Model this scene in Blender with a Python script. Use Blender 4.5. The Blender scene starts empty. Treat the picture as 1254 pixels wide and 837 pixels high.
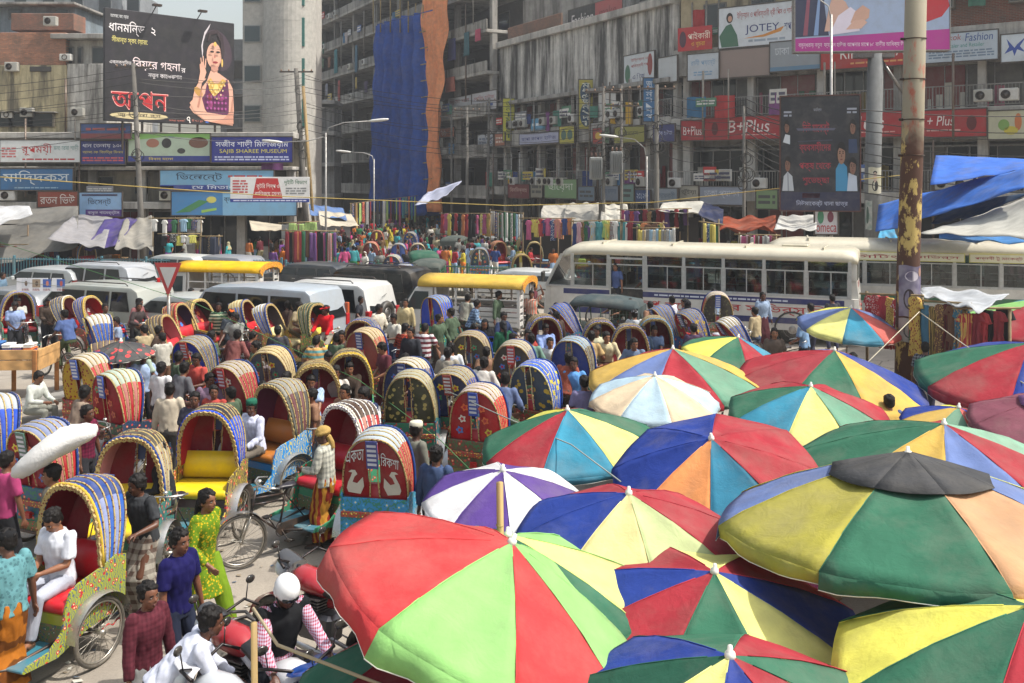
import bpy,math,random
import numpy as np
from math import sin,cos,pi,radians,atan2,sqrt,hypot,tan
from mathutils import Vector,Matrix,noise
from mathutils.geometry import tessellate_polygon
random.seed(7)
TMP=bpy.data.scenes.new('workbench')
def baked(o):
 TMP.collection.objects.link(o);vl=TMP.view_layers[0];vl.update();me=bpy.data.meshes.new_from_object(o.evaluated_get(vl.depsgraph));TMP.collection.objects.unlink(o);return me
S=bpy.context.scene
C=S.collection
# ---------------------------------------------------------------- camera
F=1150.0;CX=627.0;HZ=218.0;H=5.1
cam=bpy.data.objects.new('camera',bpy.data.cameras.new('camera'))
C.objects.link(cam);S.camera=cam
cam.location=(0,0,H);cam.rotation_euler=(radians(90),0,0)
cam.data.sensor_width=36;cam.data.lens=36*F/1254
cam.data.shift_y=-(418.5-HZ)/1254
cam.data.clip_end=3000;cam.data.clip_start=0.1
# ---------------------------------------------------------------- world, sun, exposure
SUN_EL=radians(56);SUN_DIR=Vector((1.0,-0.14,0)).normalized()
SUN_VEC=Vector((SUN_DIR.x*cos(SUN_EL),SUN_DIR.y*cos(SUN_EL),sin(SUN_EL)))
w=bpy.data.worlds.new('World');S.world=w;w.use_nodes=True
nt=w.node_tree
sky=nt.nodes.new('ShaderNodeTexSky');sky.sky_type='NISHITA';sky.sun_disc=False
sky.sun_elevation=SUN_EL;sky.sun_rotation=atan2(SUN_DIR.x,SUN_DIR.y)
sky.air_density=1.6;sky.dust_density=4.0;sky.ozone_density=1.0
hs=nt.nodes.new('ShaderNodeHueSaturation');hs.inputs['Saturation'].default_value=0.55
nt.links.new(sky.outputs[0],hs.inputs['Color'])
bg=nt.nodes['Background'];bg.inputs[1].default_value=0.15
nt.links.new(hs.outputs[0],bg.inputs[0])
sl=bpy.data.lights.new('sun','SUN');sl.energy=3.7;sl.angle=radians(0.8);sl.color=(1,0.955,0.88)
so=bpy.data.objects.new('sun',sl);C.objects.link(so)
so.rotation_euler=(-SUN_VEC).to_track_quat('-Z','Y').to_euler();so.location=(0,0,60)
S.view_settings.view_transform='Standard';S.view_settings.look='None'
S.view_settings.exposure=0.50;S.view_settings.gamma=1
S.cycles.max_bounces=5;S.cycles.transparent_max_bounces=12;S.cycles.volume_bounces=0
S.cycles.diffuse_bounces=3;S.cycles.glossy_bounces=2;S.cycles.transmission_bounces=3
S.cycles.sample_clamp_indirect=6;S.cycles.caustics_reflective=False;S.cycles.caustics_refractive=False
# ---------------------------------------------------------------- placing by photo coordinates (real points on the ground / on planes)
def gp(px,py,z=0.0):
 Y=F*(H-z)/(py-HZ);return Vector(((px-CX)*Y/F,Y,z))
def atY(px,py,Y):
 return Vector(((px-CX)*Y/F,Y,H-(py-HZ)*Y/F))
 # ---------------------------------------------------------------- materials
def lin(h):
 if not isinstance(h,str):return tuple(h)
 h=h.lstrip('#');v=[int(h[i:i+2],16)/255 for i in(0,2,4)]
 return tuple(c/12.92 if c<=0.04045 else((c+0.055)/1.055)**2.4 for c in v)
class NT:
 def __init__(s,name):
  s.m=bpy.data.materials.new(name);s.m.use_nodes=True;s.t=s.m.node_tree
  s.b=s.t.nodes['Principled BSDF'];s.co=s.t.nodes.new('ShaderNodeTexCoord')
 def n(s,k,**kw):
  x=s.t.nodes.new('ShaderNode'+k)
  for a,v in kw.items():setattr(x,a,v)
  return x
 def l(s,a,b):s.t.links.new(a,b)
 def val(s,sock,v):
  if hasattr(v,'links')or isinstance(v,bpy.types.NodeSocket):s.l(v,sock)
  else:
   try:sock.default_value=v
   except Exception:sock.default_value=tuple(v)+(1,)
 def noise(s,scale,detail=3,rough=0.55,vec=None,dist=0):
  x=s.n('TexNoise');x.inputs['Scale'].default_value=scale;x.inputs['Detail'].default_value=detail
  x.inputs['Roughness'].default_value=rough;x.inputs['Distortion'].default_value=dist
  s.l(vec or s.co.outputs['Object'],x.inputs['Vector']);return x.outputs['Fac']
 def ramp(s,fac,a,b,lo=0.0,hi=1.0,const=False):
  r=s.n('ValToRGB');e=r.color_ramp.elements
  if const:r.color_ramp.interpolation='CONSTANT'
  e[0].position=lo;e[1].position=hi
  e[0].color=tuple(a)[:3]+(1,)if not isinstance(a,(int,float))else(a,a,a,1)
  e[1].color=tuple(b)[:3]+(1,)if not isinstance(b,(int,float))else(b,b,b,1)
  s.l(fac,r.inputs[0]);return r.outputs[0]
 def mix(s,fac,a,b,mode='MIX'):
  x=s.n('Mix',data_type='RGBA',blend_type=mode)
  s.val(x.inputs[0],fac);s.val(x.inputs[6],a);s.val(x.inputs[7],b);return x.outputs[2]
 def math(s,op,a,b=0.0):
  x=s.n('Math',operation=op);s.val(x.inputs[0],a);s.val(x.inputs[1],b);return x.outputs[0]
 def map(s,scale,src='Object',rot=(0,0,0)):
  x=s.n('Mapping');x.inputs['Scale'].default_value=scale;x.inputs['Rotation'].default_value=rot
  s.l(s.co.outputs[src],x.inputs['Vector']);return x.outputs[0]
 def bump(s,h,strength=0.3,dist=0.01):
  x=s.n('Bump');x.inputs['Strength'].default_value=strength;x.inputs['Distance'].default_value=dist
  s.l(h,x.inputs['Height']);s.l(x.outputs[0],s.b.inputs['Normal'])
 def sep(s,vec):
  x=s.n('SeparateXYZ');s.l(vec,x.inputs[0]);return x.outputs
def c4(c):return tuple(c)[:3]+(1,)
def mul(c,k):return tuple(min(1,x*k)for x in c[:3])
_mats={}
def M(kind,col='#808080',col2=None,**k):
 key=(kind,str(col),str(col2),tuple(sorted(k.items())))
 if key in _mats:return _mats[key]
 a=lin(col);b=lin(col2)if col2 else a
 N=NT('%s_%s'%(kind,str(col).lstrip('#')));P=N.b.inputs
 if kind in('cloth','shirt','canvas'):
  base=c4(a)
  pat=k.get('pat')
  if pat:
   sc=k.get('sc',12.0);xyz=N.sep(N.map((1,1,1)))
   if pat=='hstripe':f=N.math('GREATER_THAN',N.math('FRACT',N.math('MULTIPLY',xyz[2],sc)),0.5)
   elif pat=='vstripe':f=N.math('GREATER_THAN',N.math('FRACT',N.math('MULTIPLY',N.math('ADD',xyz[1],N.math('MULTIPLY',xyz[0],0.5)),sc)),0.6)
   elif pat=='check':
    f1=N.math('GREATER_THAN',N.math('FRACT',N.math('MULTIPLY',xyz[2],sc)),0.55)
    f2=N.math('GREATER_THAN',N.math('FRACT',N.math('MULTIPLY',N.math('ADD',xyz[1],N.math('MULTIPLY',xyz[0],0.6)),sc)),0.55)
    f=N.math('MULTIPLY',N.math('ADD',f1,f2),0.5)
   elif pat=='floral':
    v=N.n('TexVoronoi');v.inputs['Scale'].default_value=sc;N.l(N.co.outputs['Object'],v.inputs['Vector'])
    f=N.math('LESS_THAN',v.outputs['Distance'],0.36)
   elif pat=='wave':
    v=N.n('TexWave');v.inputs['Scale'].default_value=sc;v.inputs['Distortion'].default_value=9;v.inputs['Detail'].default_value=2
    N.l(N.co.outputs['Object'],v.inputs['Vector']);f=N.ramp(v.outputs['Fac'],0,1,0.45,0.6)
   base=N.mix(f,c4(a),c4(b))
  nz=N.noise(3.0 if kind!='shirt' else 9.0,4)
  d=N.ramp(nz,0.80,1.08,0.3,0.7)
  base=N.mix(1.0,base,d,'MULTIPLY')
  if kind=='canvas':
   g=N.ramp(N.noise(1.3,6,0.65),0,1,0.45,0.85)
   base=N.mix(N.math('MULTIPLY',g,k.get('dirt',0.45)),base,c4(lin('#8f877a')))
  N.val(P['Base Color'],base);P['Roughness'].default_value=0.85;P['Specular IOR Level'].default_value=0.2
  fine=N.noise(k.get('fine',28.0),3,0.6)
  if kind=='canvas':fine=N.math('ADD',fine,N.math('MULTIPLY',N.noise(4.5,5,0.6,dist=1.2),2.2))
  N.bump(fine,0.35,0.006 if kind!='canvas' else 0.016)
  tr=k.get('tr',0)
  if tr:
   t=N.n('BsdfTranslucent');N.val(t.inputs[0],base);ms=N.n('MixShader');ms.inputs[0].default_value=tr
   N.l(N.b.outputs[0],ms.inputs[1]);N.l(t.outputs[0],ms.inputs[2]);N.l(ms.outputs[0],N.t.nodes['Material Output'].inputs[0])
 elif kind=='skin':
  nz=N.noise(7,3);N.val(P['Base Color'],N.mix(nz,c4(mul(a,0.85)),c4(mul(a,1.12))))
  P['Roughness'].default_value=0.48;P['Subsurface Weight'].default_value=0.0
  N.bump(N.noise(60,2),0.15,0.003)
 elif kind=='hair':
  nz=N.noise(1,2,vec=N.map((60,60,8)));N.val(P['Base Color'],N.mix(nz,c4(mul(a,0.6)),c4(mul(a,1.6))))
  P['Roughness'].default_value=0.62;P['Specular IOR Level'].default_value=.25;N.bump(nz,0.8,0.008)
 elif kind=='paint':
  g=N.ramp(N.noise(2.2,6,0.65),0,1,0.42,0.8)
  N.val(P['Base Color'],N.mix(N.math('MULTIPLY',g,k.get('dirt',0.35)),c4(a),c4(lin('#8c8375'))))
  N.val(P['Roughness'],N.math('ADD',k.get('r',0.28),N.math('MULTIPLY',g,0.3)))
  P['Metallic'].default_value=k.get('met',0.0);P['Coat Weight'].default_value=k.get('coat',0.2)
  N.bump(N.noise(4,2),0.05,0.02)
 elif kind=='metal':
  g=N.ramp(N.noise(9,5,0.7),0,1,0.4,0.75)
  N.val(P['Base Color'],N.mix(N.math('MULTIPLY',g,k.get('dirt',0.5)),c4(a),c4(lin(k.get('rust','#6b4a34')))))
  P['Metallic'].default_value=k.get('met',0.85);N.val(P['Roughness'],N.math('ADD',k.get('r',0.3),N.math('MULTIPLY',g,0.35)))
 elif kind=='glass':
  P['Base Color'].default_value=c4(a);P['Roughness'].default_value=0.06;P['Specular IOR Level'].default_value=0.6
  N.val(P['Roughness'],N.ramp(N.noise(3,4),0.04,0.22,0.4,0.8))
 elif kind=='clear':
  t=N.n('BsdfTransparent');t.inputs[0].default_value=(0.62,0.68,0.68,1);gl=N.n('BsdfGlossy');gl.inputs['Roughness'].default_value=0.05
  f=N.n('Fresnel');f.inputs[0].default_value=1.6;ms=N.n('MixShader');N.l(f.outputs[0],ms.inputs[0])
  N.l(t.outputs[0],ms.inputs[1]);N.l(gl.outputs[0],ms.inputs[2]);N.l(ms.outputs[0],N.t.nodes['Material Output'].inputs[0])
 elif kind=='concrete':
  base=N.mix(N.ramp(N.noise(0.35,5,0.6),0,1,0.35,0.7),c4(a),c4(b))
  st=N.ramp(N.noise(1.0,6,0.7,vec=N.map((0.9,0.9,0.09))),0,1,k.get('lo',0.46),k.get('hi',0.62))
  base=N.mix(N.math('MULTIPLY',st,k.get('st',0.7)),base,c4(lin(k.get('soot','#3a3733'))))
  bl=N.ramp(N.noise(2.5,6,0.7),0.78,1.12,0.3,0.7)
  base=N.mix(1.0,base,bl,'MULTIPLY')
  N.val(P['Base Color'],base);P['Roughness'].default_value=0.9;N.bump(N.noise(6,6,0.7),0.4,0.03)
 elif kind=='brick':
  br=N.n('TexBrick');br.inputs['Scale'].default_value=k.get('sc',1.0)
  br.inputs['Brick Width'].default_value=0.26;br.inputs['Row Height'].default_value=0.085;br.inputs['Mortar Size'].default_value=0.012
  br.inputs['Color1'].default_value=c4(a);br.inputs['Color2'].default_value=c4(mul(a,0.65));br.inputs['Mortar'].default_value=c4(lin('#7d7468'))
  mp=N.map((1,1,1),rot=(radians(90),0,0));N.l(mp,br.inputs['Vector'])
  base=N.mix(N.math('MULTIPLY',N.ramp(N.noise(0.7,6,0.7),0,1,0.42,0.66),0.75),br.outputs['Color'],c4(lin('#5c5248')))
  N.val(P['Base Color'],base);P['Roughness'].default_value=0.9;N.bump(br.outputs['Fac'],-0.4,0.01)
 elif kind=='wood':
  v=N.n('TexWave');v.inputs['Scale'].default_value=k.get('sc',6);v.inputs['Distortion'].default_value=4;v.inputs['Detail'].default_value=3
  N.l(N.map(k.get('ax',(0.15,1,1))),v.inputs['Vector'])
  base=N.mix(v.outputs['Fac'],c4(mul(a,0.75)),c4(mul(a,1.15)))
  base=N.mix(N.math('MULTIPLY',N.ramp(N.noise(3,5,0.7),0,1,0.45,0.8),0.4),base,c4(lin('#5c4f42')))
  N.val(P['Base Color'],base);P['Roughness'].default_value=0.7;N.bump(v.outputs['Fac'],0.2,0.004)
 elif kind=='vinyl':
  g=N.ramp(N.noise(1.6,6,0.7),0,1,0.45,0.8)
  base=c4(a)
  if col2:base=N.mix(N.ramp(N.noise(k.get('sc',0.9),2),0,1,0.42,0.6),c4(a),c4(b))
  N.val(P['Base Color'],N.mix(N.math('MULTIPLY',g,k.get('dirt',0.35)),base,c4(lin('#7b766c'))))
  P['Roughness'].default_value=0.55
 elif kind=='art':
  v=N.n('TexVoronoi');v.inputs['Scale'].default_value=k.get('sc',9.0)*1.5;N.l(N.co.outputs['Object'],v.inputs['Vector'])
  f1=N.math('LESS_THAN',v.outputs['Distance'],0.30);f2=N.math('LESS_THAN',v.outputs['Distance'],0.14)
  wv=N.n('TexWave');wv.inputs['Scale'].default_value=k.get('sc',9.0)*1.1;wv.inputs['Distortion'].default_value=16;wv.inputs['Detail'].default_value=2
  N.l(N.co.outputs['Object'],wv.inputs['Vector'])
  f3=N.ramp(wv.outputs['Fac'],0,.8,0.70,0.8)
  base=N.mix(f3,c4(a),c4(lin(k.get('c3','#2f7a4a'))))
  base=N.mix(f1,base,c4(b));base=N.mix(f2,base,c4(lin(k.get('c4','#e8d9a0'))))
  g=N.ramp(N.noise(3,5,0.7),0,1,0.5,0.85);base=N.mix(N.math('MULTIPLY',g,0.45),base,c4(lin('#6e665a')))
  N.val(P['Base Color'],base);P['Roughness'].default_value=0.5
 elif kind=='lamp':
  P['Base Color'].default_value=c4(a);P['Emission Color'].default_value=c4(a);P['Emission Strength'].default_value=k.get('e',3.0)
 else:
  g=N.ramp(N.noise(5,5,0.7),0,1,0.42,0.8)
  N.val(P['Base Color'],N.mix(N.math('MULTIPLY',g,k.get('dirt',0.3)),c4(a),c4(lin('#857c6e'))))
  P['Roughness'].default_value=k.get('r',0.5);N.bump(N.noise(20,3),0.12,0.004)
 _mats[key]=N.m
 return N.m
 # ---------------------------------------------------------------- mesh collector
def rotz(a):return Matrix.Rotation(a,4,'Z')
def T(x,y=0,z=0):
 return Matrix.Translation(x if isinstance(x,Vector)else(x,y,z))
class MB:
 def __init__(s):s.v=[];s.f=[];s.m=[];s.sm=[];s.X=None;s.k=0
 def add(s,vs,fs,k=None,smooth=False):
  o=len(s.v);X=s.X
  s.v.extend([tuple(X@Vector(p))for p in vs]if X is not None else[tuple(p)for p in vs])
  k=s.k if k is None else k
  for f in fs:s.f.append(tuple(i+o for i in f));s.m.append(k);s.sm.append(smooth)
  return s
 def box(s,x0,y0,z0,x1,y1,z1,k=None):
  v=[(x0,y0,z0),(x1,y0,z0),(x1,y1,z0),(x0,y1,z0),(x0,y0,z1),(x1,y0,z1),(x1,y1,z1),(x0,y1,z1)]
  return s.add(v,[(0,3,2,1),(4,5,6,7),(0,1,5,4),(1,2,6,5),(2,3,7,6),(3,0,4,7)],k)
 def bev(s,x0,y0,z0,x1,y1,z1,b=0.02,k=None):
  xs=(x0,x0+b,x1-b,x1);ys=(y0,y0+b,y1-b,y1);zs=(z0,z0+b,z1-b,z1)
  rings=[]
  for z,i in((z0,1),(z0+b,0),(z1-b,0),(z1,1)):
   a,c=(xs[1],xs[2])if i else(x0,x1);d,e=(ys[1],ys[2])if i else(y0,y1)
   bb=b if not i else b*0.4
   rings.append([(a+bb,d,z),(c-bb,d,z),(c,d+bb,z),(c,e-bb,z),(c-bb,e,z),(a+bb,e,z),(a,e-bb,z),(a,d+bb,z)])
  return s.loft(rings,k=k,cap=True,smooth=False)
 def loft(s,rings,k=None,cap=True,closed=True,smooth=True):
  n=len(rings[0]);vs=[p for r in rings for p in r];fs=[]
  for i in range(len(rings)-1):
   for j in range(n if closed else n-1):
    a=i*n+j;b=i*n+(j+1)%n
    fs.append((a,b,b+n,a+n))
  if cap and closed:fs.append(tuple(range(n-1,-1,-1)));fs.append(tuple(range((len(rings)-1)*n,len(rings)*n)))
  return s.add(vs,fs,k,smooth)
 def tube(s,pts,r,n=6,k=None,cap=True,smooth=True):
  pts=[Vector(p)for p in pts];rr=r if isinstance(r,(list,tuple))else[r]*len(pts)
  rings=[];up=None
  for i,p in enumerate(pts):
   d=(pts[min(i+1,len(pts)-1)]-pts[max(i-1,0)])
   if d.length<1e-9:d=Vector((0,0,1))
   d.normalize()
   if up is None:up=d.orthogonal().normalized()
   up=(up-d*up.dot(d))
   if up.length<1e-6:up=d.orthogonal()
   up.normalize();q=d.cross(up)
   rings.append([tuple(p+(up*cos(2*pi*j/n)+q*sin(2*pi*j/n))*rr[i])for j in range(n)])
  return s.loft(rings,k,cap,True,smooth)
 def ring(s,c,axis,R,r,n=24,m=6,k=None,a0=0,a1=2*pi):
  axis=Vector(axis).normalized();u=axis.orthogonal().normalized();w_=axis.cross(u);c=Vector(c)
  full=abs(a1-a0-2*pi)<1e-6;vs=[];fs=[];N=n if full else n+1
  for i in range(N):
   t=a0+(a1-a0)*i/n;d=u*cos(t)+w_*sin(t)
   for j in range(m):q=2*pi*j/m;vs.append(tuple(c+d*(R+r*cos(q))+axis*r*sin(q)))
  for i in range(n):
   for j in range(m):
    a=i*m+j;b=i*m+(j+1)%m;e=((i+1)%N)*m
    fs.append((a,e+j,e+(j+1)%m,b))
  return s.add(vs,fs,k,True)
 def ball(s,c,r,n=10,m=8,k=None,smooth=True):
  rx,ry,rz=r if isinstance(r,(tuple,list))else(r,r,r);rings=[]
  for i in range(m+1):
   t=-pi/2+pi*i/m;q=max(cos(t),0.02)
   rings.append([(c[0]+rx*q*cos(2*pi*j/n),c[1]+ry*q*sin(2*pi*j/n),c[2]+rz*sin(t))for j in range(n)])
  return s.loft(rings,k,True,True,smooth)
 def prism(s,poly,axis,a,b,k=None):
  def P(u,v,t):return{'x':(t,u,v),'y':(u,t,v),'z':(u,v,t)}[axis]
  n=len(poly)
  return s.loft([[P(u,v,a)for u,v in poly],[P(u,v,b)for u,v in poly]],k,True,True,False)
 def quad(s,a,b,c,d,k=None):return s.add([a,b,c,d],[(0,1,2,3)],k)
 def sheet(s,fn,nu,nv,k=None,smooth=True):
  vs=[tuple(fn(i/nu,j/nv))for j in range(nv+1)for i in range(nu+1)]
  fs=[(j*(nu+1)+i,j*(nu+1)+i+1,(j+1)*(nu+1)+i+1,(j+1)*(nu+1)+i)for j in range(nv)for i in range(nu)]
  return s.add(vs,fs,k,smooth)
 def mesh(s,name,mats):
  me=bpy.data.meshes.new(name);me.from_pydata(s.v,[],s.f)
  for m in(mats if isinstance(mats,(list,tuple))else[mats]):me.materials.append(m)
  me.polygons.foreach_set('material_index',s.m);me.polygons.foreach_set('use_smooth',s.sm)
  me.update();return me
 def build(s,name,mats,parent=None,**k):return link(name,s.mesh(name,mats),parent,**k)
def link(name,me,parent=None,loc=None,rz=None,mats=None):
 o=bpy.data.objects.new(name,me);C.objects.link(o)
 if parent is not None:o.parent=parent
 if loc is not None:o.location=loc
 if rz is not None:o.rotation_euler=(0,0,rz)
 if mats:
  for i,m in enumerate(mats):
   if m is not None:o.material_slots[i].link='OBJECT';o.material_slots[i].material=m
 return o
def tag(o,label=None,cat=None,group=None,kind=None):
 if label:o['label']=label
 if cat:o['category']=cat
 if group:o['group']=group
 if kind:o['kind']=kind
 return o
def thing(name,label,cat,loc=(0,0,0),rz=0,group=None,kind=None):
 o=bpy.data.objects.new(name,None);C.objects.link(o);o.location=loc;o.rotation_euler=(0,0,rz)
 o.empty_display_size=0.2
 return tag(o,label,cat,group,kind)
def solid(me_obj,t):
 m=me_obj.modifiers.new('thickness','SOLIDIFY');m.thickness=t;m.offset=0;return me_obj
 # ---------------------------------------------------------------- lettering (real glyph outlines, Bengali typed in visual order)
_tc={}
def glyphs(s,bold=0.0):
 key=(s,bold)
 if key in _tc:return _tc[key]
 cu=bpy.data.curves.new('lettering','FONT');cu.body=s;cu.offset=bold;cu.fill_mode='NONE';cu.resolution_u=3
 o=bpy.data.objects.new('lettering',cu);me=baked(o)
 nb={}
 for e in me.edges:
  a,b=e.vertices;nb.setdefault(a,[]).append(b);nb.setdefault(b,[]).append(a)
 co=[v.co.copy()for v in me.vertices];seen=set();loops=[]
 for st in nb:
  if st in seen:continue
  lp=[st];seen.add(st);cur=st
  while True:
   nx=[q for q in nb[cur]if q not in seen]
   if not nx:break
   cur=nx[0];seen.add(cur);lp.append(cur)
  if len(lp)>2:loops.append([Vector((co[i].x,co[i].y,0))for i in lp])
 bpy.data.objects.remove(o);bpy.data.curves.remove(cu);bpy.data.meshes.remove(me)
 def inside(p,L):
  r=False;j=len(L)-1
  for i in range(len(L)):
   if(L[i].y>p.y)!=(L[j].y>p.y)and p.x<(L[j].x-L[i].x)*(p.y-L[i].y)/(L[j].y-L[i].y)+L[i].x:r=not r
   j=i
  return r
 def area(L):return sum(L[i-1].x*L[i].y-L[i].x*L[i-1].y for i in range(len(L)))/2
 ar=[area(L)for L in loops]
 vs=[];fs=[]
 if loops:
  sg=max(ar,key=abs);sg=1 if sg>0 else-1
  outs=[i for i in range(len(loops))if ar[i]*sg>0];holes=[i for i in range(len(loops))if ar[i]*sg<=0]
  own={i:[]for i in outs}
  for h in holes:
   cand=[i for i in outs if inside(loops[h][0],loops[i])]
   if cand:own[min(cand,key=lambda i:abs(ar[i]))].append(h)
  for n_,i in enumerate(outs):
   grp=[loops[i]]+[loops[h]for h in own[i]];flat=[p for L in grp for p in L]
   o0=len(vs);vs+=[(p.x,p.y,0.4*(n_%3))for p in flat]
   for t in tessellate_polygon(grp):fs.append(tuple(o0+q for q in t))
 if not vs:vs=[(0,0,0),(1,0,0),(0,1,0)];fs=[(0,1,2)]
 xs=[v[0]for v in vs];ys=[v[1]for v in vs]
 _tc[key]=(vs,fs,min(xs),max(xs),min(ys),max(ys));return _tc[key]
def text_into(mb,s,x0,z0,x1,z1,y=-0.004,bold=0.0,k=None,shear=0.0,fit=True,curve=None):
 """lettering fitted in the box (x0,z0)-(x1,z1) of a board whose face looks along -y"""
 vs,fs,a,b,c,d=glyphs(s,bold)
 sx=(x1-x0)/max(b-a,1e-6);sz=(z1-z0)/max(d-c,1e-6)
 out=[]
 for v in vs:
  u=(v[0]-a)*sx;q=(v[1]-c)*sz
  p=(x0+u+shear*q,y-v[2]*0.0015,z0+q)
  out.append(curve(p)if curve else p)
 fs=list(fs)
 # face -y: order so that normal looks to -y
 fs2=[]
 for f in fs:
  A,B,Q=(Vector(out[i])for i in f);nrm=(B-A).cross(Q-A)
  fs2.append(f if nrm.y<0 else f[::-1])
 return mb.add(out,fs2,k)
def tiny_print(mb,x0,z0,x1,z1,rows,y=-0.004,k=None,seed=0):
 """print too small to read in the photo: rows of dashes with ragged lengths"""
 r=random.Random(seed);hh=(z1-z0)/rows
 for i in range(rows):
  z=z0+hh*i;x=x0
  while x<x1-hh*0.4:
   wd=min(r.uniform(0.8,3.2)*hh,x1-x)
   mb.quad((x,y,z+hh*0.2),(x+wd,y,z+hh*0.2),(x+wd,y,z+hh*0.75),(x,y,z+hh*0.75),k);x+=wd+hh*0.4
   # ================================================================ THE SETTING
def ground_mat():
 N=NT('street_concrete');P=N.b.inputs
 a=N.mix(N.ramp(N.noise(0.12,6,0.6),0,1,0.35,0.65),c4(lin('#a0978a')),c4(lin('#8b8277')))
 a=N.mix(N.math('MULTIPLY',N.ramp(N.noise(0.9,8,0.7),0,1,0.45,0.75),0.55),a,c4(lin('#b3a897')))
 a=N.mix(N.math('MULTIPLY',N.ramp(N.noise(0.35,7,0.7,dist=1.5),0,1,0.55,0.72),0.6),a,c4(lin('#5f5850')))
 vo=N.n('TexVoronoi',feature='DISTANCE_TO_EDGE');vo.inputs['Scale'].default_value=.35;mv=N.n('VectorMath',operation='ADD');N.l(N.co.outputs['Object'],mv.inputs[0]);N.l(N.noise(1.5,4),mv.inputs[1]);N.l(mv.outputs[0],vo.inputs['Vector'])
 a=N.mix(N.ramp(vo.outputs['Distance'],.7,0.0,.003,.010),a,c4(lin('#4c463f')))
 a=N.mix(N.math('MULTIPLY',N.ramp(N.noise(1.7,3,.5),0,1,.66,.72),.7),a,c4(lin('#4f4a43')))
 spk=N.ramp(N.noise(38,3,0.8),0.8,1.12,0.3,0.75);a=N.mix(1.0,a,spk,'MULTIPLY')
 N.val(P['Base Color'],a);P['Roughness'].default_value=0.88;N.bump(N.noise(14,6,0.7),0.4,0.012)
 return N.m
m=MB();m.sheet(lambda u,v:(-700+1400*u,-60+1500*v,0),40,40)
tag(m.build('ground',ground_mat()),kind='structure')
CONC=M('concrete','#8b8780','#6e6a64');
class Plane:
 def __init__(s,ox,oy,rz,off=0.0):
  s.rz=rz;s.ex=Vector((cos(rz),sin(rz),0));s.ey=Vector((-sin(rz),cos(rz),0));s.o=Vector((ox,oy,0))-s.ey*off
 def out(s,d):return Plane(s.o.x,s.o.y,s.rz,d)
 def s_at(s,px):
  k=(px-CX)/F;return(s.o.x-k*s.o.y)/(k*s.ex.y-s.ex.x)
 def Y_at(s,px):return s.o.y+s.ex.y*s.s_at(px)
 def at(s,px,py):
  return s.s_at(px),H-(py-HZ)*s.Y_at(px)/F
 def w(s,x,z=0,d=0):p=s.o+s.ex*x-s.ey*d;return(p.x,p.y,z)
PA=Plane(10.15,57.5,atan2(-1,1.4));PB=Plane(10.15,57.5,atan2(-1,0.545));PL=Plane(-28,55,0.0)
def sign(plane,r,off,label,bg,lines,name='shop_sign',cat='sign',dirt=0.35,th=0.10,extra=None,rim='#55524e',bg2=None,group=None,tilt=0):
 """r = (px left, py top, px right, py bottom) measured at the middle of the board"""
 pl=plane.out(off);x0=pl.s_at(r[0]);x1=pl.s_at(r[2]);xm=(r[0]+r[2])/2
 z1=pl.at(xm,r[1])[1];z0=pl.at(xm,r[3])[1];W=x1-x0;Hh=z1-z0
 t=thing(name,label,cat,pl.w(x0,z0),pl.rz,group)
 m=MB();m.bev(0,0,0,W,th,Hh,min(0.02,th*0.3));m.build('board',M('vinyl',bg,bg2,dirt=dirt),t)
 if rim:
  m=MB();q=0.05
  for a in((-q,-q,W+q,0.0),(-q,Hh,W+q,Hh+q)):m.box(a[0],-0.02,a[1],a[2],th,a[3])
  for a in((-q,0,0,Hh),(W,0,W+q,Hh)):m.box(a[0],-0.018,a[1],a[2],th-0.002,a[3])
  m.build('frame',M('metal',rim,met=0.3),t)
 put_print(t,W,Hh,lines)
 if extra:extra(t,W,Hh)
 return t
def put_print(t,W,Hh,lines,y=-0.006,curve=None):
 for L in lines:
  txt,col,u0,v0,u1,v1=L[:6];o=L[6]if len(L)>6 else{}
  m=MB()
  if txt=='#rect':
   m.quad((u0*W,y+0.003,v0*Hh),(u1*W,y+0.003,v0*Hh),(u1*W,y+0.003,v1*Hh),(u0*W,y+0.003,v1*Hh));m.build(o.get('n','colour_band'),M('vinyl',col),t)
  elif txt=='#poly':
   m.add([(a*W,y+0.002-o.get('d',0),b*Hh)for a,b in o['p']],[tuple(range(len(o['p'])))]);m.build(o.get('n','printed_shape'),M('vinyl',col,dirt=o.get('dirt',.2)),t)
  elif txt=='#tiny':
   tiny_print(m,u0*W,v0*Hh,u1*W,v1*Hh,o.get('rows',2),y,seed=o.get('s',1));m.build('small_print',M('vinyl',col),t)
  else:
   if o.get('rot'):
    n=len(txt)
    for i,ch in enumerate(txt):text_into(m,ch,u0*W,(v1-(v1-v0)*(i+0.92)/n)*Hh,u1*W,(v1-(v1-v0)*(i+0.08)/n)*Hh,y,o.get('b',0.02))
   else:text_into(m,txt,u0*W,v0*Hh,u1*W,v1*Hh,y-o.get('d',0),o.get('b',0.02),shear=o.get('sh',0),curve=curve)
   m.build('lettering',M('vinyl',col,dirt=0.15),t)
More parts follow.
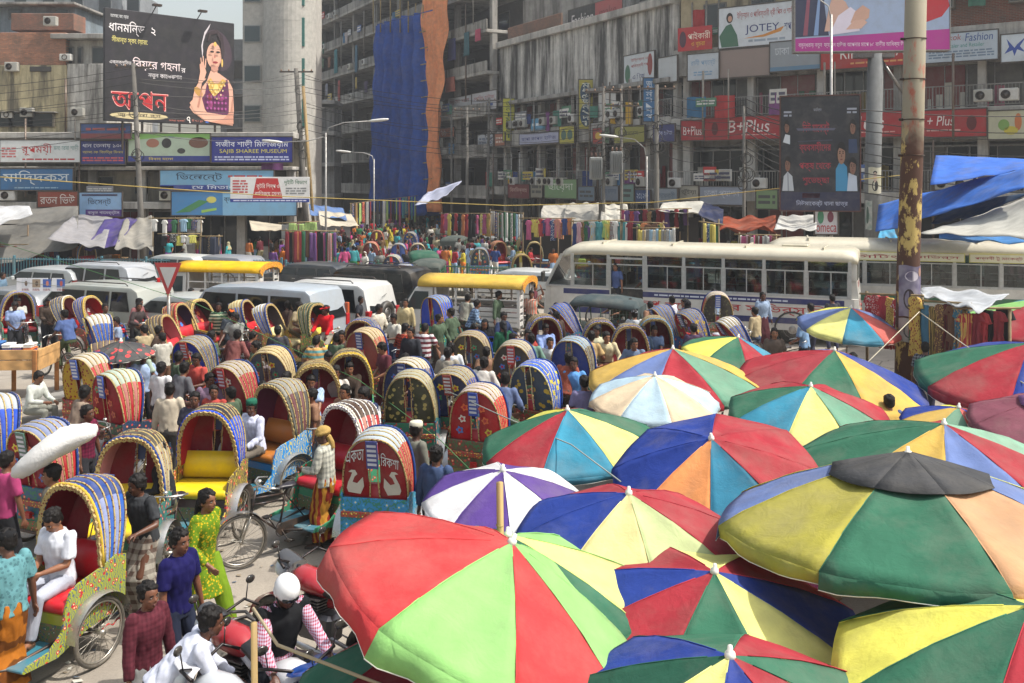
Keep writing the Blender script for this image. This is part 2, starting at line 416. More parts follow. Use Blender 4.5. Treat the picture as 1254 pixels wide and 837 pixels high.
   # a printed figure, flat as printed on the poster: list of (colour, polygon)
def figure(t,W,Hh,polys,y=-0.008):
 for i,(col,p)in enumerate(polys):
  m=MB();pts=[(a*W,y-0.002*i,b*Hh)for a,b in p]
  tri=tessellate_polygon([[Vector((q[0],q[2],0))for q in pts]])
  fs=[]
  for f in tri:
   A,B,D=(Vector(pts[j])for j in f);fs.append(f if(B-A).cross(D-A).y<0 else f[::-1])
  m.add(pts,fs);m.build('printed_figure',M('vinyl',col,dirt=0.12),t)
def ell(cx,cy,rx,ry,n=16,a=0):
 return[(cx+rx*cos(2*pi*i/n)*cos(a)-ry*sin(2*pi*i/n)*sin(a),cy+rx*cos(2*pi*i/n)*sin(a)+ry*sin(2*pi*i/n)*cos(a))for i in range(n)]
def railing(parent,x0,x1,z,h,y=0.0,name='railing',col='#8f8e8a',step=0.16):
 m=MB();mt=M('metal',col,met=0.4)
 r=MB()
 r.box(x0,y-.03,z+h-.05,x1,y+.03,z+h);r.box(x0,y-.02,z+.08,x1,y+.02,z+.12);r.build(name,mt,parent)
 b=MB();x=x0
 while x<x1:b.box(x,y-.01,z+.12,x+.025,y+.01,z+h-.05);x+=step
 tag(b.build('railing_bars',mt,parent),kind='stuff')
 x=x0
 while x<=x1+.01:
  p=MB();p.box(x-.03,y-.035,z,x+.03,y+.035,z+h+.01);p.build('railing_post',mt,parent);x+=(x1-x0)/max(1,round((x1-x0)/2.4))
def shopfront(parent,x0,x1,z0,z1,y,seed=0):
 r=random.Random(seed);x=x0;fr=M('metal','#9a9a98',met=0.5);kinds=[M('glass','#1a1f22'),M('glass','#23282a'),M('glass','#2e3335'),M('paint','#4d4a46',dirt=.4),M('paint','#7b2a26',dirt=.4),M('glass','#101415')]
 while x<x1-0.5:
  wd=min(r.choice((1.1,1.6,2.1,2.7)),x1-x)
  m=MB();m.box(x+.06,y,z0+.02,x+wd-.06,y+.03,z1-.25);p=m.build('shop_pane',r.choice(kinds),parent)
  f=MB();f.box(x,y-.04,z0,x+.06,y+.06,z1-.25);f.box(x,y-.05,z1-.25,x+wd,y+.06,z1-.15)
  if wd>1.5:f.box(x+wd/2-.02,y-.035,z0,x+wd/2+.02,y+.05,z1-.25)
  f.build('shop_frame',fr,parent)
  if r.random()<.75:
   g=MB()
   for _ in range(4):a=x+.15+r.random()*(wd-.4);hh=r.uniform(.6,1.5);g.bev(a,y-.12,z0+.02,a+r.uniform(.15,.4),y-.06,z0+hh,.02)
   g.build('window_display',M('cloth',r.choice(['#8a3030','#c9c2b4','#3d5a80','#7a6a3a','#b56a7a','#4c6b52','#d8d4cc'])),parent)
  x+=wd
  # ---------------------------------------------------------------- right-hand market building (two storeys of galleries, more above)
bA=thing('market_building','long grey market block with shop galleries and red sign bands on the right','building',PA.w(0),PA.rz)
LA=34.0
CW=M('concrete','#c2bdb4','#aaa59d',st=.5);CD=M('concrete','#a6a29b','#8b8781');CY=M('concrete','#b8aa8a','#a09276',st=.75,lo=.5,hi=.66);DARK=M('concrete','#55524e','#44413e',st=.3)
def part(box,name,mt,parent,b=0.03):
 m=MB();m.bev(*box,b);return m.build(name,mt,parent)
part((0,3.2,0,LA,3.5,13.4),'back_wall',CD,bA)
for z0,z1,d in((3.75,4.35,-1.4),(8.0,8.7,-.3),(11.3,12.9,0.0),(16.6,17.1,-.4)):part((-.3,d,z0,LA,3.2,z1),'floor_slab',CW,bA)
for i in range(9):
 x=.2+i*4.1
 part((x,.25,0,x+.5,.75,3.75),'column',CW,bA)
 part((x,.25,4.35,x+.5,.75,8.0),'column',CW,bA);part((x,.3,8.7,x+.4,.7,11.3),'column',CW,bA)
railing(bA,0,LA,4.35,1.15,-1.3);railing(bA,0,LA,8.7,1.15,-.2)
shopfront(bA,0,LA,8.7,11.3,1.4,3);shopfront(bA,0,LA,4.35,7.0,1.6,4);shopfront(bA,0,LA,0,3.6,1.2,5)
part((0,1.2,7.0,LA,1.6,8.0),'lintel_wall',CD,bA);part((0,.9,11.05,LA,1.4,11.3),'lintel_wall',CD,bA)
part((0,.4,12.9,12,.9,16.6),'upper_wall',CY,bA);part((12,.8,12.9,LA,1.2,16.6),'upper_wall',M('brick','#8a4a35'),bA)
for x in(1.5,4.5,7.5,10.5,14,18,22):
 f=part((x,.34,13.9,x+1.5,.96,15.6),'window',M('paint','#6a655d'),bA);m=MB();m.box(x+.1,.3,14.0,x+1.4,.33,15.5);m.build('pane',M('glass','#1c2226'),f)
m=MB();m.box(12,-1.2,15.2,LA,4,15.32);m.X=None;m.build('tin_roof',M('metal','#6d7174',met=.3),bA)
for i in range(5):part((i*7.0,5.0,17.1,i*7.0+6.6,11,21.5),'rooftop_storey',CD,bA)
# ---------------------------------------------------------------- the long block going down the street (facade B)
def sB(px):return PB.s_at(px)
bB=thing('street_block','soot streaked concrete block with open galleries running down the street','building',PB.w(0),PB.rz)
x620=sB(612)
STREAK=M('concrete','#d4d0c8','#b0aca4',st=.92,lo=.40,hi=.58,soot='#2b2927')
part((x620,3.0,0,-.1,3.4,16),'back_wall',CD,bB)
for z0,z1,d in((3.75,4.4,-1.2),(7.6,8.9,-.3),(15.8,16.3,-.4)):part((x620,d,z0,-.35,3.0,z1),'floor_slab',CW,bB)
nseg=8;L=-.35-x620
for i in range(nseg):
 a=x620+L*i/nseg;part((a+.02,-.05+(i%2)*.03,11.3,a+L/nseg-.02,.5,15.8),'wall_bay',STREAK,bB)
part((x620,-.5,11.0,-.35,.4,11.3),'ledge',CD,bB)
for i in range(9):
 x=x620+.2+i*(L-.7)/8
 part((x,.25,0,x+.45,.75,3.75),'column',CW,bB);part((x,.25,4.4,x+.45,.75,7.6),'column',CW,bB);part((x,.3,8.9,x+.4,.7,11.0),'column',CW,bB)
railing(bB,x620,-.4,4.4,1.2,-1.1);railing(bB,x620,-.4,8.9,1.1,-.2)
shopfront(bB,x620,-.4,8.9,11.2,1.6,11);shopfront(bB,x620,-.4,4.4,7.6,1.7,12);shopfront(bB,x620,-.4,0,3.7,1.2,13)
part((x620,2.2,16.3,-8,6,20),'setback_storey',CD,bB);part((x620+1,.2,16.3,-14,.4,17.4),'parapet',M('brick','#8a5a42'),bB)
part((-8,2.6,16.3,-.4,6,22),'setback_storey',M('concrete','#8e8c86','#77746e',st=.4),bB)
for x in(-7.4,-5.6,-3.8,-2.0):
 f=part((x,2.52,17.2,x+1.1,2.7,19.0),'window',M('paint','#9a968e'),bB);m=MB();m.box(x+.1,2.48,17.3,x+1,2.52,18.9);m.build('pane',M('glass','#20262a'),f)
bC=thing('apartment_block','tall unfinished block with balcony slabs and laundry behind the blue sheeting','building',PB.w(x620),PB.rz)
xe=sB(392)-x620
zs=[3.5+3.45*k for k in range(10)]
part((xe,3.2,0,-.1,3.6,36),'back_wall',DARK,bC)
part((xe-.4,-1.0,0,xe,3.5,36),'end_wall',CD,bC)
for k,z in enumerate(zs):
 part((xe,-1.2,z-.15,-.15,3.2,z+.12),'floor_slab',M('concrete','#b8b3aa','#98938b',st=.6),bC)
 part((xe,-1.2,z+.12,-.15,-1.05,z+.95),'balcony_wall',M('concrete','#a8a49c','#8c8880',st=.8,lo=.42),bC)
 for i in range(8):
  x=xe+.5+i*(-xe-1.2)/7;part((x,-.6,z+.12,x+.5,-.1,z+3.3),'column',M('concrete','#a19c94','#84807a'),bC)
  if i<7:
   f=part((x+1.6,3.1,z+.9,x+3.6,3.22,z+2.6),'window',M('paint','#5c5751'),bC);m=MB();m.box(x+1.7,3.05,z+1.0,x+3.5,3.1,z+2.5);m.build('pane',M('glass','#14181a'),f)
   # rooms beyond the end of the street
bD=thing('distant_block','hazy grey block closing the far end of the street','building',(-40,165,0),0)
part((-10,0,0,60,10,16),'wall',M('concrete','#8b8a86','#75736e'),bD)
for k in range(4):
 for i in range(14):
  f=part((-8+i*4.7,-.1,2.2+k*3.5,-6+i*4.7,.05,4.2+k*3.5),'window',M('paint','#6d6b66'),bD)
  # ---------------------------------------------------------------- left: low block with stacked signs, stained houses behind, white tower
bL=thing('low_market_block','low two storey market block under the row of blue signs on the left','building',(-34,55,0),0)
LL=34+atY(362,0,55).x
part((0,3,0,LL,3.3,7.4),'back_wall',M('concrete','#827b6c','#6c665a',st=.6),bL)
for z0,z1,d in((3.3,3.7,-1.0),(5.55,5.75,-.8),(7.4,7.75,-.5)):part((0,d,z0,LL,3,z1),'floor_slab',CW,bL)
for i in range(8):
 x=.3+i*(LL-.9)/7;part((x,.2,0,x+.5,.7,3.3),'column',CW,bL);part((x,.2,3.7,x+.5,.7,5.55),'column',CW,bL)
part((0,.5,3.7,LL,.8,5.5),'wall',M('concrete','#8c8473','#736c5f',st=.7),bL)
shopfront(bL,0,LL,0,3.3,1.5,21)
for i in range(9):
 x=1.2+i*2.1;f=part((x,.42,4.1,x+.9,.6,5.2),'window',M('paint','#6d665a'),bL);m=MB();m.box(x+.06,.38,4.16,x+.84,.42,5.14);m.build('pane',M('glass','#1a1e20'),f)
P62=Plane(-40,62,0.0)
hs_=thing('stained_house','stained plaster and brick house with small windows at the far left','building',(-46,62,0),0)
def X62(px):return atY(px,0,62).x+46
Z62=lambda py:H-(py-HZ)*62/F
part((0,0,0,X62(81),8,Z62(80)),'lower_wall',M('concrete','#c8bb94','#a89c7c',st=.85,lo=.44,hi=.6),hs_)
part((0,.05,Z62(80),X62(80),8,Z62(40)),'upper_wall',M('brick','#b87858'),hs_)
part((X62(81),.1,0,X62(130),8,Z62(78)),'side_wall',M('concrete','#c9c6bf','#a8a49b',st=.8,lo=.45),hs_)
part((X62(64),-.3,Z62(48),X62(130),8.1,Z62(42)),'cornice',CD,hs_)
part((X62(66),.6,Z62(78),X62(130),8,Z62(48)),'loggia_wall',M('concrete','#b5b1a8','#8a867d'),hs_)
for px in(3,28,51):
 f=part((X62(px)-1.0,-.12,Z62(156),X62(px)+.9,.1,Z62(139)),'window',M('paint','#6a6356'),hs_);m=MB();m.box(X62(px)-.85,-.16,Z62(155),X62(px)+.75,-.12,Z62(140));m.build('pane',M('glass','#22282c'),f)
 m=MB();m.box(X62(px)-1.2,-.6,Z62(138.5),X62(px)+1.1,0,Z62(137.5));m.build('sunshade',CD,hs_)
for px in(50,):part((X62(px)-.7,-.1,Z62(88),X62(px)+.7,.1,Z62(82)),'vent',DARK,hs_)
for a,b in((108,125),(74,86),(90,97)):
 f=part((X62(a),.5,Z62(77),X62(b),.7,Z62(56)),'doorway',M('paint','#585450'),hs_);m=MB();m.box(X62(a)+.1,.46,Z62(76),X62(b)-.1,.5,Z62(58));m.build('pane',M('glass','#2a2f33'),f)
for px,py in((82,71),(11,141)):
 f=part((X62(px)-.35,-.35,Z62(py+4),X62(px)+.4,.05,Z62(py-4)),'air_conditioner',M('paint','#c8c6c0'),hs_);m=MB();m.ring((X62(px),-.37,Z62(py)),(0,1,0),.16,.03,16,5);m.build('fan_grille',M('metal','#55524e'),f)
h2=thing('roof_house','pale blue-grey house with a flat jutting roof above the brick wall','building',(-50,74,0),0)
X74=lambda px:atY(px,0,74).x+50
Z74=lambda py:H-(py-HZ)*74/F
part((0,0,0,X74(92),8,Z74(9)),'wall',M('concrete','#8b97a0','#76828a',st=.4),h2);part((-.5,-1.2,Z74(9),X74(100),8,Z74(6)),'roof_slab',CD,h2)
part((X74(30),-2.0,Z74(42),X74(105),0,Z74(22)),'brick_parapet',M('brick','#a06048'),h2)
for px in(18,76):f=part((X74(px)-.5,-.1,Z74(24),X74(px)+.6,.1,Z74(12)),'window',M('paint','#5b6166'),h2);m=MB();m.box(X74(px)-.4,-.14,Z74(23),X74(px)+.5,-.1,Z74(13));m.build('pane',M('glass','#20262a'),f)
h3=thing('far_house','hazy grey apartment house behind the rooftops at top left','building',(-64,100,0),0)
X100=lambda px:atY(px,0,100).x+64
part((0,0,0,X100(150),10,25.6),'wall',M('concrete','#8e9296','#7d8185',st=.3),h3)
for i in range(8):
 for k in range(3):
  f=part((2+i*3.0,-.1,16+k*3.2,3.4+i*3.0,.1,17.8+k*3.2),'window',M('paint','#6e7276'),h3);m=MB();m.box(2.1+i*3.0,-.14,16.1+k*3.2,3.3+i*3.0,-.1,17.7+k*3.2);m.build('pane',M('glass','#262b2f'),f)
h4=thing('back_house','grey house seen in the gap right of the big billboard','building',(atY(270,0,84).x,84,0),0)
part((0,0,0,3.0,6,17.5),'wall',M('concrete','#7d7e7e','#6a6b6b'),h4)
for k in range(3):part((.6,-.1,8+k*3,2.2,.05,9.6+k*3),'window',DARK,h4)
tw=thing('white_tower','tall cream office tower with a rounded corner and teal window strips','building',(atY(297,0,80).x,80,0),0)
tc=M('concrete','#b9b5ac','#aeaaa2',st=.08,soot='#8c8880');u=80/F
part((0,0,0,26*u,2.4,40),'wall',tc,tw)
n=14;pts=[(26*u+(64*u)*i/n,-0.2-1.9*sin(pi*i/n)**.7)for i in range(n+1)]
m=MB();m.prism(pts+[(90*u,2.4),(26*u,2.4)],'z',0,40);o=m.build('rounded_wall',tc,tw)
part((81*u,-.7,0,87*u,2.2,40),'fin',tc,tw)
for k in range(11):
 z=2+k*3.4
 m=MB();m.bev(.15,-.10,z+1.0,1.6,.05,z+2.5,.02);f=m.build('window',M('paint','#8f8f8b'),tw);m=MB();m.box(.22,-.13,z+1.1,1.5,-.1,z+2.4);m.build('pane',M('glass','#39464a'),f)
 m=MB();m.bev(76.5*u,-1.5,z+.5,80.5*u,-.6,z+2.9,.02);m.build('teal_window',M('glass','#2f6b62'),tw)
 m=MB();m.bev(60*u,-3.0+.8,z+3.0,82*u,-.4,z+3.15,.02);
 if k in(6,9):m.build('sun_ledge',tc,tw)
for k in range(24):
 m=MB();m.prism([(a,b-.012)for a,b in pts]+[(90*u,0),(26*u,0)],'z',1.2+k*1.7,1.23+k*1.7);m.build('cladding_joint',M('concrete','#a9a69e',st=.1),tw)
for k in range(4):part((.1+k*0,-.15,24.5+k*1.6,26*u-.05,.02,25.9+k*1.6),'glass_panel',M('glass','#8e9a98'),tw)
bW=thing('corner_shophouse','dark low shophouse with slabs below the white tower','building',(atY(352,0,100).x,100,0),0)
for k in range(4):part((0,-1,3+3.3*k,5.2,4,3.4+3.3*k),'floor_slab',CW,bW)
part((0,0,0,5,4,12.5),'wall',CD,bW)
def face(cx,cy,rx,ry,skin,hair='#16100e'):
 return[(hair,ell(cx,cy+ry*.22,rx*1.12,ry*1.02)),(skin,ell(cx,cy-ry*.05,rx*.92,ry*.92)),(hair,[(cx-rx*.9,cy+ry*.3),(cx-rx*.5,cy+ry*.62),(cx+rx*.2,cy+ry*.5),(cx+rx*.9,cy+ry*.3),(cx+rx*.7,cy+ry),(cx,cy+ry*1.2),(cx-rx*.7,cy+ry)])]+[('#1c1210',ell(cx+q*rx*.38,cy+ry*.10,rx*.17,ry*.07,8))for q in(-1,1)]+[('#1c1210',ell(cx+q*rx*.38,cy+ry*.27,rx*.24,ry*.045,8))for q in(-1,1)]+[('#7a3c34',ell(cx,cy-ry*.5,rx*.3,ry*.07,8)),('#00000'+'0' if False else '#5c3c30',[(cx,cy+ry*.05),(cx+rx*.16,cy-ry*.26),(cx-rx*.1,cy-ry*.26)])]
 # ---------------------------------------------------------------- the large billboard with the bride
bb0=atY(128,148,52);bb1=atY(287,156,57.5);rzb=atan2(bb1.y-bb0.y,bb1.x-bb0.x);Wb=(bb1-bb0).length;zt=atY(128,9,52).z;zb=bb0.z
bill=thing('billboard','huge black jewellery billboard with a bride on the market roof','billboard',(bb0.x,bb0.y,zb),rzb)
Hb=zt-zb
m=MB();m.bev(0,0,0,Wb,.25,Hb,.03);m.build('board',M('vinyl','#121015','#1c1720',dirt=.12),bill)
for i in range(1,7):m=MB();m.box(i*Wb/7-.05,.26,-1.6,i*Wb/7+.05,.36,Hb);m.build('back_post',M('metal','#4a4845'),bill)
for x in(.35,.7):m=MB();m.tube([(Wb*x,.1,Hb),(Wb*x-.1,-.7,Hb+.35)],.03);m.box(Wb*x-.35,-.95,Hb+.28,Wb*x+.12,-.65,Hb+.4);m.build('spotlight',M('metal','#3c3a38'),bill)
put_print(bill,Wb,Hb,[('আসছে জোয়ার','#d8d8d8',.04,.915,.17,.95),('ধানমিন্ড -২','#efe9e9',.03,.77,.37,.90,{'b':.03}),('সীমান্ত স্কোয়ারে','#ded27a',.05,.69,.31,.76),('এক্সক্লুিসভ','#e4dede',.035,.50,.19,.55),('িবয়ের গহনা','#f1dede',.20,.47,.56,.585,{'b':.03}),('-র','#e4dede',.565,.48,.60,.52),('নতুন কােলকশন','#e4dede',.315,.40,.57,.45),('আপন','#b3131d',.05,.115,.46,.275,{'b':.03,'d':.004}),('আপন','#ffb9b0',.045,.108,.465,.282,{'b':.055}),('#poly','#c9b98c',0,0,0,0,{'p':ell(.25,.055,.215,.032),'n':'gold_plate'}),('জু েয় লা র্স','#2b1c12',.09,.04,.41,.075,{'d':.002,'b':.02}),('আমরা আসছি','#c87a6a',.47,.02,.60,.04),('৭','#f2ede6',.61,.01,.64,.07,{'b':.04}),('িট শো-রুম','#c87a6a',.65,.02,.74,.045),('#rect','#2f62b8',.76,.02,.785,.055)])
SK='#d9a68e'
figure(bill,Wb,Hb,[('#3d2c38',ell(.86,.72,.115,.2,20,.2)),('#c9c0c4',[(.735,.62),(.725,.75),(.75,.88),(.80,.97),(.79,.93),(.755,.85),(.742,.74)]),('#180f14',ell(.825,.74,.088,.16,20)),(SK,[(.80,.40),(.86,.40),(.855,.6),(.805,.6)]),(SK,ell(.83,.665,.062,.125,20)),(SK,[(.80,.52),(.77,.42),(.70,.30),(.655,.22),(.63,.16),(.66,.11),(.75,.04),(.90,.01),(.985,.005),(.995,.15),(.985,.36),(.95,.44),(.87,.50)]),('#5a1648',[(.755,.30),(.73,.25),(.76,.12),(.95,.10),(.955,.30),(.94,.45),(.90,.42),(.85,.33),(.79,.36),(.77,.40)]),('#8c2f6a',ell(.885,.27,.03,.035)),('#8c2f6a',ell(.80,.2,.02,.035)),('#c9a24a',[(.775,.42),(.80,.45),(.83,.40),(.86,.40),(.90,.45),(.93,.43),(.88,.33),(.83,.27),(.79,.33)]),('#7c2330',ell(.795,.27,.018,.035)),('#e7c878',ell(.845,.365,.02,.03)),(SK,[(.70,.40),(.715,.50),(.71,.57),(.735,.60),(.75,.56),(.765,.50),(.745,.42)]),(SK,[(.655,.24),(.69,.16),(.73,.40),(.765,.44),(.72,.44),(.67,.33)]),('#b98a3f',ell(.70,.31,.028,.05,12,.5)),(SK,[(.63,.20),(.68,.27),(.77,.12),(.75,.05),(.68,.10)]),('#c08a76',[(.805,.575),(.83,.56),(.862,.575),(.862,.53),(.83,.51),(.803,.53)]),(SK,[(.722,.55),(.716,.63),(.722,.64),(.731,.56)]),(SK,[(.735,.56),(.735,.65),(.742,.655),(.746,.56)]),(SK,[(.748,.55),(.757,.63),(.764,.63),(.760,.54)]),('#c28a74',[(.985,.30),(.97,.15),(.90,.06),(.80,.03),(.90,.015),(.99,.02)]),('#b87e6a',[(.69,.165),(.715,.30),(.735,.38),(.72,.25),(.705,.16)]),('#2c1a20',[(.785,.80),(.80,.86),(.85,.88),(.88,.80),(.885,.70),(.90,.60),(.915,.72),(.90,.86),(.85,.92),(.79,.89),(.77,.80)])]+[('#ecd28a',ell(.80+.012*i,.405-.10*sin(pi*i/8)+.01,.006,.012,8))for i in range(9)]+[('#f0dc9c',ell(.785+.016*i,.375-.13*sin(pi*i/8)+.01,.005,.010,8))for i in range(9)]+[('#a44a8c',ell(.77+.03*(i%6),.16+.055*(i//6),.008,.012,8))for i in range(18)]+[('#24130f',ell(.806,.70,.017,.010)),('#24130f',ell(.855,.70,.017,.010)),('#24130f',[(.785,.722),(.80,.732),(.822,.724),(.80,.727)]),('#24130f',[(.84,.724),(.862,.732),(.876,.722),(.86,.727)]),('#b36f60',[(.828,.69),(.834,.645),(.82,.642)]),('#8d2530',ell(.831,.60,.022,.011)),('#d9b45a',ell(.83,.775,.012,.022)),('#d9b45a',ell(.888,.60,.007,.04))])
# ---------------------------------------------------------------- signs on the left block
W_='#dfe0de'
P54=Plane(-28,54,0.0)
sign(P54,(0,172,98,199),.3,'white sign with red ornate lettering at the far left of the sign row','#cfd2d0',[('রূপময়ী','#b12a2a',.27,.3,.65,.85,{'b':.04}),('মনোরমা শাড়ী','#5d8a86',.67,.5,.98,.8),('#tiny','#b12a2a',.28,.08,.95,.2,{'rows':1}),('#tiny','#c06868',.02,.2,.2,.7,{'rows':4,'s':3})])
sign(P54,(99,173,153,201),.32,'small dark blue sign with white and yellow Bengali lines left of the pole','#2c3474',[('ধান েতলায় ১০০','#e4e4ea',.04,.68,.96,.88),('আলোক িবচিত্র িমলন','#d7c65a',.04,.42,.96,.6),('#tiny','#d05a5a',.04,.1,.96,.32,{'rows':2})])
sign(P54,(99,152,160,170),.9,'dull blue and red double signboard above the small blue sign','#3a4f7c',[('#rect','#7c3a3c',0,0,1,.35),('#tiny','#a5534e',.1,.5,.9,.8,{'rows':1})])
sign(P54,(157,164,257,198),.3,'green and white sign with pictured motorcycle and round photos','#a9b9a4',[('#poly','#7fae5c',0,0,0,0,{'p':[(0,.75),(.5,.9),(1,.8),(1,1),(0,1)]}),('#rect','#2e3a80',0,0,1,.2),('#rect','#2c5c9e',.3,.88,.7,.98),('#poly','#6f4f40',0,0,0,0,{'p':ell(.86,.68,.12,.2)}),('#poly','#2d2c2c',0,0,0,0,{'p':ell(.47,.66,.06,.18),'n':'printed_portrait'}),('#poly','#9b6a56',0,0,0,0,{'p':ell(.30,.66,.08,.16),'n':'printed_portrait'}),('িববাহ মেলা','#e2c94e',.25,.04,.55,.16),('#poly','#3a3a38',0,0,0,0,{'p':ell(.65,.38,.05,.1)})])
sign(P54,(259,168,358,199),.35,'royal blue saree museum sign with English line in yellow','#272f86',[('সজীব শাড়ী িমউিজয়াম','#eceef4',.05,.56,.95,.88,{'b':.03}),('SAJIB SHAREE MUSEUM','#d9cd55',.1,.32,.93,.52,{'b':.03}),('#tiny','#c9cde6',.04,.06,.96,.26,{'rows':2})])
sign(P54,(0,207,89,233),.3,'blue sign with large pale Bengali block letters above the tarpaulins','#2d628f',[('মািদ্দকস','#c4ccd0',.04,.24,.95,.92,{'b':.05}),('#tiny','#8fb0c4',.2,.06,.8,.16,{'rows':1})])
sign(P54,(46,235,95,254),.5,'brick red sign with white Bengali letters','#8c3f2c',[('রতন িভউ','#d8cfc6',.06,.2,.94,.85,{'b':.06})])
sign(P54,(97,236,149,265),.5,'sky blue sign with dark script above a purple band','#8badd0',[('#rect','#52307c',.15,0,1,.28),('িভেসন্ট','#24263c',.2,.42,.75,.78,{'b':.04}),('বাবুল গােমর্ন্টস','#d8d4e2',.2,.05,.95,.24),('#rect','#3b3555',.06,.85,.9,.93)])
sign(P54,(196,209,335,233),.35,'wide light blue sign with flowing dark script below the museum sign','#74a4c2',[('িভেলেন্ট','#1d2638',.14,.42,.55,.9,{'b':.04}),('#rect','#2b3f8c',0,0,.6,.26),('েঘ িমতালী কা','#dfe6ee',.28,.05,.85,.28,{'d':.003}),('#rect','#b03434',.0,.06,.12,.2),('#tiny','#b03434',.6,.6,.9,.8,{'rows':1})])
sign(P54,(210,235,363,264),.5,'sky blue cooking-oil style sign with green leaf picture','#4a86b8',[('#poly','#4c8a58',0,0,0,0,{'p':[(.03,.1),(.22,.65),(.30,.6),(.15,.15)]}),('#poly','#9cc95a',0,0,0,0,{'p':[(.24,.1),(.36,.22),(.36,.32),(.24,.22)]}),('ব্লক','#22303c',.42,.5,.52,.75),('#poly','#d9d06a',0,0,0,0,{'p':ell(.32,.66,.04,.14)}),('#rect','#86b7d6',.41,0,1,1)])
# white banner strung over the street
sign(Plane(-28,49,0.0),(282,217,379,248),0,'white handloom fair banner with red panel strung by the second pole','#e4e2df',[('#rect','#2c3f92',0,0,1,.14),('#poly','#c02c2c',0,0,0,0,{'p':[(.28,.16),(.33,.95),(.60,.95),(.66,.16)]}),('কুটির িশল্প ও','#f3ede4',.33,.5,.62,.76,{'d':.004,'b':.03}),('বািণজ্য েমলা','#f3ede4',.31,.22,.64,.46,{'d':.004,'b':.03}),('দুইিট িবভাগ','#1f6a3f',.68,.66,.97,.9,{'b':.04}),('#tiny','#c04848',.03,.35,.22,.9,{'rows':5,'s':9}),('#tiny','#8c8c8c',.7,.3,.96,.6,{'rows':3}),('#tiny','#d8d8ea',.04,.03,.96,.11,{'rows':1,'s':2})],name='banner',cat='banner',th=.03,rim=None)
# ---------------------------------------------------------------- signs along the right side
def bplus(px0,px1,logo=True):
 def ex(t,Wd,Hh):
  k=max(1,round(Wd/6.5));u=1.0/k
  L=[]
  for i in range(k):L+=[('B+Plus','#e8dcd8',u*(i+.32),.30,u*(i+.86),.84,{'b':.03,'sh':.12}),('#tiny','#d8a8a0',u*(i+.5),.16,u*(i+.95),.24,{'rows':1,'s':i}),('#poly','#5c1418',0,0,0,0,{'p':ell(u*(i+.14),.5,u*.045,.3,10),'n':'printed_emblem'})]
  put_print(t,Wd,Hh,L)
 return ex
RED='#a5252a'
sign(PA,(834,148,862,172),.45,'small red fashion shop sign left of the long red band',RED,[('B+Plus','#e8dcd8',.1,.25,.9,.7,{'b':.02})])
sign(PA,(863,143,955,171),.5,'long red gallery sign with white slanted script left of the black hoarding',RED,[],extra=bplus(0,0))
sign(PA,(956,139,1104,169),.5,'red gallery sign running behind the black hoarding and the grey column',RED,[],extra=bplus(0,0))
sign(PA,(1105,135,1208,168),.5,'red gallery sign with white script and round crest right of the rusty pole',RED,[('+ Plus','#e8dcd8',.3,.42,.62,.78,{'b':.03,'sh':.12}),('#tiny','#d8a8a0',.3,.2,.72,.3,{'rows':1}),('#poly','#5c1418',0,0,0,0,{'p':ell(.83,.5,.06,.28,12),'n':'printed_emblem'})])
sign(PA,(1210,135,1300,170),.5,'cream sign with faded coloured blots beside the red band','#b9b79c',[('#poly','#7aa050',0,0,0,0,{'p':ell(.22,.5,.08,.2)}),('#poly','#c2703c',0,0,0,0,{'p':ell(.42,.6,.05,.3)}),('#poly','#c8b83c',0,0,0,0,{'p':ell(.32,.3,.1,.15)})])
sign(PA,(943,50,1004,86),.25,'faded grey sign with ghosted Bengali letters under the couple billboard','#8f9498',[('ঢাকা ফ্যাশন','#c9cdd0',.1,.45,.9,.8),('#rect','#5d7f98',0,0,1,.14)])
sign(PA,(1005,56,1132,82),.3,'red shop sign with white capitals half hidden by the couple billboard','#a92824',[('RIPON  NAZ','#e8e0d8',.2,.45,.9,.95,{'b':.04}),('#tiny','#d8a060',.3,.15,.8,.3,{'rows':1})])
sign(PA,(1133,40,1222,75),.3,'pale blue fashion wholesaler sign with red and blue script','#b4bfc8',[('Bangkok','#a8403c',.12,.68,.50,.95,{'b':.02,'sh':.1}),('Fashion','#2c4c8c',.56,.68,.93,.95,{'b':.02,'sh':.1}),('Wholesaler and Retailer','#3c8c80',.16,.48,.82,.62),('#tiny','#6f8296',.05,.12,.95,.4,{'rows':3})])
sign(PA,(1226,40,1310,74),.3,'white sign with a blue butterfly outline at the right edge','#c6ced4',[('#poly','#2c4a9c',0,0,0,0,{'p':[(.2,.5),(.08,.85),(.12,.55),(.05,.3),(.17,.42),(.2,.2),(.24,.44),(.36,.32),(.28,.55),(.38,.9),(.24,.62)]})])
sign(PA,(880,6,974,56),.2,'big white garments sign with a woman in green and blue logo lettering','#cfd3d6',[('ইিণ্ডয়ান ও পািকস্তানী থ্রী-িপস ও শাড়ী','#a53a34',.25,.66,.98,.88,{'b':.02}),('JOTEY','#27306e',.36,.28,.80,.52,{'b':.05}),('#poly','#d08a3a',0,0,0,0,{'p':[(.33,.2),(.60,.26),(.86,.42),(.82,.3),(.60,.2)]}),('শপ','#27306e',.86,.32,.95,.5),('#tiny','#98a4b0',.4,.08,.9,.18,{'rows':1}),('#poly','#3f6b52',0,0,0,0,{'p':[(.04,.02),(.01,.3),(.10,.55),(.17,.60),(.25,.3),(.27,.02)]}),('#poly','#231a1a',0,0,0,0,{'p':ell(.15,.74,.045,.13)}),('#poly','#c79478',0,0,0,0,{'p':ell(.155,.72,.028,.075),'n':'printed_portrait','d':.004})])
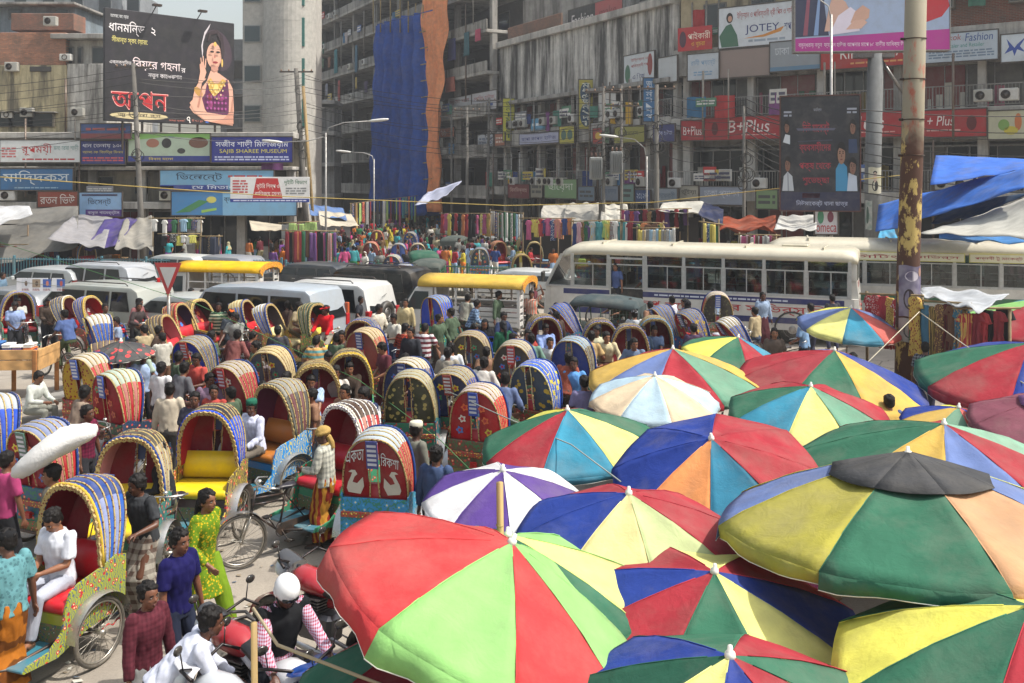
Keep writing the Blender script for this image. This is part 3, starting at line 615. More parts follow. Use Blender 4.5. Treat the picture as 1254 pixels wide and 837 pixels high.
sign(PA,(830,33,872,62),.35,'crumpled red banner with yellow and white Bengali lettering','#b1262a',[('পাইকারী','#ecdcc8',.30,.45,.95,.8,{'b':.04}),('ও খুচরা','#e2b43c',.4,.12,.8,.36,{'b':.03}),('#poly','#4a2a3a',0,0,0,0,{'p':ell(.15,.5,.1,.35),'n':'printed_portrait'})],name='banner',cat='banner',th=.03,rim=None)
sign(PA,(842,66,880,98),.3,'white sign with faint blue letters below the crumpled red banner','#b9bfc4',[('রানী পয়েন্ট','#7f9db8',.1,.5,.9,.8),('#tiny','#7f9db8',.2,.15,.8,.35,{'rows':2})])
m=MB()
sign(PA,(881,60,942,94),.2,'plain pinkish brown blank fascia panel','#8f7d74',[])
sign(PB,(806,70,829,101),.3,'blank white fascia board at the building corner','#b9bcbc',[])
sign(PB,(764,66,801,104),.4,'white sign with two women and red Bengali text hanging at the corner','#c4c8ca',[('ইিণ্ডয়ান ও','#a53a34',.25,.75,.8,.88),('পািকস্তানী শপ','#a53a34',.25,.55,.8,.7),('এ ি েজ','#27306e',.3,.2,.7,.38),('#poly','#3f6b52',0,0,0,0,{'p':ell(.13,.4,.09,.3),'n':'printed_portrait'}),('#poly','#8c3a34',0,0,0,0,{'p':ell(.87,.6,.08,.35),'n':'printed_portrait'})])
sign(Plane(*PB.w(0)[:2],PB.rz,0),(696,4,762,34),-.3,'long banner on the roof edge, black at left and faded red at right','#292627',[('#rect','#a34a48',.52,0,1,1),('Fashion','#c8c0bc',.06,.25,.48,.75,{'b':.03,'sh':.1}),('#rect','#8e2c30',0,0,1,.12,{'n':'red_strip'}),('make','#7c2c2c',.6,.35,.9,.75)],name='banner',cat='banner',th=.04)
def vsign(px0,px1,py0,py1,off,label,bg,txt,tc_,ov=None,plane=PB):
 L=[]
 if ov:L+=[('#poly',ov,0,0,0,0,{'p':ell(.5,.74,.42,.21,18)}),('#poly',ov,0,0,0,0,{'p':ell(.5,.28,.42,.23,18)})]
 L+=[(txt,tc_,.22,.06,.78,.94,{'rot':1,'b':.03,'d':.004})]
 # hangs square to the street: its face looks at the junction
 pl=plane.out(off);a=pl.s_at(px0);Y=pl.Y_at(px0);P_=Plane((px0-CX)*Y/F,Y,0.0)
 return sign(P_,(px0,py0,px1,py1),0,label,bg,L,name='hanging_sign',th=.12)
vsign(709,726,98,158,.9,'tall yellow hanging sign with two dark ovals beside the concrete wall','#b5a94a','মধুছন্দা','#e0e0d0','#27455e')
vsign(616,630,121,173,.9,'small yellow hanging sign with blue foot left of the streaked wall','#c3bd3c','অনামিকা','#3a5a3a')
vsign(788,802,96,149,1.0,'blue hanging sign with yellow head at the building corner','#3d6f9c','জননী শপ','#d8dde0')
vsign(530,540,78,121,1.0,'narrow yellow hanging sign with dark ovals on the orange sheeting','#a8a04a','নকশী','#d8d8c8','#2b4a5c')
sign(PB,(636,163,684,176),.6,'pale lilac sign with blue letters on the lower gallery','#a9abc0',[('ছাপা কাপড় হাউজ','#3a3e78',.06,.25,.94,.75)])
sign(PB,(685,155,703,176),.7,'small yellow sign with two round emblems on the lower gallery','#b4aa3e',[('#poly','#4a6a5c',0,0,0,0,{'p':ell(.3,.5,.18,.3)}),('#poly','#4a6a5c',0,0,0,0,{'p':ell(.72,.5,.18,.3)})])
sign(PB,(726,157,746,176),.7,'small red and green poster sign on the lower gallery','#9c3a32',[('#poly','#d0a83c',0,0,0,0,{'p':ell(.35,.5,.2,.25)}),('#rect','#3c5a3a',.7,0,1,1)])
sign(PB,(752,155,789,175),.6,'olive yellow sign behind the street lamp arm','#8e8a3e',[('েমসার্স','#4c4a2c',.3,.35,.8,.7)])
sign(PB,(800,153,826,174),.6,'dark blue sign next to the building corner','#34386c',[('বুিটক হাউজ','#b8bcd8',.1,.3,.9,.7)])
sign(PB,(650,145,668,160),.3,'small sky blue plate on the upper gallery rail','#5c9cc0',[('#tiny','#dfe8ee',.1,.3,.9,.7,{'rows':1})])
sign(PB,(733,113,754,148),.35,'white cloth hung over the gallery rail','#c2c0ba',[],name='hanging_cloth',cat='cloth',th=.02,rim=None)
sign(PB,(549,119,577,139),.7,'white sign with red and blue Bengali lines beside the orange sheeting','#b0b2b4',[('সুতা ঘর','#8a4440',.08,.55,.92,.85),('#tiny','#445a90',.1,.15,.9,.4,{'rows':1})])
sign(PB,(578,113,608,135),.7,'white sign with pinkish lettering next to the balcony','#b4b2b4',[('েবািরং হাউজ','#9c5a5a',.08,.55,.92,.85),('#tiny','#445a90',.1,.15,.9,.4,{'rows':1})])
sign(PB,(539,157,556,168),.8,'small orange and white sign low on the unfinished block','#b0603c',[('৯৯','#e4dccc',.1,.2,.45,.8,{'b':.05})])
sign(PB,(585,165,604,180),.8,'small grey-white sign right of the small orange sign','#a4a8ac',[('#tiny','#5c6478',.1,.2,.9,.8,{'rows':2})])
sign(PB,(606,164,618,179),.8,'small rusty red sign at the block corner','#a4644c',[('#tiny','#d8c8b8',.1,.2,.9,.8,{'rows':2,'s':4})])
# band of signs under the first gallery (over the stalls)
band=[(622,648,226,243,'#6f2a2a','#c8a89c','PB','dark red'),(650,664,222,242,'#8c8674',None,'PB','khaki'),(667,706,220,243,'#7c9c6c','#d8dcc8','PB','green and white'),(708,728,229,246,'#6c7c88',None,'PB','slate grey'),(736,757,228,246,'#77808a','#4a5c70','PB','grey blue'),(762,776,226,247,'#6e8a80',None,'PB','grey green'),(778,796,233,250,'#24406e','#c8d0dc','PB','navy'),(803,829,231,250,'#8a949c','#5c6a78','PB','pale grey'),(832,855,228,246,'#a39c8c','#3c3a36','PA','beige'),(857,911,229,251,'#8d93a0','#c8ccd4','PA','dusty lilac'),(926,952,233,256,'#7c9468',None,'PA','moss green')]
for i,(a,b,c,d,bg,tcol,pl,nm)in enumerate(band):
 sign(PB if pl=='PB' else PA,(a,c,b,d),1.6,'%s shop board above the garment stalls, %s'%(nm,['leftmost','second from left','third from left','fourth from left','near the transformer pole','right of the transformer pole','with pale digits','before the corner','just past the corner','widest of the row','last before the hoarding'][i]),bg,[(['িবসিমল্লাহ','','ছােয়দা','','মাতৃ ভাণ্ডার','','২৩১২৬৬','জামদানী','ভূঁইয়া','ঢাকা প্যাশন',''][i],tcol,.1,.35,.9,.8,{'b':.02})]if tcol else[('#tiny','#4c4c48',.1,.2,.9,.8,{'rows':2,'s':i})])
 # the couple billboard at the top right, and its grey column
cb=sign(Plane(0,44,-0.10),(974,-34,1163,62),0,'large pale blue billboard of a couple above the street on a grey column','#9fb0cc',[('#poly','#b02c8c',0,0,0,0,{'p':[(0,0),(1,0),(1,.26),(0,.10+.06)]}),('বসুন্ধরায় নতুন, ফ্যাশন হাউজ আপনার মােপ ৮৫ বাড়ীর আিধক্য উপহার িদন','#e6d0e0',.02,.035,.80,.12,{'b':.02,'d':.004}),('#poly','#b8202e',0,0,0,0,{'p':[(.78,.30),(.95,.42),(1,.55),(.97,.80),(.80,.8)]}),('#rect','#8c2c20',0,0,1,.02)],name='billboard',cat='billboard',th=.6,rim='#8e8c88')
pl_=Plane(0,44,-0.10);Wc=pl_.s_at(1163)-pl_.s_at(974);Hc=pl_.at(1068,-34)[1]-pl_.at(1068,62)[1]
figure(cb,Wc,Hc,[('#2e3450',[(.0,.18),(.0,.75),(.10,.85),(.18,.78),(.20,.45),(.22,.2)]),('#8c4a5c',[(.05,.2),(.08,.75),(.10,.75),(.08,.2)]),('#7f9ac4',[(.12,.2),(.15,.7),(.165,.7),(.15,.2)]),('#2a1a1c',ell(.26,.92,.09,.2)),('#d0a896',[(.19,.25),(.22,.55),(.25,.75),(.33,.62),(.36,.5),(.40,.40),(.38,.26)]),('#d4ac9a',ell(.29,.83,.055,.15)),('#e2d8e6',[(.22,.2),(.28,.45),(.36,.56),(.41,.48),(.42,.25)]),('#d0a48f',[(.36,.36),(.39,.5),(.44,.58),(.485,.52),(.48,.42),(.44,.36),(.40,.31)]),('#d8ae9a',[(.33,.27),(.38,.38),(.44,.40),(.47,.36),(.43,.28)]),('#5c1c20',ell(.285,.745,.03,.015)),('#20181a',ell(.265,.69,.018,.022))])
m=MB();c0=atY(1070,300,45.5);
t=thing('billboard_column','stout round grey column standing under the couple billboard','column',(c0.x,c0.y,0))
m.tube([(0,0,0),(-.05,0,5),(.1,0,H+(HZ-58)*45.5/F)],[.42,.38,.36],16);m.build('shaft',M('concrete','#7b7d7c','#66686a',st=.5),t)
m=MB();m.box(-.9,-.3,10.9,.9,.3,11.15);m.tube([(.3,0,10.9),(1.6,.1,9.0)],.08,6);m.build('head_bracket',M('metal','#8a8886'),t)
# black hoarding of portraits
hz_=Plane(0,41,-0.28)
hd=sign(hz_,(956,118,1053,258),0,'black portrait hoarding with red Bengali lettering behind the bus','#24242a',[('িনউ মােকর্ট','#a83040',.28,.66,.62,.78,{'b':.05}),('ব্যবসায়ীেদর','#a83040',.24,.50,.64,.60,{'b':.04}),('পক্ষ েথেক','#a83040',.24,.34,.64,.42,{'b':.04}),('শুেভচ্ছা','#a83040',.28,.22,.62,.29,{'b':.04}),('#rect','#2b2b44',0,0,1,.16),('#rect','#7c3040',.28,.11,.50,.15),('িনউমােকর্ট থানা ছাত্র','#b4b8cc',.2,.03,.85,.09,{'b':.02}),('অভিনন্দন','#9ca0ac',.42,.86,.52,.9),('#tiny','#9ca0ac',.04,.82,.14,.88,{'rows':2}),('#tiny','#9ca0ac',.84,.84,.96,.9,{'rows':2})],name='hoarding',cat='hoarding',rim='#5c3c38')
pw=hz_.s_at(1053)-hz_.s_at(956);ph=hz_.at(1004,118)[1]-hz_.at(1004,258)[1]
figure(hd,pw,ph,[('#b8bcc0',[(.02,.17),(.04,.30),(.09,.34),(.15,.30),(.17,.17)]),('#8c9098',[(.09,.17),(.085,.33),(.10,.33),(.11,.17)]),('#c8ccd0',[(.03,.60),(.06,.67),(.12,.66),(.12,.58)]),('#3f8cb4',[(.70,.17),(.70,.36),(.76,.44),(.84,.38),(.86,.17)]),('#c0c8d4',[(.84,.17),(.86,.33),(.96,.30),(.97,.17)]),('#2c3c5c',[(.86,.50),(.86,.62),(.96,.62),(.97,.50)])]+face(.09,.40,.036,.062,'#7f5a48')+face(.08,.73,.032,.052,'#7f5a48')+face(.77,.49,.052,.09,'#96705a')+face(.91,.38,.042,.07,'#84604e')+face(.91,.72,.036,.06,'#84604e'))
figure(hd,pw,ph,[('#56586a',[(.20,.72),(.22,.70),(.68,.70),(.70,.72)]),('#3c3c4c',[(.22,.60),(.66,.61),(.66,.62),(.22,.61)])])
for px,py0,py1,lab,bg,L in((1012,245,287,'white poster board with red capitals at its foot on the lamp pole','#cfccd0',[('omeca','#b0282c',.06,.06,.94,.26,{'b':.06}),('নামলািট','#b0282c',.06,.78,.5,.92,{'b':.03}),('#poly','#4a8c6c',0,0,0,0,{'p':ell(.25,.5,.14,.2),'n':'printed_portrait'}),('#poly','#7c3c50',0,0,0,0,{'p':ell(.68,.5,.14,.16),'n':'printed_portrait'}),('#poly','#3c4c6c',0,0,0,0,{'p':ell(.55,.86,.08,.08),'n':'printed_portrait'})]),(1017,200,244,'narrow red and white notice board above the white poster board','#d4ccc8',[('#rect','#b43c30',0,.72,1,1),('িবজ্ঞপ্তি','#e8d8c0',.1,.78,.9,.92),('#poly','#2c2c30',0,0,0,0,{'p':ell(.28,.55,.13,.12),'n':'printed_portrait'}),('#poly','#2c2c30',0,0,0,0,{'p':ell(.72,.55,.13,.12),'n':'printed_portrait'}),('#tiny','#b43c30',.1,.08,.9,.36,{'rows':3})])):
 sign(Plane(0,38.6+(py0<220)*.0,-0.05),(px-(14 if py0>220 else 6),py0,px+(14 if py0>220 else 8),py1),0,lab,bg,L,name='notice_board',th=.05)
 # ---------------------------------------------------------------- clutter on the facades: pipes, air conditioners, grilles, small plates
rc_=random.Random(77)
def clutter(par,x0,x1,levels,y,n):
 for i in range(n):
  x=rc_.uniform(x0,x1-1);z=rc_.choice(levels);k=rc_.random()
  if k<.38:
   m=MB();m.bev(x,y-.38,z+.1,x+.85,y,z+.7,.03);o=m.build('air_conditioner',M('paint',rc_.choice(['#c4c2bc','#a8a69e','#b8b4a4']),dirt=.6),par);m=MB();m.ring((x+.3,y-.395,z+.4),(0,1,0),.2,.02,14,4);m.tube([(x+.3,y-.39,z+.4),(x+.3,y-.385,z+.4)],.18,12);m.build('fan_grille',M('metal','#4a4846'),o)
  elif k<.6:m=MB();zz=z-rc_.uniform(1,3);m.tube([(x,y-.08,zz),(x,y-.08,z+2.6)],rc_.choice([.05,.07]),6);m.build('drain_pipe',M('metal',rc_.choice(['#8a8478','#6a5c50','#9a9890']),met=.2),par)
  elif k<.8:c_=rc_.choice(['#b4302c','#c8c4bc','#3c5c94','#c0a83c','#4c7a5c','#8c8c90','#c8c4bc']);w_=rc_.uniform(.7,1.8);h_=rc_.uniform(.4,.9);m=MB();m.bev(x,y-.16,z+.5,x+w_,y-.08,z+.5+h_,.015);o=m.build('notice_plate',M('vinyl',c_),par);m=MB();tiny_print(m,x+.08,z+.6,x+w_-.08,z+.4+h_,2,y-.165,seed=i);m.build('small_print',M('vinyl','#d8d4cc' if c_ not in('#c8c4bc','#c0a83c')else '#4c4a60'),o)
  else:
   m=MB();w_=rc_.uniform(.5,1.3);h_=rc_.uniform(.7,1.5);ph=rc_.uniform(0,6);m.sheet(lambda u,v:(x+w_*u,y-.12-.05*sin(u*9+ph),z+1.1-h_*v+.02*sin(u*6)),10,4);o=m.build('hung_cloth',M('cloth',rc_.choice(['#a83c3c','#3c6a8c','#c8c4b8','#7c4c7c','#4c7c6c','#c8a040','#2c3c6c','#b86a80'])),par)
clutter(bA,0,LA,(4.4,8.75),-1.35,48);clutter(bA,0,LA,(13.2,14.2),.4,22)
clutter(bB,x620,-1,(4.45,),-1.25,40);clutter(bB,x620,-1,(8.95,),-.3,40);clutter(bC,xe,-1,[z+.1 for z in zs],-1.2,90)
clutter(hs_,1,X62(130),(6,9,12,15),-.02,16);clutter(bL,0,LL,(3.7,5.9),-.9,18);clutter(h3,0,24,(15,18,21),-.02,8)
# ================================================================ UMBRELLAS
PAL=dict(R='#b02032',r='#a8313c',G='#2f7457',g='#6aa183',Y='#e9e23a',y='#dcb238',B='#1e3f9c',b='#6a82bb',C='#2694b4',c='#4f9fc0',O='#f29a48',o='#d6a06c',K='#3c3d40',W='#e4e2e2',P='#5f3f96',L='#8fce6a',l='#9fcfa6',E='#e8cfa8',e='#b8d4e2',M='#d22d30',D='#8f4b5c',V='#6b3f72',k='#e2d48a',n='#c3d08c',S='#e26256',T='#1f7fa0',t='#86b79a',u='#b5ab22',I='#ece878',Q='#1d5c46',q='#8c1724')
for k_ in PAL:
 c_=lin(PAL[k_]);g_=.3*c_[0]+.59*c_[1]+.11*c_[2];PAL[k_]=tuple(round((x*.86+g_*.14)*.97+.004,4)for x in c_)
def umbrella(px,py,rpx,za,cols,label,rot=0.0,tilt=(0,0),hr=0.40,val=0.10,cap=None,cut=None,pole_top=None,R=None,loc=None):
 dz=H-za
 Y=F*dz/(py-HZ)if loc is None else loc[1]
 R=R or rpx*Y/F
 X=(px-CX)*Y/F if loc is None else loc[0]
 t=thing('market_umbrella',label,'umbrella',(X,Y,0),0,'coloured umbrellas over the street stalls')
 Mt=Matrix.Translation((0,0,za))@Matrix.Rotation(tilt[0],4,'X')@Matrix.Rotation(tilt[1],4,'Y')@rotz(rot)
 hgt=R*hr;n=8;nu,nv=10,14;rnd=random.Random(int(px*7+py))
 def prof(s):
  return-hgt*(0.70*s+0.30*s**2.8)
 for i in range(n):
  a0=2*pi*i/n;a1=2*pi*(i+1)/n;wob=rnd.uniform(-.02,.02);w2=rnd.uniform(0,6)
  def P(u,v):
   s=v;a=a0+(a1-a0)*u;e=sin(pi*u)
   chord=cos((a1-a0)/2)/cos(a-(a0+a1)/2)
   rr=R*s*(chord+(1-chord)*.45)
   z=prof(s)-R*.036*e*sin(pi*min(1,s*.9))*(1 if s<.98 else 1)+R*.006*sin(9*u+w2)*s+R*.004*sin(23*s+7*u+w2)*s
   return Mt@Vector((rr*cos(a),rr*sin(a),z))
  m=MB();m.sheet(P,nu,nv)
  def V(u,v):
   p=P(u,1.0);a=a0+(a1-a0)*u
   q=Mt.to_3x3()@Vector((cos(a)*.02,sin(a)*.02,-1));ri=.02*sin(u*13+w2)*v
   return p+q*val*v*R/1.2*(1-.15*sin(u*7+w2))+Vector((cos(a),sin(a),0))*ri
  m.sheet(V,nu,2)
  for f in range(len(m.f)):pass
  ck=cols[i%len(cols)];pp_=[V(u_/10,1.0)for u_ in range(11)]
  o=m.build('panel',M('canvas',PAL[ck],PAL['M'],pat='floral',sc=7.0)if cut else M('canvas',PAL[ck],tr=.22,dirt=.5,fine=16.0),t);solid(o,.004)
  m=MB();m.tube(pp_,.0045,4);m.build('piping',M('cloth','#d8d4c8'),t);m=MB();m.tube([P(0,v_/8)+Vector((0,0,.003))for v_ in range(1,9)],.0042,4);m.build('seam',M('cloth',PAL[ck]),t)
 if cap:
  m=MB()
  for i in range(n):
   a0=2*pi*i/n;a1=a0+2*pi/n
   m.sheet(lambda u,v:Mt@Vector((R*.42*v*cos(a0+(a1-a0)*u)*cos(pi/8)/cos(pi/8*(2*u-1)),R*.42*v*sin(a0+(a1-a0)*u)*cos(pi/8)/cos(pi/8*(2*u-1)),prof(.42*v)+.022-R*.012*sin(pi*u)*v)),4,4)
  solid(m.build('crown_patch',M('canvas',PAL[cap],dirt=.3),t),.006)
 m=MB();m.X=Mt;m.tube([(0,0,-.02),(0,0,.02),(0,0,.025),(0,0,.06)],[.036,.03,.018,.014],8);m.build('finial',M('plastic','#dcd9cf'),t)
 m=MB();top=Mt@Vector((0,0,-.01));ax=(Mt.to_3x3()@Vector((0,0,-1))).normalized();ln=za*.98/max(.3,-ax.z)
 m.tube([top,top+ax*ln],.022,8);m.build('pole',M('metal','#8f8d88',met=.5),t)
 for i in range(n):
  a=2*pi*i/n;m=MB();m.X=Mt
  m.tube([(R*s*cos(a),R*s*sin(a),prof(s)-.015)for s in(0,.35,.7,1.0)],.006,4);m.tube([(0,0,-hgt*1.15),(R*.45*cos(a),R*.45*sin(a),prof(.45)-.02)],.005,4)
  m.build('rib',M('metal','#77756f'),t)
 return t
 # ================================================================ FENCES, POLES, WIRES
def fence(p0,p1,h,label,col='#3f7280',bar=.14,gname=None):
 a=Vector((p0[0],p0[1],0));b=Vector((p1[0],p1[1],0));L=(b-a).length
 t=thing('road_fence',label,'fence',a,atan2(b.y-a.y,b.x-a.x))
 mt=M('paint',col,dirt=.5,coat=0)
 m=MB();m.bev(0,-.13,0,L,.13,.22,.03);m.build('kerb',CONC,t)
 for z in(.32,h-.12):m=MB();m.bev(0,-.025,z,L,.025,z+.05,.008);m.build('rail',mt,t)
 m=MB();x=.1
 while x<L:m.box(x,-.012,.2,x+.03,.012,h-.02);x+=bar
 tag(m.build('fence_bars',mt,t),kind='stuff')
 n=max(1,round(L/2.2))
 for i in range(n+1):
  x=L*i/n;m=MB();m.bev(x-.05,-.05,0,x+.05,.05,h+.08,.012);m.build('post',mt,t)
 return t
def utility_pole(px,pt,pb,Y,lean,label,r=.16,arms=1,stuff=True,col='#77736c',name='utility_pole',box_=False):
 base=atY(px,0,Y);zt=H-(pt-HZ)*Y/F
 t=thing(name,label,'pole',(base.x,base.y,0));lx=lean
 m=MB();m.tube([(0,0,0),(lx*.4,0,zt*.4),(lx,0,zt)],[r,r*.85,r*.65],10);m.build('shaft',M('concrete',col,'#5f5b55',st=.5),t)
 rnd=random.Random(int(px))
 for k in range(arms):
  z=zt-.25-k*.9;m=MB();x=lx*z/zt;m.box(x-1.0,-.05,z,x+1.0,.05,z+.09);ar=m.build('cross_arm',M('metal','#5d5854'),t)
  for q in(-.9,-.45,.45,.9):m=MB();m.tube([(x+q,0,z+.09),(x+q,0,z+.13),(x+q,0,z+.2)],[.03,.05,.03],8);m.build('insulator',M('plastic','#8a6a50'),ar)
 if stuff:
  m=MB()
  for i in range(7):
   z=zt*rnd.uniform(.55,.9);x=lx*z/zt;m.ring((x+rnd.uniform(-.2,.2),-.15+rnd.uniform(-.1,.1),z),(rnd.uniform(-.4,.4),1,rnd.uniform(-.3,.3)),rnd.uniform(.15,.35),.02,14,4)
  tag(m.build('cable_coils',M('plastic','#26241f',dirt=.2),t),kind='stuff')
 if box_:
  for q,zz,wd in((-.75,5.0,.42),(.35,5.3,.4)):
   m=MB();m.bev(q,-.35,zz,q+wd*1.6,.25,zz+1.2,.05);b_=m.build('transformer_tank',M('paint','#8d8f8d',dirt=.6),t)
   m=MB()
   for k in range(6):m.box(q+.05+k*wd*.25,-.47,zz+.1,q+.09+k*wd*.25,-.35,zz+1.05)
   m.build('cooling_fins',M('paint','#7d7f7d',dirt=.6),b_)
   for k in range(3):m=MB();m.tube([(q+.12+k*.22,-.05,zz+1.2),(q+.12+k*.22,-.05,zz+1.32),(q+.12+k*.22,-.05,zz+1.45)],[.03,.055,.025],8);m.build('bushing',M('plastic','#6d4a38'),b_)
 return t
def street_lamp(px,pt,Y,label,arm=2.6,side=1,r=.07,two=False,rise=.6,drop=0):
 r=r*.72
 base=atY(px,0,Y);zt=H-(pt-HZ)*Y/F
 t=thing('street_lamp',label,'street lamp',(base.x,base.y,0))
 m=MB();m.tube([(0,0,0),(0,0,zt*.5),(0,0,zt)],[r*1.3,r,r*.8],8);m.build('shaft',M('metal','#a6a5a1',met=.5,r=.45,dirt=.3),t)
 for s_,rs in((side,rise),)+(((-side,rise-.9),)if two else()):
  m=MB();pts=[(0,0,zt-.3),(s_*.12,0,zt+rs*.5),(s_*arm*.4,0,zt+rs),(s_*arm,-.1,zt+rs*1.15-drop)];m.tube(pts,.026,6);a_=m.build('arm',M('metal','#a6a5a1',met=.5,r=.45,dirt=.3),t)
  m=MB();e=pts[-1];m.loft([[(e[0]+s_*q,e[1]+ww*cos(k*pi/4),e[2]+hh*sin(k*pi/4)+q*.1*1)for k in range(8)]for q,ww,hh in((-.1,.04,.04),(.1,.12,.07),(.55,.15,.08),(.85,.09,.05),(.9,.02,.02))]);m.build('lamp_head',M('plastic','#c9c8c2',r=.3),a_)
 return t
wc={}
def wire(p0,p1,sag,r=.018,tail='',label='black overhead cable sagging between poles and buildings',col='#1d1c1b',group='overhead cables',name='overhead_cable',n=14):
 p0=Vector(p0);p1=Vector(p1);m=MB()
 f_=lambda q:[n_ for x_,n_ in((-30,'left edge'),(-15,'billboard pole'),(-8,'cabled pole'),(4,'side street'),(7,'transformer pole'),(9,'corner pole'),(12,'rusty thin pole'),(20,'tall lamp pole'),(99,'right edge'))if q<x_][0]
 k_=(f_(p0.x),f_(p1.x),tail);wc[k_]=wc.get(k_,0)+1;o_='topmost second third fourth fifth sixth seventh eighth ninth tenth eleventh twelfth'.split()[min(11,wc[k_]-1)]
 if group=='overhead cables':label='%s black cable between the %s and the %s'%(o_,f_(p0.x),f_(p1.x))+tail
 m.tube([p0.lerp(p1,i/n)-Vector((0,0,sag*4*(i/n)*(1-i/n)))for i in range(n+1)],r,4,cap=False)
 return tag(m.build(name,M('plastic',col,dirt=.2),None),label,'cable' if 'rope' not in name else 'rope',group)
 # ================================================================ CLOTH SHEETS
def tarp(c,label,col,sag=.3,rip=.06,name='tarpaulin',nu=18,nv=12,seed=0,tr=.12,kind='canvas',droop=0.0,group=None,thick=.012,dirt=.5,col2=None):
 """c = four corners (near-left, near-right, far-right, far-left)"""
 A,B,D,E_=[Vector(p)for p in c];ph=seed*1.7
 def P(u,v):
  p=A.lerp(B,u).lerp(E_.lerp(D,u),v)
  z=-sag*16*u*(1-u)*v*(1-v)*.8-rip*(sin(u*14+ph+v*3)*.5+sin((u+v)*19+ph*2)*.3+abs(sin(u*7+v*5+ph))*.8)*(1-.4*v)
  if droop and v<.16:z-=droop*(1-v/.16)**1.5
  z+=-.04*(1-v)*abs(sin(u*3.5*pi))
  return p+Vector((0,0,z))
 m=MB();m.sheet(P,nu,nv);o=m.build(name,M(kind,col,col2,tr=tr,dirt=dirt),None);solid(o,thick)
 return tag(o,label,'tarpaulin' if name=='tarpaulin' else name.split('_')[-1],group)
_g={}
def garment_mesh(kind,v=0):
 if(kind,v)in _g:return _g[(kind,v)]
 r=random.Random(v*31+len(kind));ph=r.uniform(0,6);m=MB()
 if kind=='scarf':prof=[(.0,.10),(.5,.11),(1,.12)];n=8;A=.02
 elif kind=='shirt':prof=[(0,.10),(.04,.24),(.22,.36),(.24,.22),(.6,.22),(1,.24)];n=10;A=.02
 elif kind=='dress':prof=[(0,.10),(.03,.22),(.18,.34),(.20,.20),(.45,.18),(1,.36)];n=10;A=.03
 elif kind=='trousers':prof=[(0,.19),(.1,.2),(.5,.2),(1,.18)];n=8;A=.02
 def wd(t):
  for(a,b),(c_,d)in zip(prof,prof[1:]):
   if t<=c_:return b+(d-b)*(t-a)/max(c_-a,1e-6)
  return prof[-1][1]
 ts=sorted(set([i/12 for i in range(13)]+[p[0]for p in prof]))
 rings=[]
 for t in ts:
  w_=wd(t);f=[]
  for j in range(n+1):u=-1+2*j/n;f.append((u*w_,-.03*(1-u*u)-A*sin(u*9+ph+t*3)*(.3+t),-t))
  b_=[(x,y+.05,z)for x,y,z in f[::-1]];rings.append(f+b_)
 m.loft(rings,0,True,True,True)
 me=m.mesh(kind,M('cloth','#888888'));_g[(kind,v)]=me;return me
GN={'#b3202c':'red','#d9c23a':'yellow','#2f6f46':'green','#23407f':'blue','#d8d5cc':'white','#1e1d20':'black','#c2477c':'pink','#3a9aa0':'teal','#6d3f84':'purple','#d67a2c':'orange','#8fb8d2':'pale blue','#7a5238':'brown','#9c9a94':'grey','#8c1c2c':'maroon','#a9c964':'lime'}
def garment(kind,loc,L,wsc,col,label,group,rz=0,pat=None,name=None,cat=None):
 cl_=lin(col);gy_=sum(cl_)/3;col=tuple(round(x*.74+gy_*.2+.008,4)for x in cl_)
 o=link(name or('hanging_'+kind),garment_mesh(kind,random.randrange(4)),None,loc,rz,[M('cloth',col,pat[1]if pat else None,**({'pat':pat[0],'sc':pat[2]}if pat else{}))])
 o.scale=(wsc,1,L);return tag(o,label,cat or kind,group)
def cloth_row(p0,p1,kind,L,n,cols,place,wsc=1.0,rod=True,jit=.1,group=None,seed=1,posts=True,grp_label=None,pats=0.2):
 p0=Vector(p0);p1=Vector(p1);r=random.Random(seed);rz=atan2(p1.y-p0.y,p1.x-p0.x)
 if rod:
  t=thing('clothes_rail','bamboo clothes rail %s'%place,'rail',(p0.x,p0.y,0),rz,'bamboo clothes rails')
  Lr=(p1-p0).length;m=MB();m.tube([(-.2,0,p0.z+.02),(Lr+.2,0,p1.z+.02)],.025,6);m.build('rod',M('wood','#8f7a55'),t)
  if posts:
   for x in(0,Lr):m=MB();m.tube([(x,.05,0),(x,.03,p0.z+.1)],.035,6);m.build('post',M('wood','#7c6a4c'),t)
 plur={'scarf':'scarves','shirt':'shirts','dress':'dresses','trousers':'trousers'}[kind];picks=[];O_='first second third fourth fifth sixth seventh eighth ninth tenth'.split()
 for i in range(n):k=r.choice(cols);picks.append((k,r.random()<pats))
 for i in range(n):
  k,dopat=picks[i];dz_=Vector((0,r.uniform(-.08,.08),r.uniform(-.09,.02)));j_=[q for q in range(n)if picks[q]==picks[i]];od='%s from the left of the '%O_[min(9,j_.index(i))]if len(j_)>1 else '';p=p0.lerp(p1,(i+.5+r.uniform(-jit,jit))/n)
  pt=None
  if dopat:pt=(r.choice(['floral','floral','vstripe']),r.choice(['#d8d5cc','#c8a860','#8c3a3a']),r.choice([14,22,30]))
  garment(kind,p+dz_,L*r.uniform(.68,1.15),wsc*r.uniform(.8,1.15),k,'%s%s %s %s, %s'%(od,GN.get(k,'dark'),'patterned' if pt else 'plain',plur if od else kind,place),group or('%s hung %s'%(plur,place)),rz+r.uniform(-.35,.35),pt)
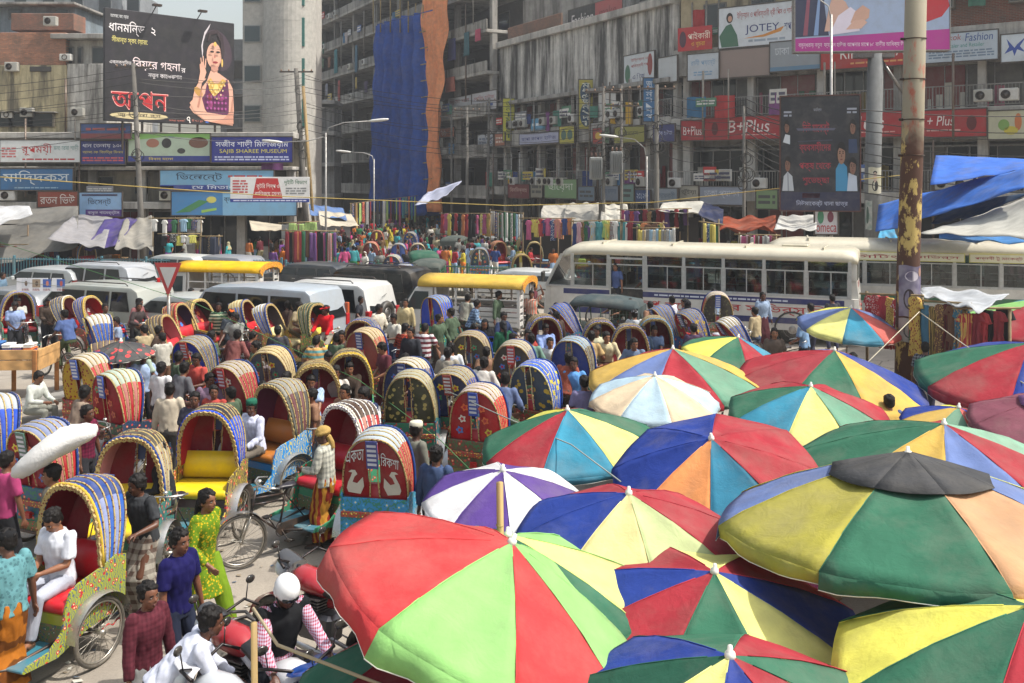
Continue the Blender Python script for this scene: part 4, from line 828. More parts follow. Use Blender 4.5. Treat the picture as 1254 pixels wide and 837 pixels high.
  # ================================================================ RICKSHAW (every part its own mesh, meshes shared between rickshaws)
RK={}
def wheel_meshes(R=.35,nm=''):
 d={}
 m=MB();m.ring((0,0,0),(0,1,0),R-.02,.021,32,8);d['tyre']=m.mesh('tyre',M('rubber','#4a4640',dirt=.9))
 m=MB();m.ring((0,0,0),(0,1,0),R-.048,.012,32,5);m.tube([(0,-.06,0),(0,.06,0)],.028,8);d['rim']=m.mesh('rim',M('metal','#b8b4aa',dirt=.5))
 m=MB()
 for i in range(28):
  a=2*pi*i/28;s=.035 if i%2 else-.035;b=a+(.25 if i%4<2 else-.25)
  m.tube([(.025*cos(b),s,.025*sin(b)),((R-.05)*cos(a),0,(R-.05)*sin(a))],.0028,3,cap=False)
 d['spokes']=m.mesh('spokes',M('metal','#a8a49a',dirt=.3));return d
WH=wheel_meshes()
def wheel(parent,x,y,tilt=0):
 o=link('wheel',WH['tyre'],parent,(x,y,.35),tilt)
 link('rim',WH['rim'],o);tag(link('spokes',WH['spokes'],o),kind='stuff')
def arch(t,w,h,p=.75):
 c,s=cos(t),sin(t);return(w*(abs(c)**p)*(1 if c>0 else-1),h*(abs(s)**.85))
HW,HH=.415,.79
def hood_station(q,fold=0.0,W=HW):
 """q 0 = rear rib, 1 = front rib: base x, angle, height"""
 a=radians(-9-45*fold+(19-6*fold)*q);return(-.38+.29*q*(1-.4*fold),.98,a,HH*(1+.06*sin(pi*q)))
def hood_pt(q,t,off=0.0,fold=0.0):
 bx,bz,a,hh=hood_station(q,fold);y,z=arch(t,HW+off,hh+off)
 return Vector((bx+z*sin(a),y,bz+z*cos(a)))
def rick_meshes(fold):
 k=round(fold,2)
 if k in RK:return RK[k]
 d={};ns=5;nt_=22
 m=MB()
 for s in range(ns):
  def P(u,v,s=s):
   q=(s+v)/ns;t=pi*u;p=hood_pt(q,t,.0,fold);c=hood_pt(q,t,.024,fold)
   return p.lerp(c,sin(pi*v)**.8*1.0)
  o0=len(m.v)
  vs=[tuple(P(i/nt_,j/4))for j in range(5)for i in range(nt_+1)]
  fs=[(j*(nt_+1)+i,(j+1)*(nt_+1)+i,(j+1)*(nt_+1)+i+1,j*(nt_+1)+i+1)for j in range(4)for i in range(nt_)]
  m.add(vs,fs,0,True)
  cnt=len(fs)
  for f in range(cnt):
   i=f%nt_
   m.m[len(m.m)-cnt+f]=0 if 6<=i<=15 else(1 if s%2==0 else 2)
 d['hood']=m.mesh('hood',[M('canvas','#b8b4a8')]*3)
 m=MB();m.add([tuple(hood_pt(j/8,pi*i/nt_,-.02,fold))for j in range(9)for i in range(nt_+1)],[(j*(nt_+1)+i,j*(nt_+1)+i+1,(j+1)*(nt_+1)+i+1,(j+1)*(nt_+1)+i)for j in range(8)for i in range(nt_)],0,True)
 d['lining']=m.mesh('lining',M('cloth','#8c1c2c'))
 for s in range(1,ns):
  m=MB();m.tube([hood_pt(s/ns,pi*i/20,.012,fold)for i in range(21)],.011,5);d['hood_rib.%d'%s]=m.mesh('hood_rib',M('cloth','#c8b67a','#7c6a3a',pat='floral',sc=40))
  # beaded fringe on the front arch, zigzag
 m=MB();nn=60
 vs=[]
 for i in range(nn+1):
  t=pi*i/nn;z=.022 if i%2 else.036
  vs+=[tuple(hood_pt(1.0,t,-.028 if i%2 else-.014,fold)+Vector((.015,0,0))),tuple(hood_pt(1.0,t,z,fold)+Vector((.03,0,0))),tuple(hood_pt(.96,t,z+.015,fold))]
 m.add(vs,[f for i in range(nn)for f in((3*i,3*i+1,3*i+4,3*i+3),(3*i+1,3*i+2,3*i+5,3*i+4))])
 d['fringe']=m.mesh('fringe',M('cloth','#cdb45a','#8c3a3a',pat='floral',sc=30))
 m=MB();m.tube([hood_pt(.985,pi*i/24,.035,fold)for i in range(25)],.019,6);d['front_roll']=m.mesh('front_roll',M('canvas','#23407f'))
 m=MB();m.tube([hood_pt(0,pi*i/24,.018,fold)for i in range(25)],.013,6);d['back_trim']=m.mesh('back_trim',M('cloth','#c8a850','#e0ddd0',pat='floral',sc=34))
 # back panel: two halves with a slit between them
 for sd,nm in((1,'back_panel.l'),(-1,'back_panel.r')):
  m=MB();na,nr=12,5;vs=[];fs=[]
  bx,bz,a,hh=hood_station(0,fold)
  for i in range(na+1):
   t=pi/2*i/na;y,z=arch(t,HW,hh)
   yi=.06+.02*sin(z*4)
   for j in range(nr+1):
    f=j/nr;yy=yi+(max(y,yi)-yi)*f;bulge=-.05*sin(pi*f)*sin(pi*min(1,(z+.15)/hh))
    zz=z if True else 0
    vs.append((bx+zz*sin(a)+bulge-.005,sd*yy,bz+zz*cos(a)))
  for i in range(na):
   for j in range(nr):
    q=i*(nr+1)+j;f=(q,q+1,q+nr+2,q+nr+1);fs.append(f if sd<0 else f[::-1])
  m.add(vs,fs,0,True);d[nm]=m.mesh('back_panel',M('canvas','#8c1c2c'))
 m=MB();bx,bz,a,hh=hood_station(0,fold)
 m.add([(bx-.03+z*sin(a),y,bz+z*cos(a))for y,z in((-.075,.0),(-.06,.3),(-.075,.62),(-.06,.80),(-.04,.80),(-.055,.62),(-.04,.3),(-.055,0))]+[(bx-.03+z*sin(a),y,bz+z*cos(a))for y,z in((.075,.0),(.06,.3),(.075,.62),(.06,.80),(.04,.80),(.055,.62),(.04,.3),(.055,0))],[(0,1,6,7),(1,2,5,6),(2,3,4,5),(8,9,14,15),(9,10,13,14),(10,11,12,13)])
 d['slit_trim']=m.mesh('slit_trim',M('cloth','#d8c27a'))
 m=MB();m.loft([[(bx-.055+z*sin(a)-dx,y,bz+z*cos(a))for y,dx in((-.075,0),(.075,0),(.075,.02),(-.075,.02))]for z in(.42,.80)],smooth=False);d['back_plate']=m.mesh('back_plate',M('paint','#23407f'))
 m=MB()
 tiny_print(m,-.06,0,.06,.32,5,0,seed=5);mm=MB()
 mm.add([(bx-.078+(v[2]+.45)*sin(a),-v[0],bz+(v[2]+.45)*cos(a))for v in m.v],m.f);d['plate_print']=mm.mesh('plate_print',M('paint','#c8ccd8'))
 RK[k]=d;return d
def rick_body():
 d={}
 side=[(-.42,.44),(-.44,1.0),(-.30,1.04),(-.1,.98),(.22,.93),(.33,.88),(.40,.72),(.44,.52),(.60,.40),(.86,.38),(.90,.33),(.5,.30),(.1,.42)]
 for s,nm in((1,'side_panel.l'),(-1,'side_panel.r')):
  m=MB();y0=.43*s;m.prism(side,'y',min(y0,y0+.025*s),max(y0,y0+.025*s));d[nm]=m.mesh('side_panel',M('art','#2d6ea8','#c83a3a'))
 m=MB();m.bev(-.44,-.43,.50,-.40,.43,.97,.01);d['back_board']=m.mesh('back_board',M('art','#23407f','#c83a3a'))
 m=MB();m.bev(-.47,-.44,.72,-.44,.44,.80,.01);d['back_band']=m.mesh('back_band',M('art','#a8282c','#d8c23a',sc=20))
 m=MB();m.bev(-.40,-.43,.42,-.37,.43,.52,.01);m.loft([[(-.47,y,.36),(-.45,y,.36),(-.43,y,.52),(-.45,y,.52)]for y in(-.40,.40)],smooth=False);d['rear_apron']=m.mesh('rear_apron',M('art','#2f7a5c','#c83a3a',sc=16))
 m=MB();m.bev(-.36,-.42,.52,.36,.42,.66,.02);d['seat_box']=m.mesh('seat_box',M('paint','#2d5ea8'))
 m=MB();m.loft([[(x,y,z)for x,z in((-.30,.66),(.37,.66),(.40,.72),(.36,.78),(-.30,.77))]for y in(-.42,-.40,0,.40,.42)],smooth=True);d['seat']=m.mesh('seat',M('plastic','#b3202c',r=.35))
 m=MB();m.loft([[(x,y,z)for x,z in((-.30,.77),(-.20,.79),(-.22,1.0),(-.30,1.14),(-.38,1.12),(-.38,.78))]for y in(-.42,-.38,0,.38,.42)],smooth=True);d['backrest']=m.mesh('backrest',M('plastic','#b3202c',r=.4))
 m=MB();m.bev(.32,-.43,.32,.90,.43,.35,.008);d['footboard']=m.mesh('footboard',M('paint','#3c7a8c',dirt=.6))
 m=MB();m.bev(.34,-.42,.35,.37,.42,.54,.005);d['front_apron']=m.mesh('front_apron',M('art','#7c6a4c','#3c5a6c',sc=14))
 m=MB()
 for s in(1,-1):
  m.tube([(-.5,.30*s,.40),(.2,.30*s,.38),(.9,.22*s,.33),(1.1,.05*s,.34)],.018,6);m.tube([(0,.30*s,.38),(0,.30*s,.35),(0,.50*s,.35)],.018,6)
  m.tube([(-.25,.36*s,.36),(0,.36*s,.30),(.25,.36*s,.37)],.02,5)
 m.tube([(0,-.5,.35),(0,.5,.35)],.014,6);m.tube([(-.5,-.4,.40),(-.5,.4,.40)],.02,6)
 d['chassis']=m.mesh('chassis',M('metal','#3c3a38',met=.4,dirt=.7))
 for s,nm in((1,'mudguard.l'),(-1,'mudguard.r')):
  m=MB();m.sheet(lambda u,v:((.40)*cos(radians(5+165*u)),s*(.44+.14*v),.35+(.40+.015*sin(pi*v))*sin(radians(5+165*u))),16,4);d[nm]=m.mesh('mudguard',M('metal','#c4c4c0',r=.25,dirt=.35))
 m=MB();bc=1.05
 m.tube([(.62,0,.35),(1.15,0,.36),(1.58,0,.70)],.016,6);m.tube([(1.1,0,.36),(.98,0,.86)],.016,6);m.tube([(1.0,0,.80),(1.55,0,.88)],.015,6);m.tube([(1.02,0,.72),(1.56,0,.80)],.013,6)
 m.tube([(1.52,0,.98),(1.60,0,.66)],.02,6);m.tube([(.62,0,.36),(.99,0,.78)],.010,5);m.tube([(.3,.0,.37),(1.12,.0,.36)],.014,5)
 d['bicycle_frame']=m.mesh('bicycle_frame',M('metal','#28282a',met=.3,dirt=.5))
 m=MB()
 for s in(1,-1):m.tube([(1.59,.0,.68),(1.62,.055*s,.62),(1.72,.055*s,.35)],.012,6)
 m.sheet(lambda u,v:(1.72+.385*cos(radians(20+140*u)),-.04+.08*v,.35+.385*sin(radians(20+140*u))),12,2);d['fork']=m.mesh('fork',M('metal','#b0aea6',dirt=.5))
 m=MB();m.tube([(1.50,0,.96),(1.49,0,1.06)],.014,6);m.tube([(1.28,.27,1.04),(1.42,.25,1.06),(1.50,.1,1.06),(1.50,-.1,1.06),(1.42,-.25,1.06),(1.28,-.27,1.04)],.013,6)
 for s in(1,-1):m.tube([(1.44,.23*s,1.03),(1.34,.25*s,.99)],.005,4)
 d['handlebar']=m.mesh('handlebar',M('metal','#c8c8c4',r=.2,dirt=.25))
 m=MB();m.ball((1.49,.07,1.11),(.035,.035,.028),10,6);d['bell']=m.mesh('bell',M('metal','#d0cfc8',r=.15,dirt=.2))
 m=MB();m.loft([[(x,w*cos(k*pi/4),z+.03*sin(k*pi/4))for k in range(8)]for x,w,z in((.84,.06,.90),(.88,.10,.905),(.96,.09,.90),(1.06,.035,.90),(1.14,.02,.895))]);m.tube([(.97,0,.88),(.985,0,.82)],.014,6);d['saddle']=m.mesh('saddle',M('plastic','#25222a',r=.4))
 m=MB();m.ring((1.12,.06,.36),(0,1,0),.09,.006,20,4);m.tube([(1.12,.06,.36),(1.05,.11,.22),(1.05,.2,.22)],.011,5);m.tube([(1.12,-.06,.36),(1.19,-.11,.50),(1.19,-.2,.50)],.011,5);m.box(1.0,.10,.205,1.1,.2,.225);m.box(1.14,-.2,.49,1.24,-.1,.51);d['pedals']=m.mesh('pedals',M('metal','#55524e',dirt=.5))
 m=MB();m.prism([(.30,.33),(1.12,.27),(1.22,.36),(1.12,.45),(.30,.40)],'y',.055,.07);d['chain_guard']=m.mesh('chain_guard',M('metal','#3b3835',met=.3,dirt=.6))
 m=MB();m.box(-.52,-.05,.58,-.47,.05,.66);d['reflector']=m.mesh('reflector',M('plastic','#a01c1c',r=.15))
 m=MB()
 for s in(1,-1):
  n=14;m.tube([(-.42+i*.06,.455*s,.30+.0*i+.05*abs(sin(i*1.1)))for i in range(8)],.008,4)
 d['tassels']=m.mesh('tassels',M('cloth','#c83a3a'))
 return d
RB=rick_body();nrick=[0]
def rickshaw(pos,head,label,top='#a8a69c',side='#b3202c',side2='#d8d0b8',back='#8c1c2c',lining='#8c1c2c',roll='#23407f',body='#2d6ea8',body2='#c83a3a',seat='#b3202c',trim=('#b09c68','#7c4436'),plate='#23407f',backpat=None,fold=0.0,steer=0.0,hood=True,rear_art=None,sidepat=None,scale=1.0,simple=False,lean=0):
 t=thing('cycle_rickshaw',label,'rickshaw',(pos[0],pos[1],0),head,'cycle rickshaws in the jam');t.scale=(scale,)*3
 a_,b_=lin(side),lin(side2);side2='%.3f'%0 if False else tuple(round(x*.68+y*.32,3)for x,y in zip(a_,b_));d=rick_meshes(fold);rnd=random.Random(nrick[0]);nrick[0]+=1
 head=head+rnd.uniform(-.12,.12);t.rotation_euler=(rnd.uniform(-.02,.02),rnd.uniform(-.03,.02),head)
 if fold==0 and rnd.random()<.45:fold=rnd.choice([.08,.16]);d=rick_meshes(fold)
 art=M('art',body,body2,c3=rnd.choice(['#2f7a4a','#23407f','#d8c23a']),sc=rnd.choice([7.0,10.0]))
 tm=M('cloth',trim[0],trim[1],pat='floral',sc=34)
 if hood:
  cs=(M('canvas',top,dirt=.8),M('canvas',side,sidepat,**({'pat':'floral','sc':8.0}if sidepat else{}),dirt=.5),M('canvas',side2,sidepat,**({'pat':'floral','sc':8.0}if sidepat else{}),dirt=.5))
  h_=link('hood',d['hood'],t,mats=cs);link('lining',d['lining'],h_,mats=[M('cloth',lining)])
  for s in range(1,5):link('hood_rib',d['hood_rib.%d'%s],h_,mats=[tm])
  link('fringe',d['fringe'],h_,mats=[tm]);link('front_roll',d['front_roll'],h_,mats=[M('canvas',roll,dirt=.25)]);link('back_trim',d['back_trim'],h_,mats=[tm])
  bm_=M('canvas',back,backpat[1],pat=backpat[0],sc=backpat[2],dirt=.35)if backpat else M('canvas',back,dirt=.4)
  for k in('back_panel.l','back_panel.r'):link('back_panel',d[k],t,mats=[bm_])
  link('slit_trim',d['slit_trim'],t,mats=[tm])
  if rnd.random()<.55 and not backpat and hood:
   for sy in(1,-1):
    for q_ in range(3):
     pz=.16+.19*q_;py_=sy*(.24-.05*q_);cc=rnd.choice(['#d8c23a','#d8d4c8','#3c9a6a','#d86a3a','#3c7ac8']);bx,bz,a,hh=hood_station(0,fold)
     for rr,cl,dx in((.055,cc,.056),(.026,'#b8242c',.060)):
      m=MB();m.add([(bx-dx-.006+(pz+rr*sin(w)*(1+.25*cos(5*w)))*sin(a),py_+rr*cos(w)*(1+.25*cos(5*w)),bz+pz+rr*sin(w)*(1+.25*cos(5*w)))for w in[2*pi*j/20 for j in range(20)]],[tuple(range(20))]);m.build('painted_flower',M('vinyl',cl,dirt=.3),t)
  if plate:
   p=link('back_plate',d['back_plate'],t,mats=[M('paint',plate,dirt=.3)]);link('plate_print',d['plate_print'],p)
 for k in('side_panel.l','side_panel.r'):link('side_panel',RB[k],t,mats=[art])
 link('back_board',RB['back_board'],t,mats=[M('art',*(rear_art or(body,body2)),sc=8.0)])
 link('back_band',RB['back_band'],t);link('rear_apron',RB['rear_apron'],t,mats=[M('art',rnd.choice(['#2f7a5c','#8c2a2a','#23407f','#7a6a3c']),body2,sc=13.0)])
 link('seat_box',RB['seat_box'],t,mats=[M('paint',body,dirt=.5)]);link('seat',RB['seat'],t,mats=[M('plastic',seat,r=.35)]);link('backrest',RB['backrest'],t,mats=[M('plastic',seat,r=.4)])
 for k in('footboard','front_apron','chassis','bicycle_frame','saddle','pedals','chain_guard','reflector','tassels'):link(k,RB[k],t)
 for k in('mudguard.l','mudguard.r'):link('mudguard',RB[k],t)
 wheel(t,0,.51);wheel(t,0,-.51)
 # steered front end
 st=bpy.data.objects.new('front_fork',RB['fork']);C.objects.link(st);st.parent=t
 if steer:st.matrix_local=T(1.58,0,0)@rotz(steer)@T(-1.58,0,0)
 hb=link('handlebar',RB['handlebar'],t);
 if steer:hb.matrix_local=T(1.50,0,0)@rotz(steer)@T(-1.50,0,0)
 link('bell',RB['bell'],hb)
 wheel(t,1.58+.14*cos(steer),.14*sin(steer),steer)
 return t
 # ================================================================ PEOPLE
def remesh(mb,vox,mat,name,smooth=2,folds=0.0,fs=(9,9,3),seed=0):
 me=mb.mesh(name,mat);o=bpy.data.objects.new(name,me)
 r=o.modifiers.new('r','REMESH');r.mode='VOXEL';r.voxel_size=vox;r.use_smooth_shade=True
 if smooth:s=o.modifiers.new('s','SMOOTH');s.iterations=smooth;s.factor=.5
 out=baked(o);out.name=name
 bpy.data.objects.remove(o);bpy.data.meshes.remove(me)
 if folds:
  n=len(out.vertices);co=np.empty(n*3,'f');no=np.empty(n*3,'f');out.vertices.foreach_get('co',co);out.vertices.foreach_get('normal',no)
  co=co.reshape(-1,3);no=no.reshape(-1,3);k=Vector((seed*3.1,seed*1.7,0));d=np.empty(n,'f')
  for i,p in enumerate(co):d[i]=abs(noise.noise(Vector((p[0]*fs[0],p[1]*fs[1],p[2]*fs[2]))+k))+.5*noise.noise(Vector((p[0]*22,p[1]*22,p[2]*9))+k)
  co+=no*(d*folds)[:,None];out.vertices.foreach_set('co',co.ravel());out.update()
 if not out.materials:out.materials.append(mat)
 out.polygons.foreach_set('use_smooth',[True]*len(out.polygons))
 return out
def ik(a,t,l1,l2,pole):
 d=t-a;L=max(.05,min(d.length,(l1+l2)*.998));dn=d.normalized();t=a+dn*L
 x=(l1*l1-l2*l2+L*L)/(2*L);hh=sqrt(max(0,l1*l1-x*x));pl=pole-dn*pole.dot(dn)
 if pl.length<1e-4:pl=dn.orthogonal()
 return a+dn*x+pl.normalized()*hh,t
POSES={'stand':dict(p=(0,0,.90),lean=3,h=((.08,.27,.80),(.10,-.26,.82)),f=((.03,.11,.07),(-.03,-.11,.07))),'standb':dict(p=(0,.02,.90),lean=2,h=((.30,.14,1.08),(.05,-.28,.80)),f=((.06,.12,.07),(-.04,-.10,.07)),hy=25,hp=10),'stand3':dict(p=(0,-.02,.90),lean=6,h=((.28,.10,.98),(.28,-.08,.98)),f=((.02,.12,.07),(.05,-.12,.07)),hy=-20,hp=18),'walk':dict(p=(0,0,.88),lean=5,h=((-.18,.26,.84),(.26,-.24,.92)),f=((.33,.09,.09),(-.32,-.09,.15))),'walk2':dict(p=(0,0,.88),lean=4,h=((.24,.24,.9),(-.14,-.26,.84)),f=((-.26,.08,.13),(.28,-.08,.08)),hy=30),'ride':dict(p=(-.04,0,1.0),lean=20,h=((.34,.25,1.07),(.34,-.25,1.07)),f=((.07,.15,.32),(.20,-.15,.58)),grip=1,hy=15),'rides':dict(p=(-.04,0,1.0),lean=8,h=((.30,.16,1.0),(.34,-.25,1.07)),f=((.07,.15,.30),(.20,-.15,.56)),grip=1,hy=-35),'push':dict(p=(0,0,.88),lean=10,h=((.36,.24,1.05),(.36,-.24,1.05)),f=((.12,.11,.08),(-.2,-.1,.10)),grip=1,hy=-30,hp=5),'sit':dict(p=(0,0,.87),lean=-2,h=((.38,.10,.92),(.36,-.10,.94)),f=((.50,.14,.43),(.46,-.12,.43)),hp=12),'sit2':dict(p=(0,0,.87),lean=8,h=((.34,.14,.94),(.30,-.22,.90)),f=((.52,.12,.43),(.40,-.16,.43)),hy=25),'sit3':dict(p=(0,0,.87),lean=4,h=((.30,.05,1.02),(.32,-.05,1.02)),f=((.50,.11,.43),(.48,-.13,.43)),hp=32),'low':dict(p=(0,0,.50),lean=14,h=((.42,.16,.62),(.40,-.14,.66)),f=((.42,.14,.07),(.36,-.14,.07)),hp=10),'bend':dict(p=(-.1,0,.84),lean=48,h=((.52,.16,.72),(.50,-.16,.70)),f=((.05,.13,.07),(-.08,-.13,.07)),hp=-10),'arm':dict(p=(0,0,.90),lean=0,h=((.12,.30,1.75),(.10,-.28,.82)),f=((.02,.11,.07),(-.03,-.11,.07)),hp=-5),}
def person_meshes(pose,shirt,lower,hair,vox,key=None,child=False):
 k=(pose if isinstance(pose,str)else key,shirt,lower,hair,vox)
 if k in _pm:return _pm[k]
 ps=POSES[pose]if isinstance(pose,str)else pose;near=vox<.012;d={}
 pel=Vector(ps['p']);lean=radians(ps.get('lean',0));tw=radians(ps.get('tw',0));up=Vector((sin(lean),0,cos(lean)));fw=Vector((cos(lean),0,-sin(lean)))
 up=Vector((up.x,radians(ps.get('side',0)),up.z)).normalized();lf=Vector((-sin(tw),cos(tw),0));fw=lf.cross(up).normalized()
 neck=pel+up*.50;sh={s:pel+up*.455+lf*.168*s for s in(1,-1)};hip={s:pel+Vector((0,.088*s,-.02))for s in(1,-1)}
 hy,hp=radians(ps.get('hy',0)),radians(ps.get('hp',0));hl=lean*.35+hp
 hc=neck+up*.05+Vector((sin(hl)*.08+.015,0,.085-abs(sin(hl))*.02))
 HM=T(hc)@rotz(hy+tw)@Matrix.Rotation(hl,4,'Y');d['HM']=HM
 arms={};legs={}
 for s,ht,ft in((1,ps['h'][0],ps['f'][0]),(-1,ps['h'][1],ps['f'][1])):
  e,w_=ik(sh[s],Vector(ht),.275,.25,Vector((-.6,.5*s,-.5)));arms[s]=(sh[s],e,w_)
  kn,an=ik(hip[s],Vector(ft),.43,.41,Vector((1,.15*s,.2)));legs[s]=(hip[s],kn,an)
 def torso(m,g,z0=-.06,z1=.50,neckr=.055):
  rr=[(-.10,.155,.10),(-.04,.165,.112),(.06,.148,.10),(.16,.142,.098),(.28,.158,.108),(.38,.168,.108),(.44,.155,.095),(.48,.105,.075),(.505,neckr-g*.3,neckr-g*.3)]
  R=[]
  for z,a,b in rr:
   if z<z0:continue
   c=pel+up*z+fw*(.012 if.2<z<.45 else 0);a+=g;b+=g
   R.append([tuple(c+lf*a*cos(2*pi*j/18)+fw*b*sin(2*pi*j/18))for j in range(18)])
  m.loft(R)
 m=MB();torso(m,0);m.tube([pel+up*.46,neck+up*.02,hc+Vector((0,0,-.02))],[.06,.054,.05],12)
 for s in(1,-1):
  a,e,w_=arms[s];m.ball(tuple(a),.058,12,8);m.tube([a,a.lerp(e,.3),a.lerp(e,.9),e,e.lerp(w_,.3),w_],[.05,.048,.038,.038,.038,.024],12)
  fd=(w_-e).normalized();pn=Vector((0,-s,0))if abs(fd.y)<.8 else Vector((0,0,-1))
  if ps.get('grip'):pn=Vector((0,0,-1))
  pn=(pn-fd*pn.dot(fd)).normalized();ltl=fd.cross(pn)*(1 if s>0 else-1);cu=1.0 if ps.get('grip')else.38
  for f_ in(-.5,.5):m.tube([w_-fd*.01,w_+fd*.04+ltl*.022*f_,w_+fd*.085+ltl*.030*f_],[.021,.023,.018],8)
  if vox<.02:
   for i,L in enumerate((.068,.076,.072,.056)):
    b=w_+fd*.085+ltl*(1.5-i)*.021;pts=[b];ang=0
    for sg,da in((.42,32),(.33,48),(.25,32)):ang+=radians(da)*cu;pts.append(pts[-1]+(fd*cos(ang)+pn*sin(ang)+ltl*.05*(1.5-i))*L*sg)
    m.tube(pts,[.0092,.0088,.0082,.0068],6)
   b=w_+fd*.03+ltl*.026;m.tube([b,b+(fd*.6+ltl*.8)*.035,b+(fd*.9+ltl*.55+pn*.5*cu)*.068],[.013,.011,.008],6)
  else:m.tube([w_+fd*.085,w_+fd*.13+pn*.03],[.024,.016],6)
  h_,kn,an=legs[s];m.tube([h_,h_.lerp(kn,.4),kn,kn.lerp(an,.3),an],[.082,.072,.052,.052,.036],12)
  ff=Vector((1,.15*s,0)).normalized()if not ps.get('toe')else Vector(ps['toe']).normalized()
  m.tube([an+Vector((-.03,0,-.03)),an+ff*.06+Vector((0,0,-.035)),an+ff*.15+Vector((0,0,-.045)),an+ff*.185+Vector((0,0,-.05))],[.032,.034,.028,.018],8)
 m.X=HM
 m.ball((-.004,0,.035),(.098,.076,.088),18,12);m.ball((.022,0,-.03),(.072,.062,.082),16,10);m.ball((.044,0,-.088),(.036,.036,.024),10,6)
 m.tube([(.084,0,.018),(.099,0,-.012),(.103,0,-.026)],[.009,.012,.013],8);m.ball((.088,0,-.034),(.014,.019,.008),8,5)
 m.ball((.076,0,.030),(.017,.048,.012),10,6);m.ball((.082,0,-.058),(.013,.024,.010),10,6)
 for s in(1,-1):m.ball((-.008,.076*s,-.008),(.021,.011,.031),8,6);m.ball((.058,.036*s,-.022),(.026,.022,.022),8,6)
 d['body']=remesh(m,vox,M('skin','#6f4733'),'body',2)
 # ---- face pieces
 if vox<.02:
  for s,nm in((1,'eye.l'),(-1,'eye.r')):
   m=MB();m.X=HM;m.ball((.0785,.030*s,.010),(.010,.012,.0055),10,8,0);m.ball((.0845,.030*s,.010),(.0055,.0062,.0055),8,6,1)
   m.ball((.0775,.030*s,.0165),(.0125,.017,.005),8,4,2);d[nm]=m.mesh('eye',[M('plastic','#d8d2c8',dirt=0),M('plastic','#1a0f0a',dirt=0,r=.1),M('skin','#4c2e20')])
  m=MB();m.X=HM
  for s in(1,-1):m.tube([(.088,.012*s,.028),(.092,.030*s,.034),(.080,.050*s,.030)],[.004,.005,.003],5)
  d['eyebrows']=m.mesh('eyebrows',M('hair','#120d0b'))
  m=MB();m.X=HM;m.ball((.0875,0,-.0545),(.010,.022,.005),10,5);m.ball((.087,0,-.063),(.010,.018,.005),10,5);d['lips']=m.mesh('lips',M('skin','#5c2f28'))
  m=MB();m.X=HM;m.tube([(.080,-.034,-.052),(.094,-.014,-.043),(.094,.014,-.043),(.080,.034,-.052)],[.004,.008,.008,.004],6);d['moustache']=m.mesh('moustache',M('hair','#120d0b'))
  # ---- hair
 m=MB();m.X=HM
 if hair in('short','long','cap'):
  m.ball((-.018,0,.044),(.097,.083,.088),18,12);m.ball((-.045,0,.000),(.062,.079,.078),14,10)
  for s in(1,-1):m.ball((-.01,.073*s,.015),(.040,.014,.034),8,6)
  m.ball((.045,.015,.088),(.042,.052,.028),10,6)
  rh=random.Random(len(_pm))
  for _ in range(44 if vox<.02 else 0):w_=rh.uniform(0,2*pi);e_=rh.uniform(.15,1.5);rr_=rh.uniform(.010,.019);m.ball((-.018+.095*cos(e_)*cos(w_),.080*cos(e_)*sin(w_),.046+.088*sin(e_)),(rr_*1.5,rr_,rr_),6,4)
  if hair=='long':
   m.ball((-.09,0,-.02),(.045,.06,.06),10,8);m.tube([(-.11,0,-.04),(-.13,.0,-.14),(-.13,0,-.30)],[.04,.035,.02],8)
 elif hair=='hijab':
  m.ball((-.012,0,.030),(.112,.090,.105),16,10);m.ball((-.02,0,-.05),(.085,.085,.10),14,8);m.loft([[(-.02+a*cos(2*pi*j/14),b*sin(2*pi*j/14),z)for j in range(14)]for z,a,b in((-.02,.085,.09),(-.12,.10,.12),(-.24,.15,.20),(-.34,.17,.23))])
 elif hair=='turban':
  m.ball((-.010,0,.055),(.112,.092,.080),16,10);m.ring((-.01,0,.045),(.1,0,1),.085,.026,18,8);m.tube([(-.07,.02,-.02),(-.10,.03,-.12),(-.10,.04,-.20)],[.04,.04,.03],8);m.ring((0,0,-.125),(.2,0,1),.062,.024,16,6)
 if hair!='none':
  d['hair']=remesh(m,max(vox*.8,.007),M('hair','#120d0b'),'hair',2,.006 if vox<.02 else 0,(30,30,30))
 if hair=='hijab':
  import bmesh
  bm=bmesh.new();bm.from_mesh(d['hair']);inv=HM.inverted()
  dl=[v for v in bm.verts if(lambda q:q.x>.045 and-.11<q.z<.09)(inv@v.co)]
  bmesh.ops.delete(bm,geom=dl,context='VERTS');bm.to_mesh(d['hair']);bm.free()
  # ---- clothes
 cv=max(vox*1.3,.011)
 m=MB();g=.016
 long_=shirt in('long','kurta','kameez','saree');torso(m,g,-.09 if shirt!='vest' else-.02,neckr=.068)
 for s in(1,-1):
  a,e,w_=arms[s]
  m.ball(tuple(a),.066,10,8)
  if shirt=='vest':continue
  if long_ and shirt!='saree':m.tube([a,a.lerp(e,.3),e,e.lerp(w_,.4),e.lerp(w_,.9)],[.064,.062,.054,.05,.041],12)
  else:m.tube([a,a.lerp(e,.3),a.lerp(e,.78)],[.064,.064,.066],12)
 if shirt in('kurta','kameez'):
  kz=[legs[s][0].lerp(legs[s][1],.85 if shirt=='kameez' else.6)for s in(1,-1)];cm=(kz[0]+kz[1])/2;hw=abs(kz[0].y-kz[1].y)/2+.12;hd=max(.13,abs(kz[0].x-kz[1].x)/2+.10)
  c0=pel+Vector((0,0,-.03));m.loft([[tuple(c0.lerp(cm,f)+Vector((cos(2*pi*j/16)*(.125+(hd-.125)*f),sin(2*pi*j/16)*(.18+(hw-.18)*f),0)))for j in range(16)]for f in(0,.35,.7,1)])
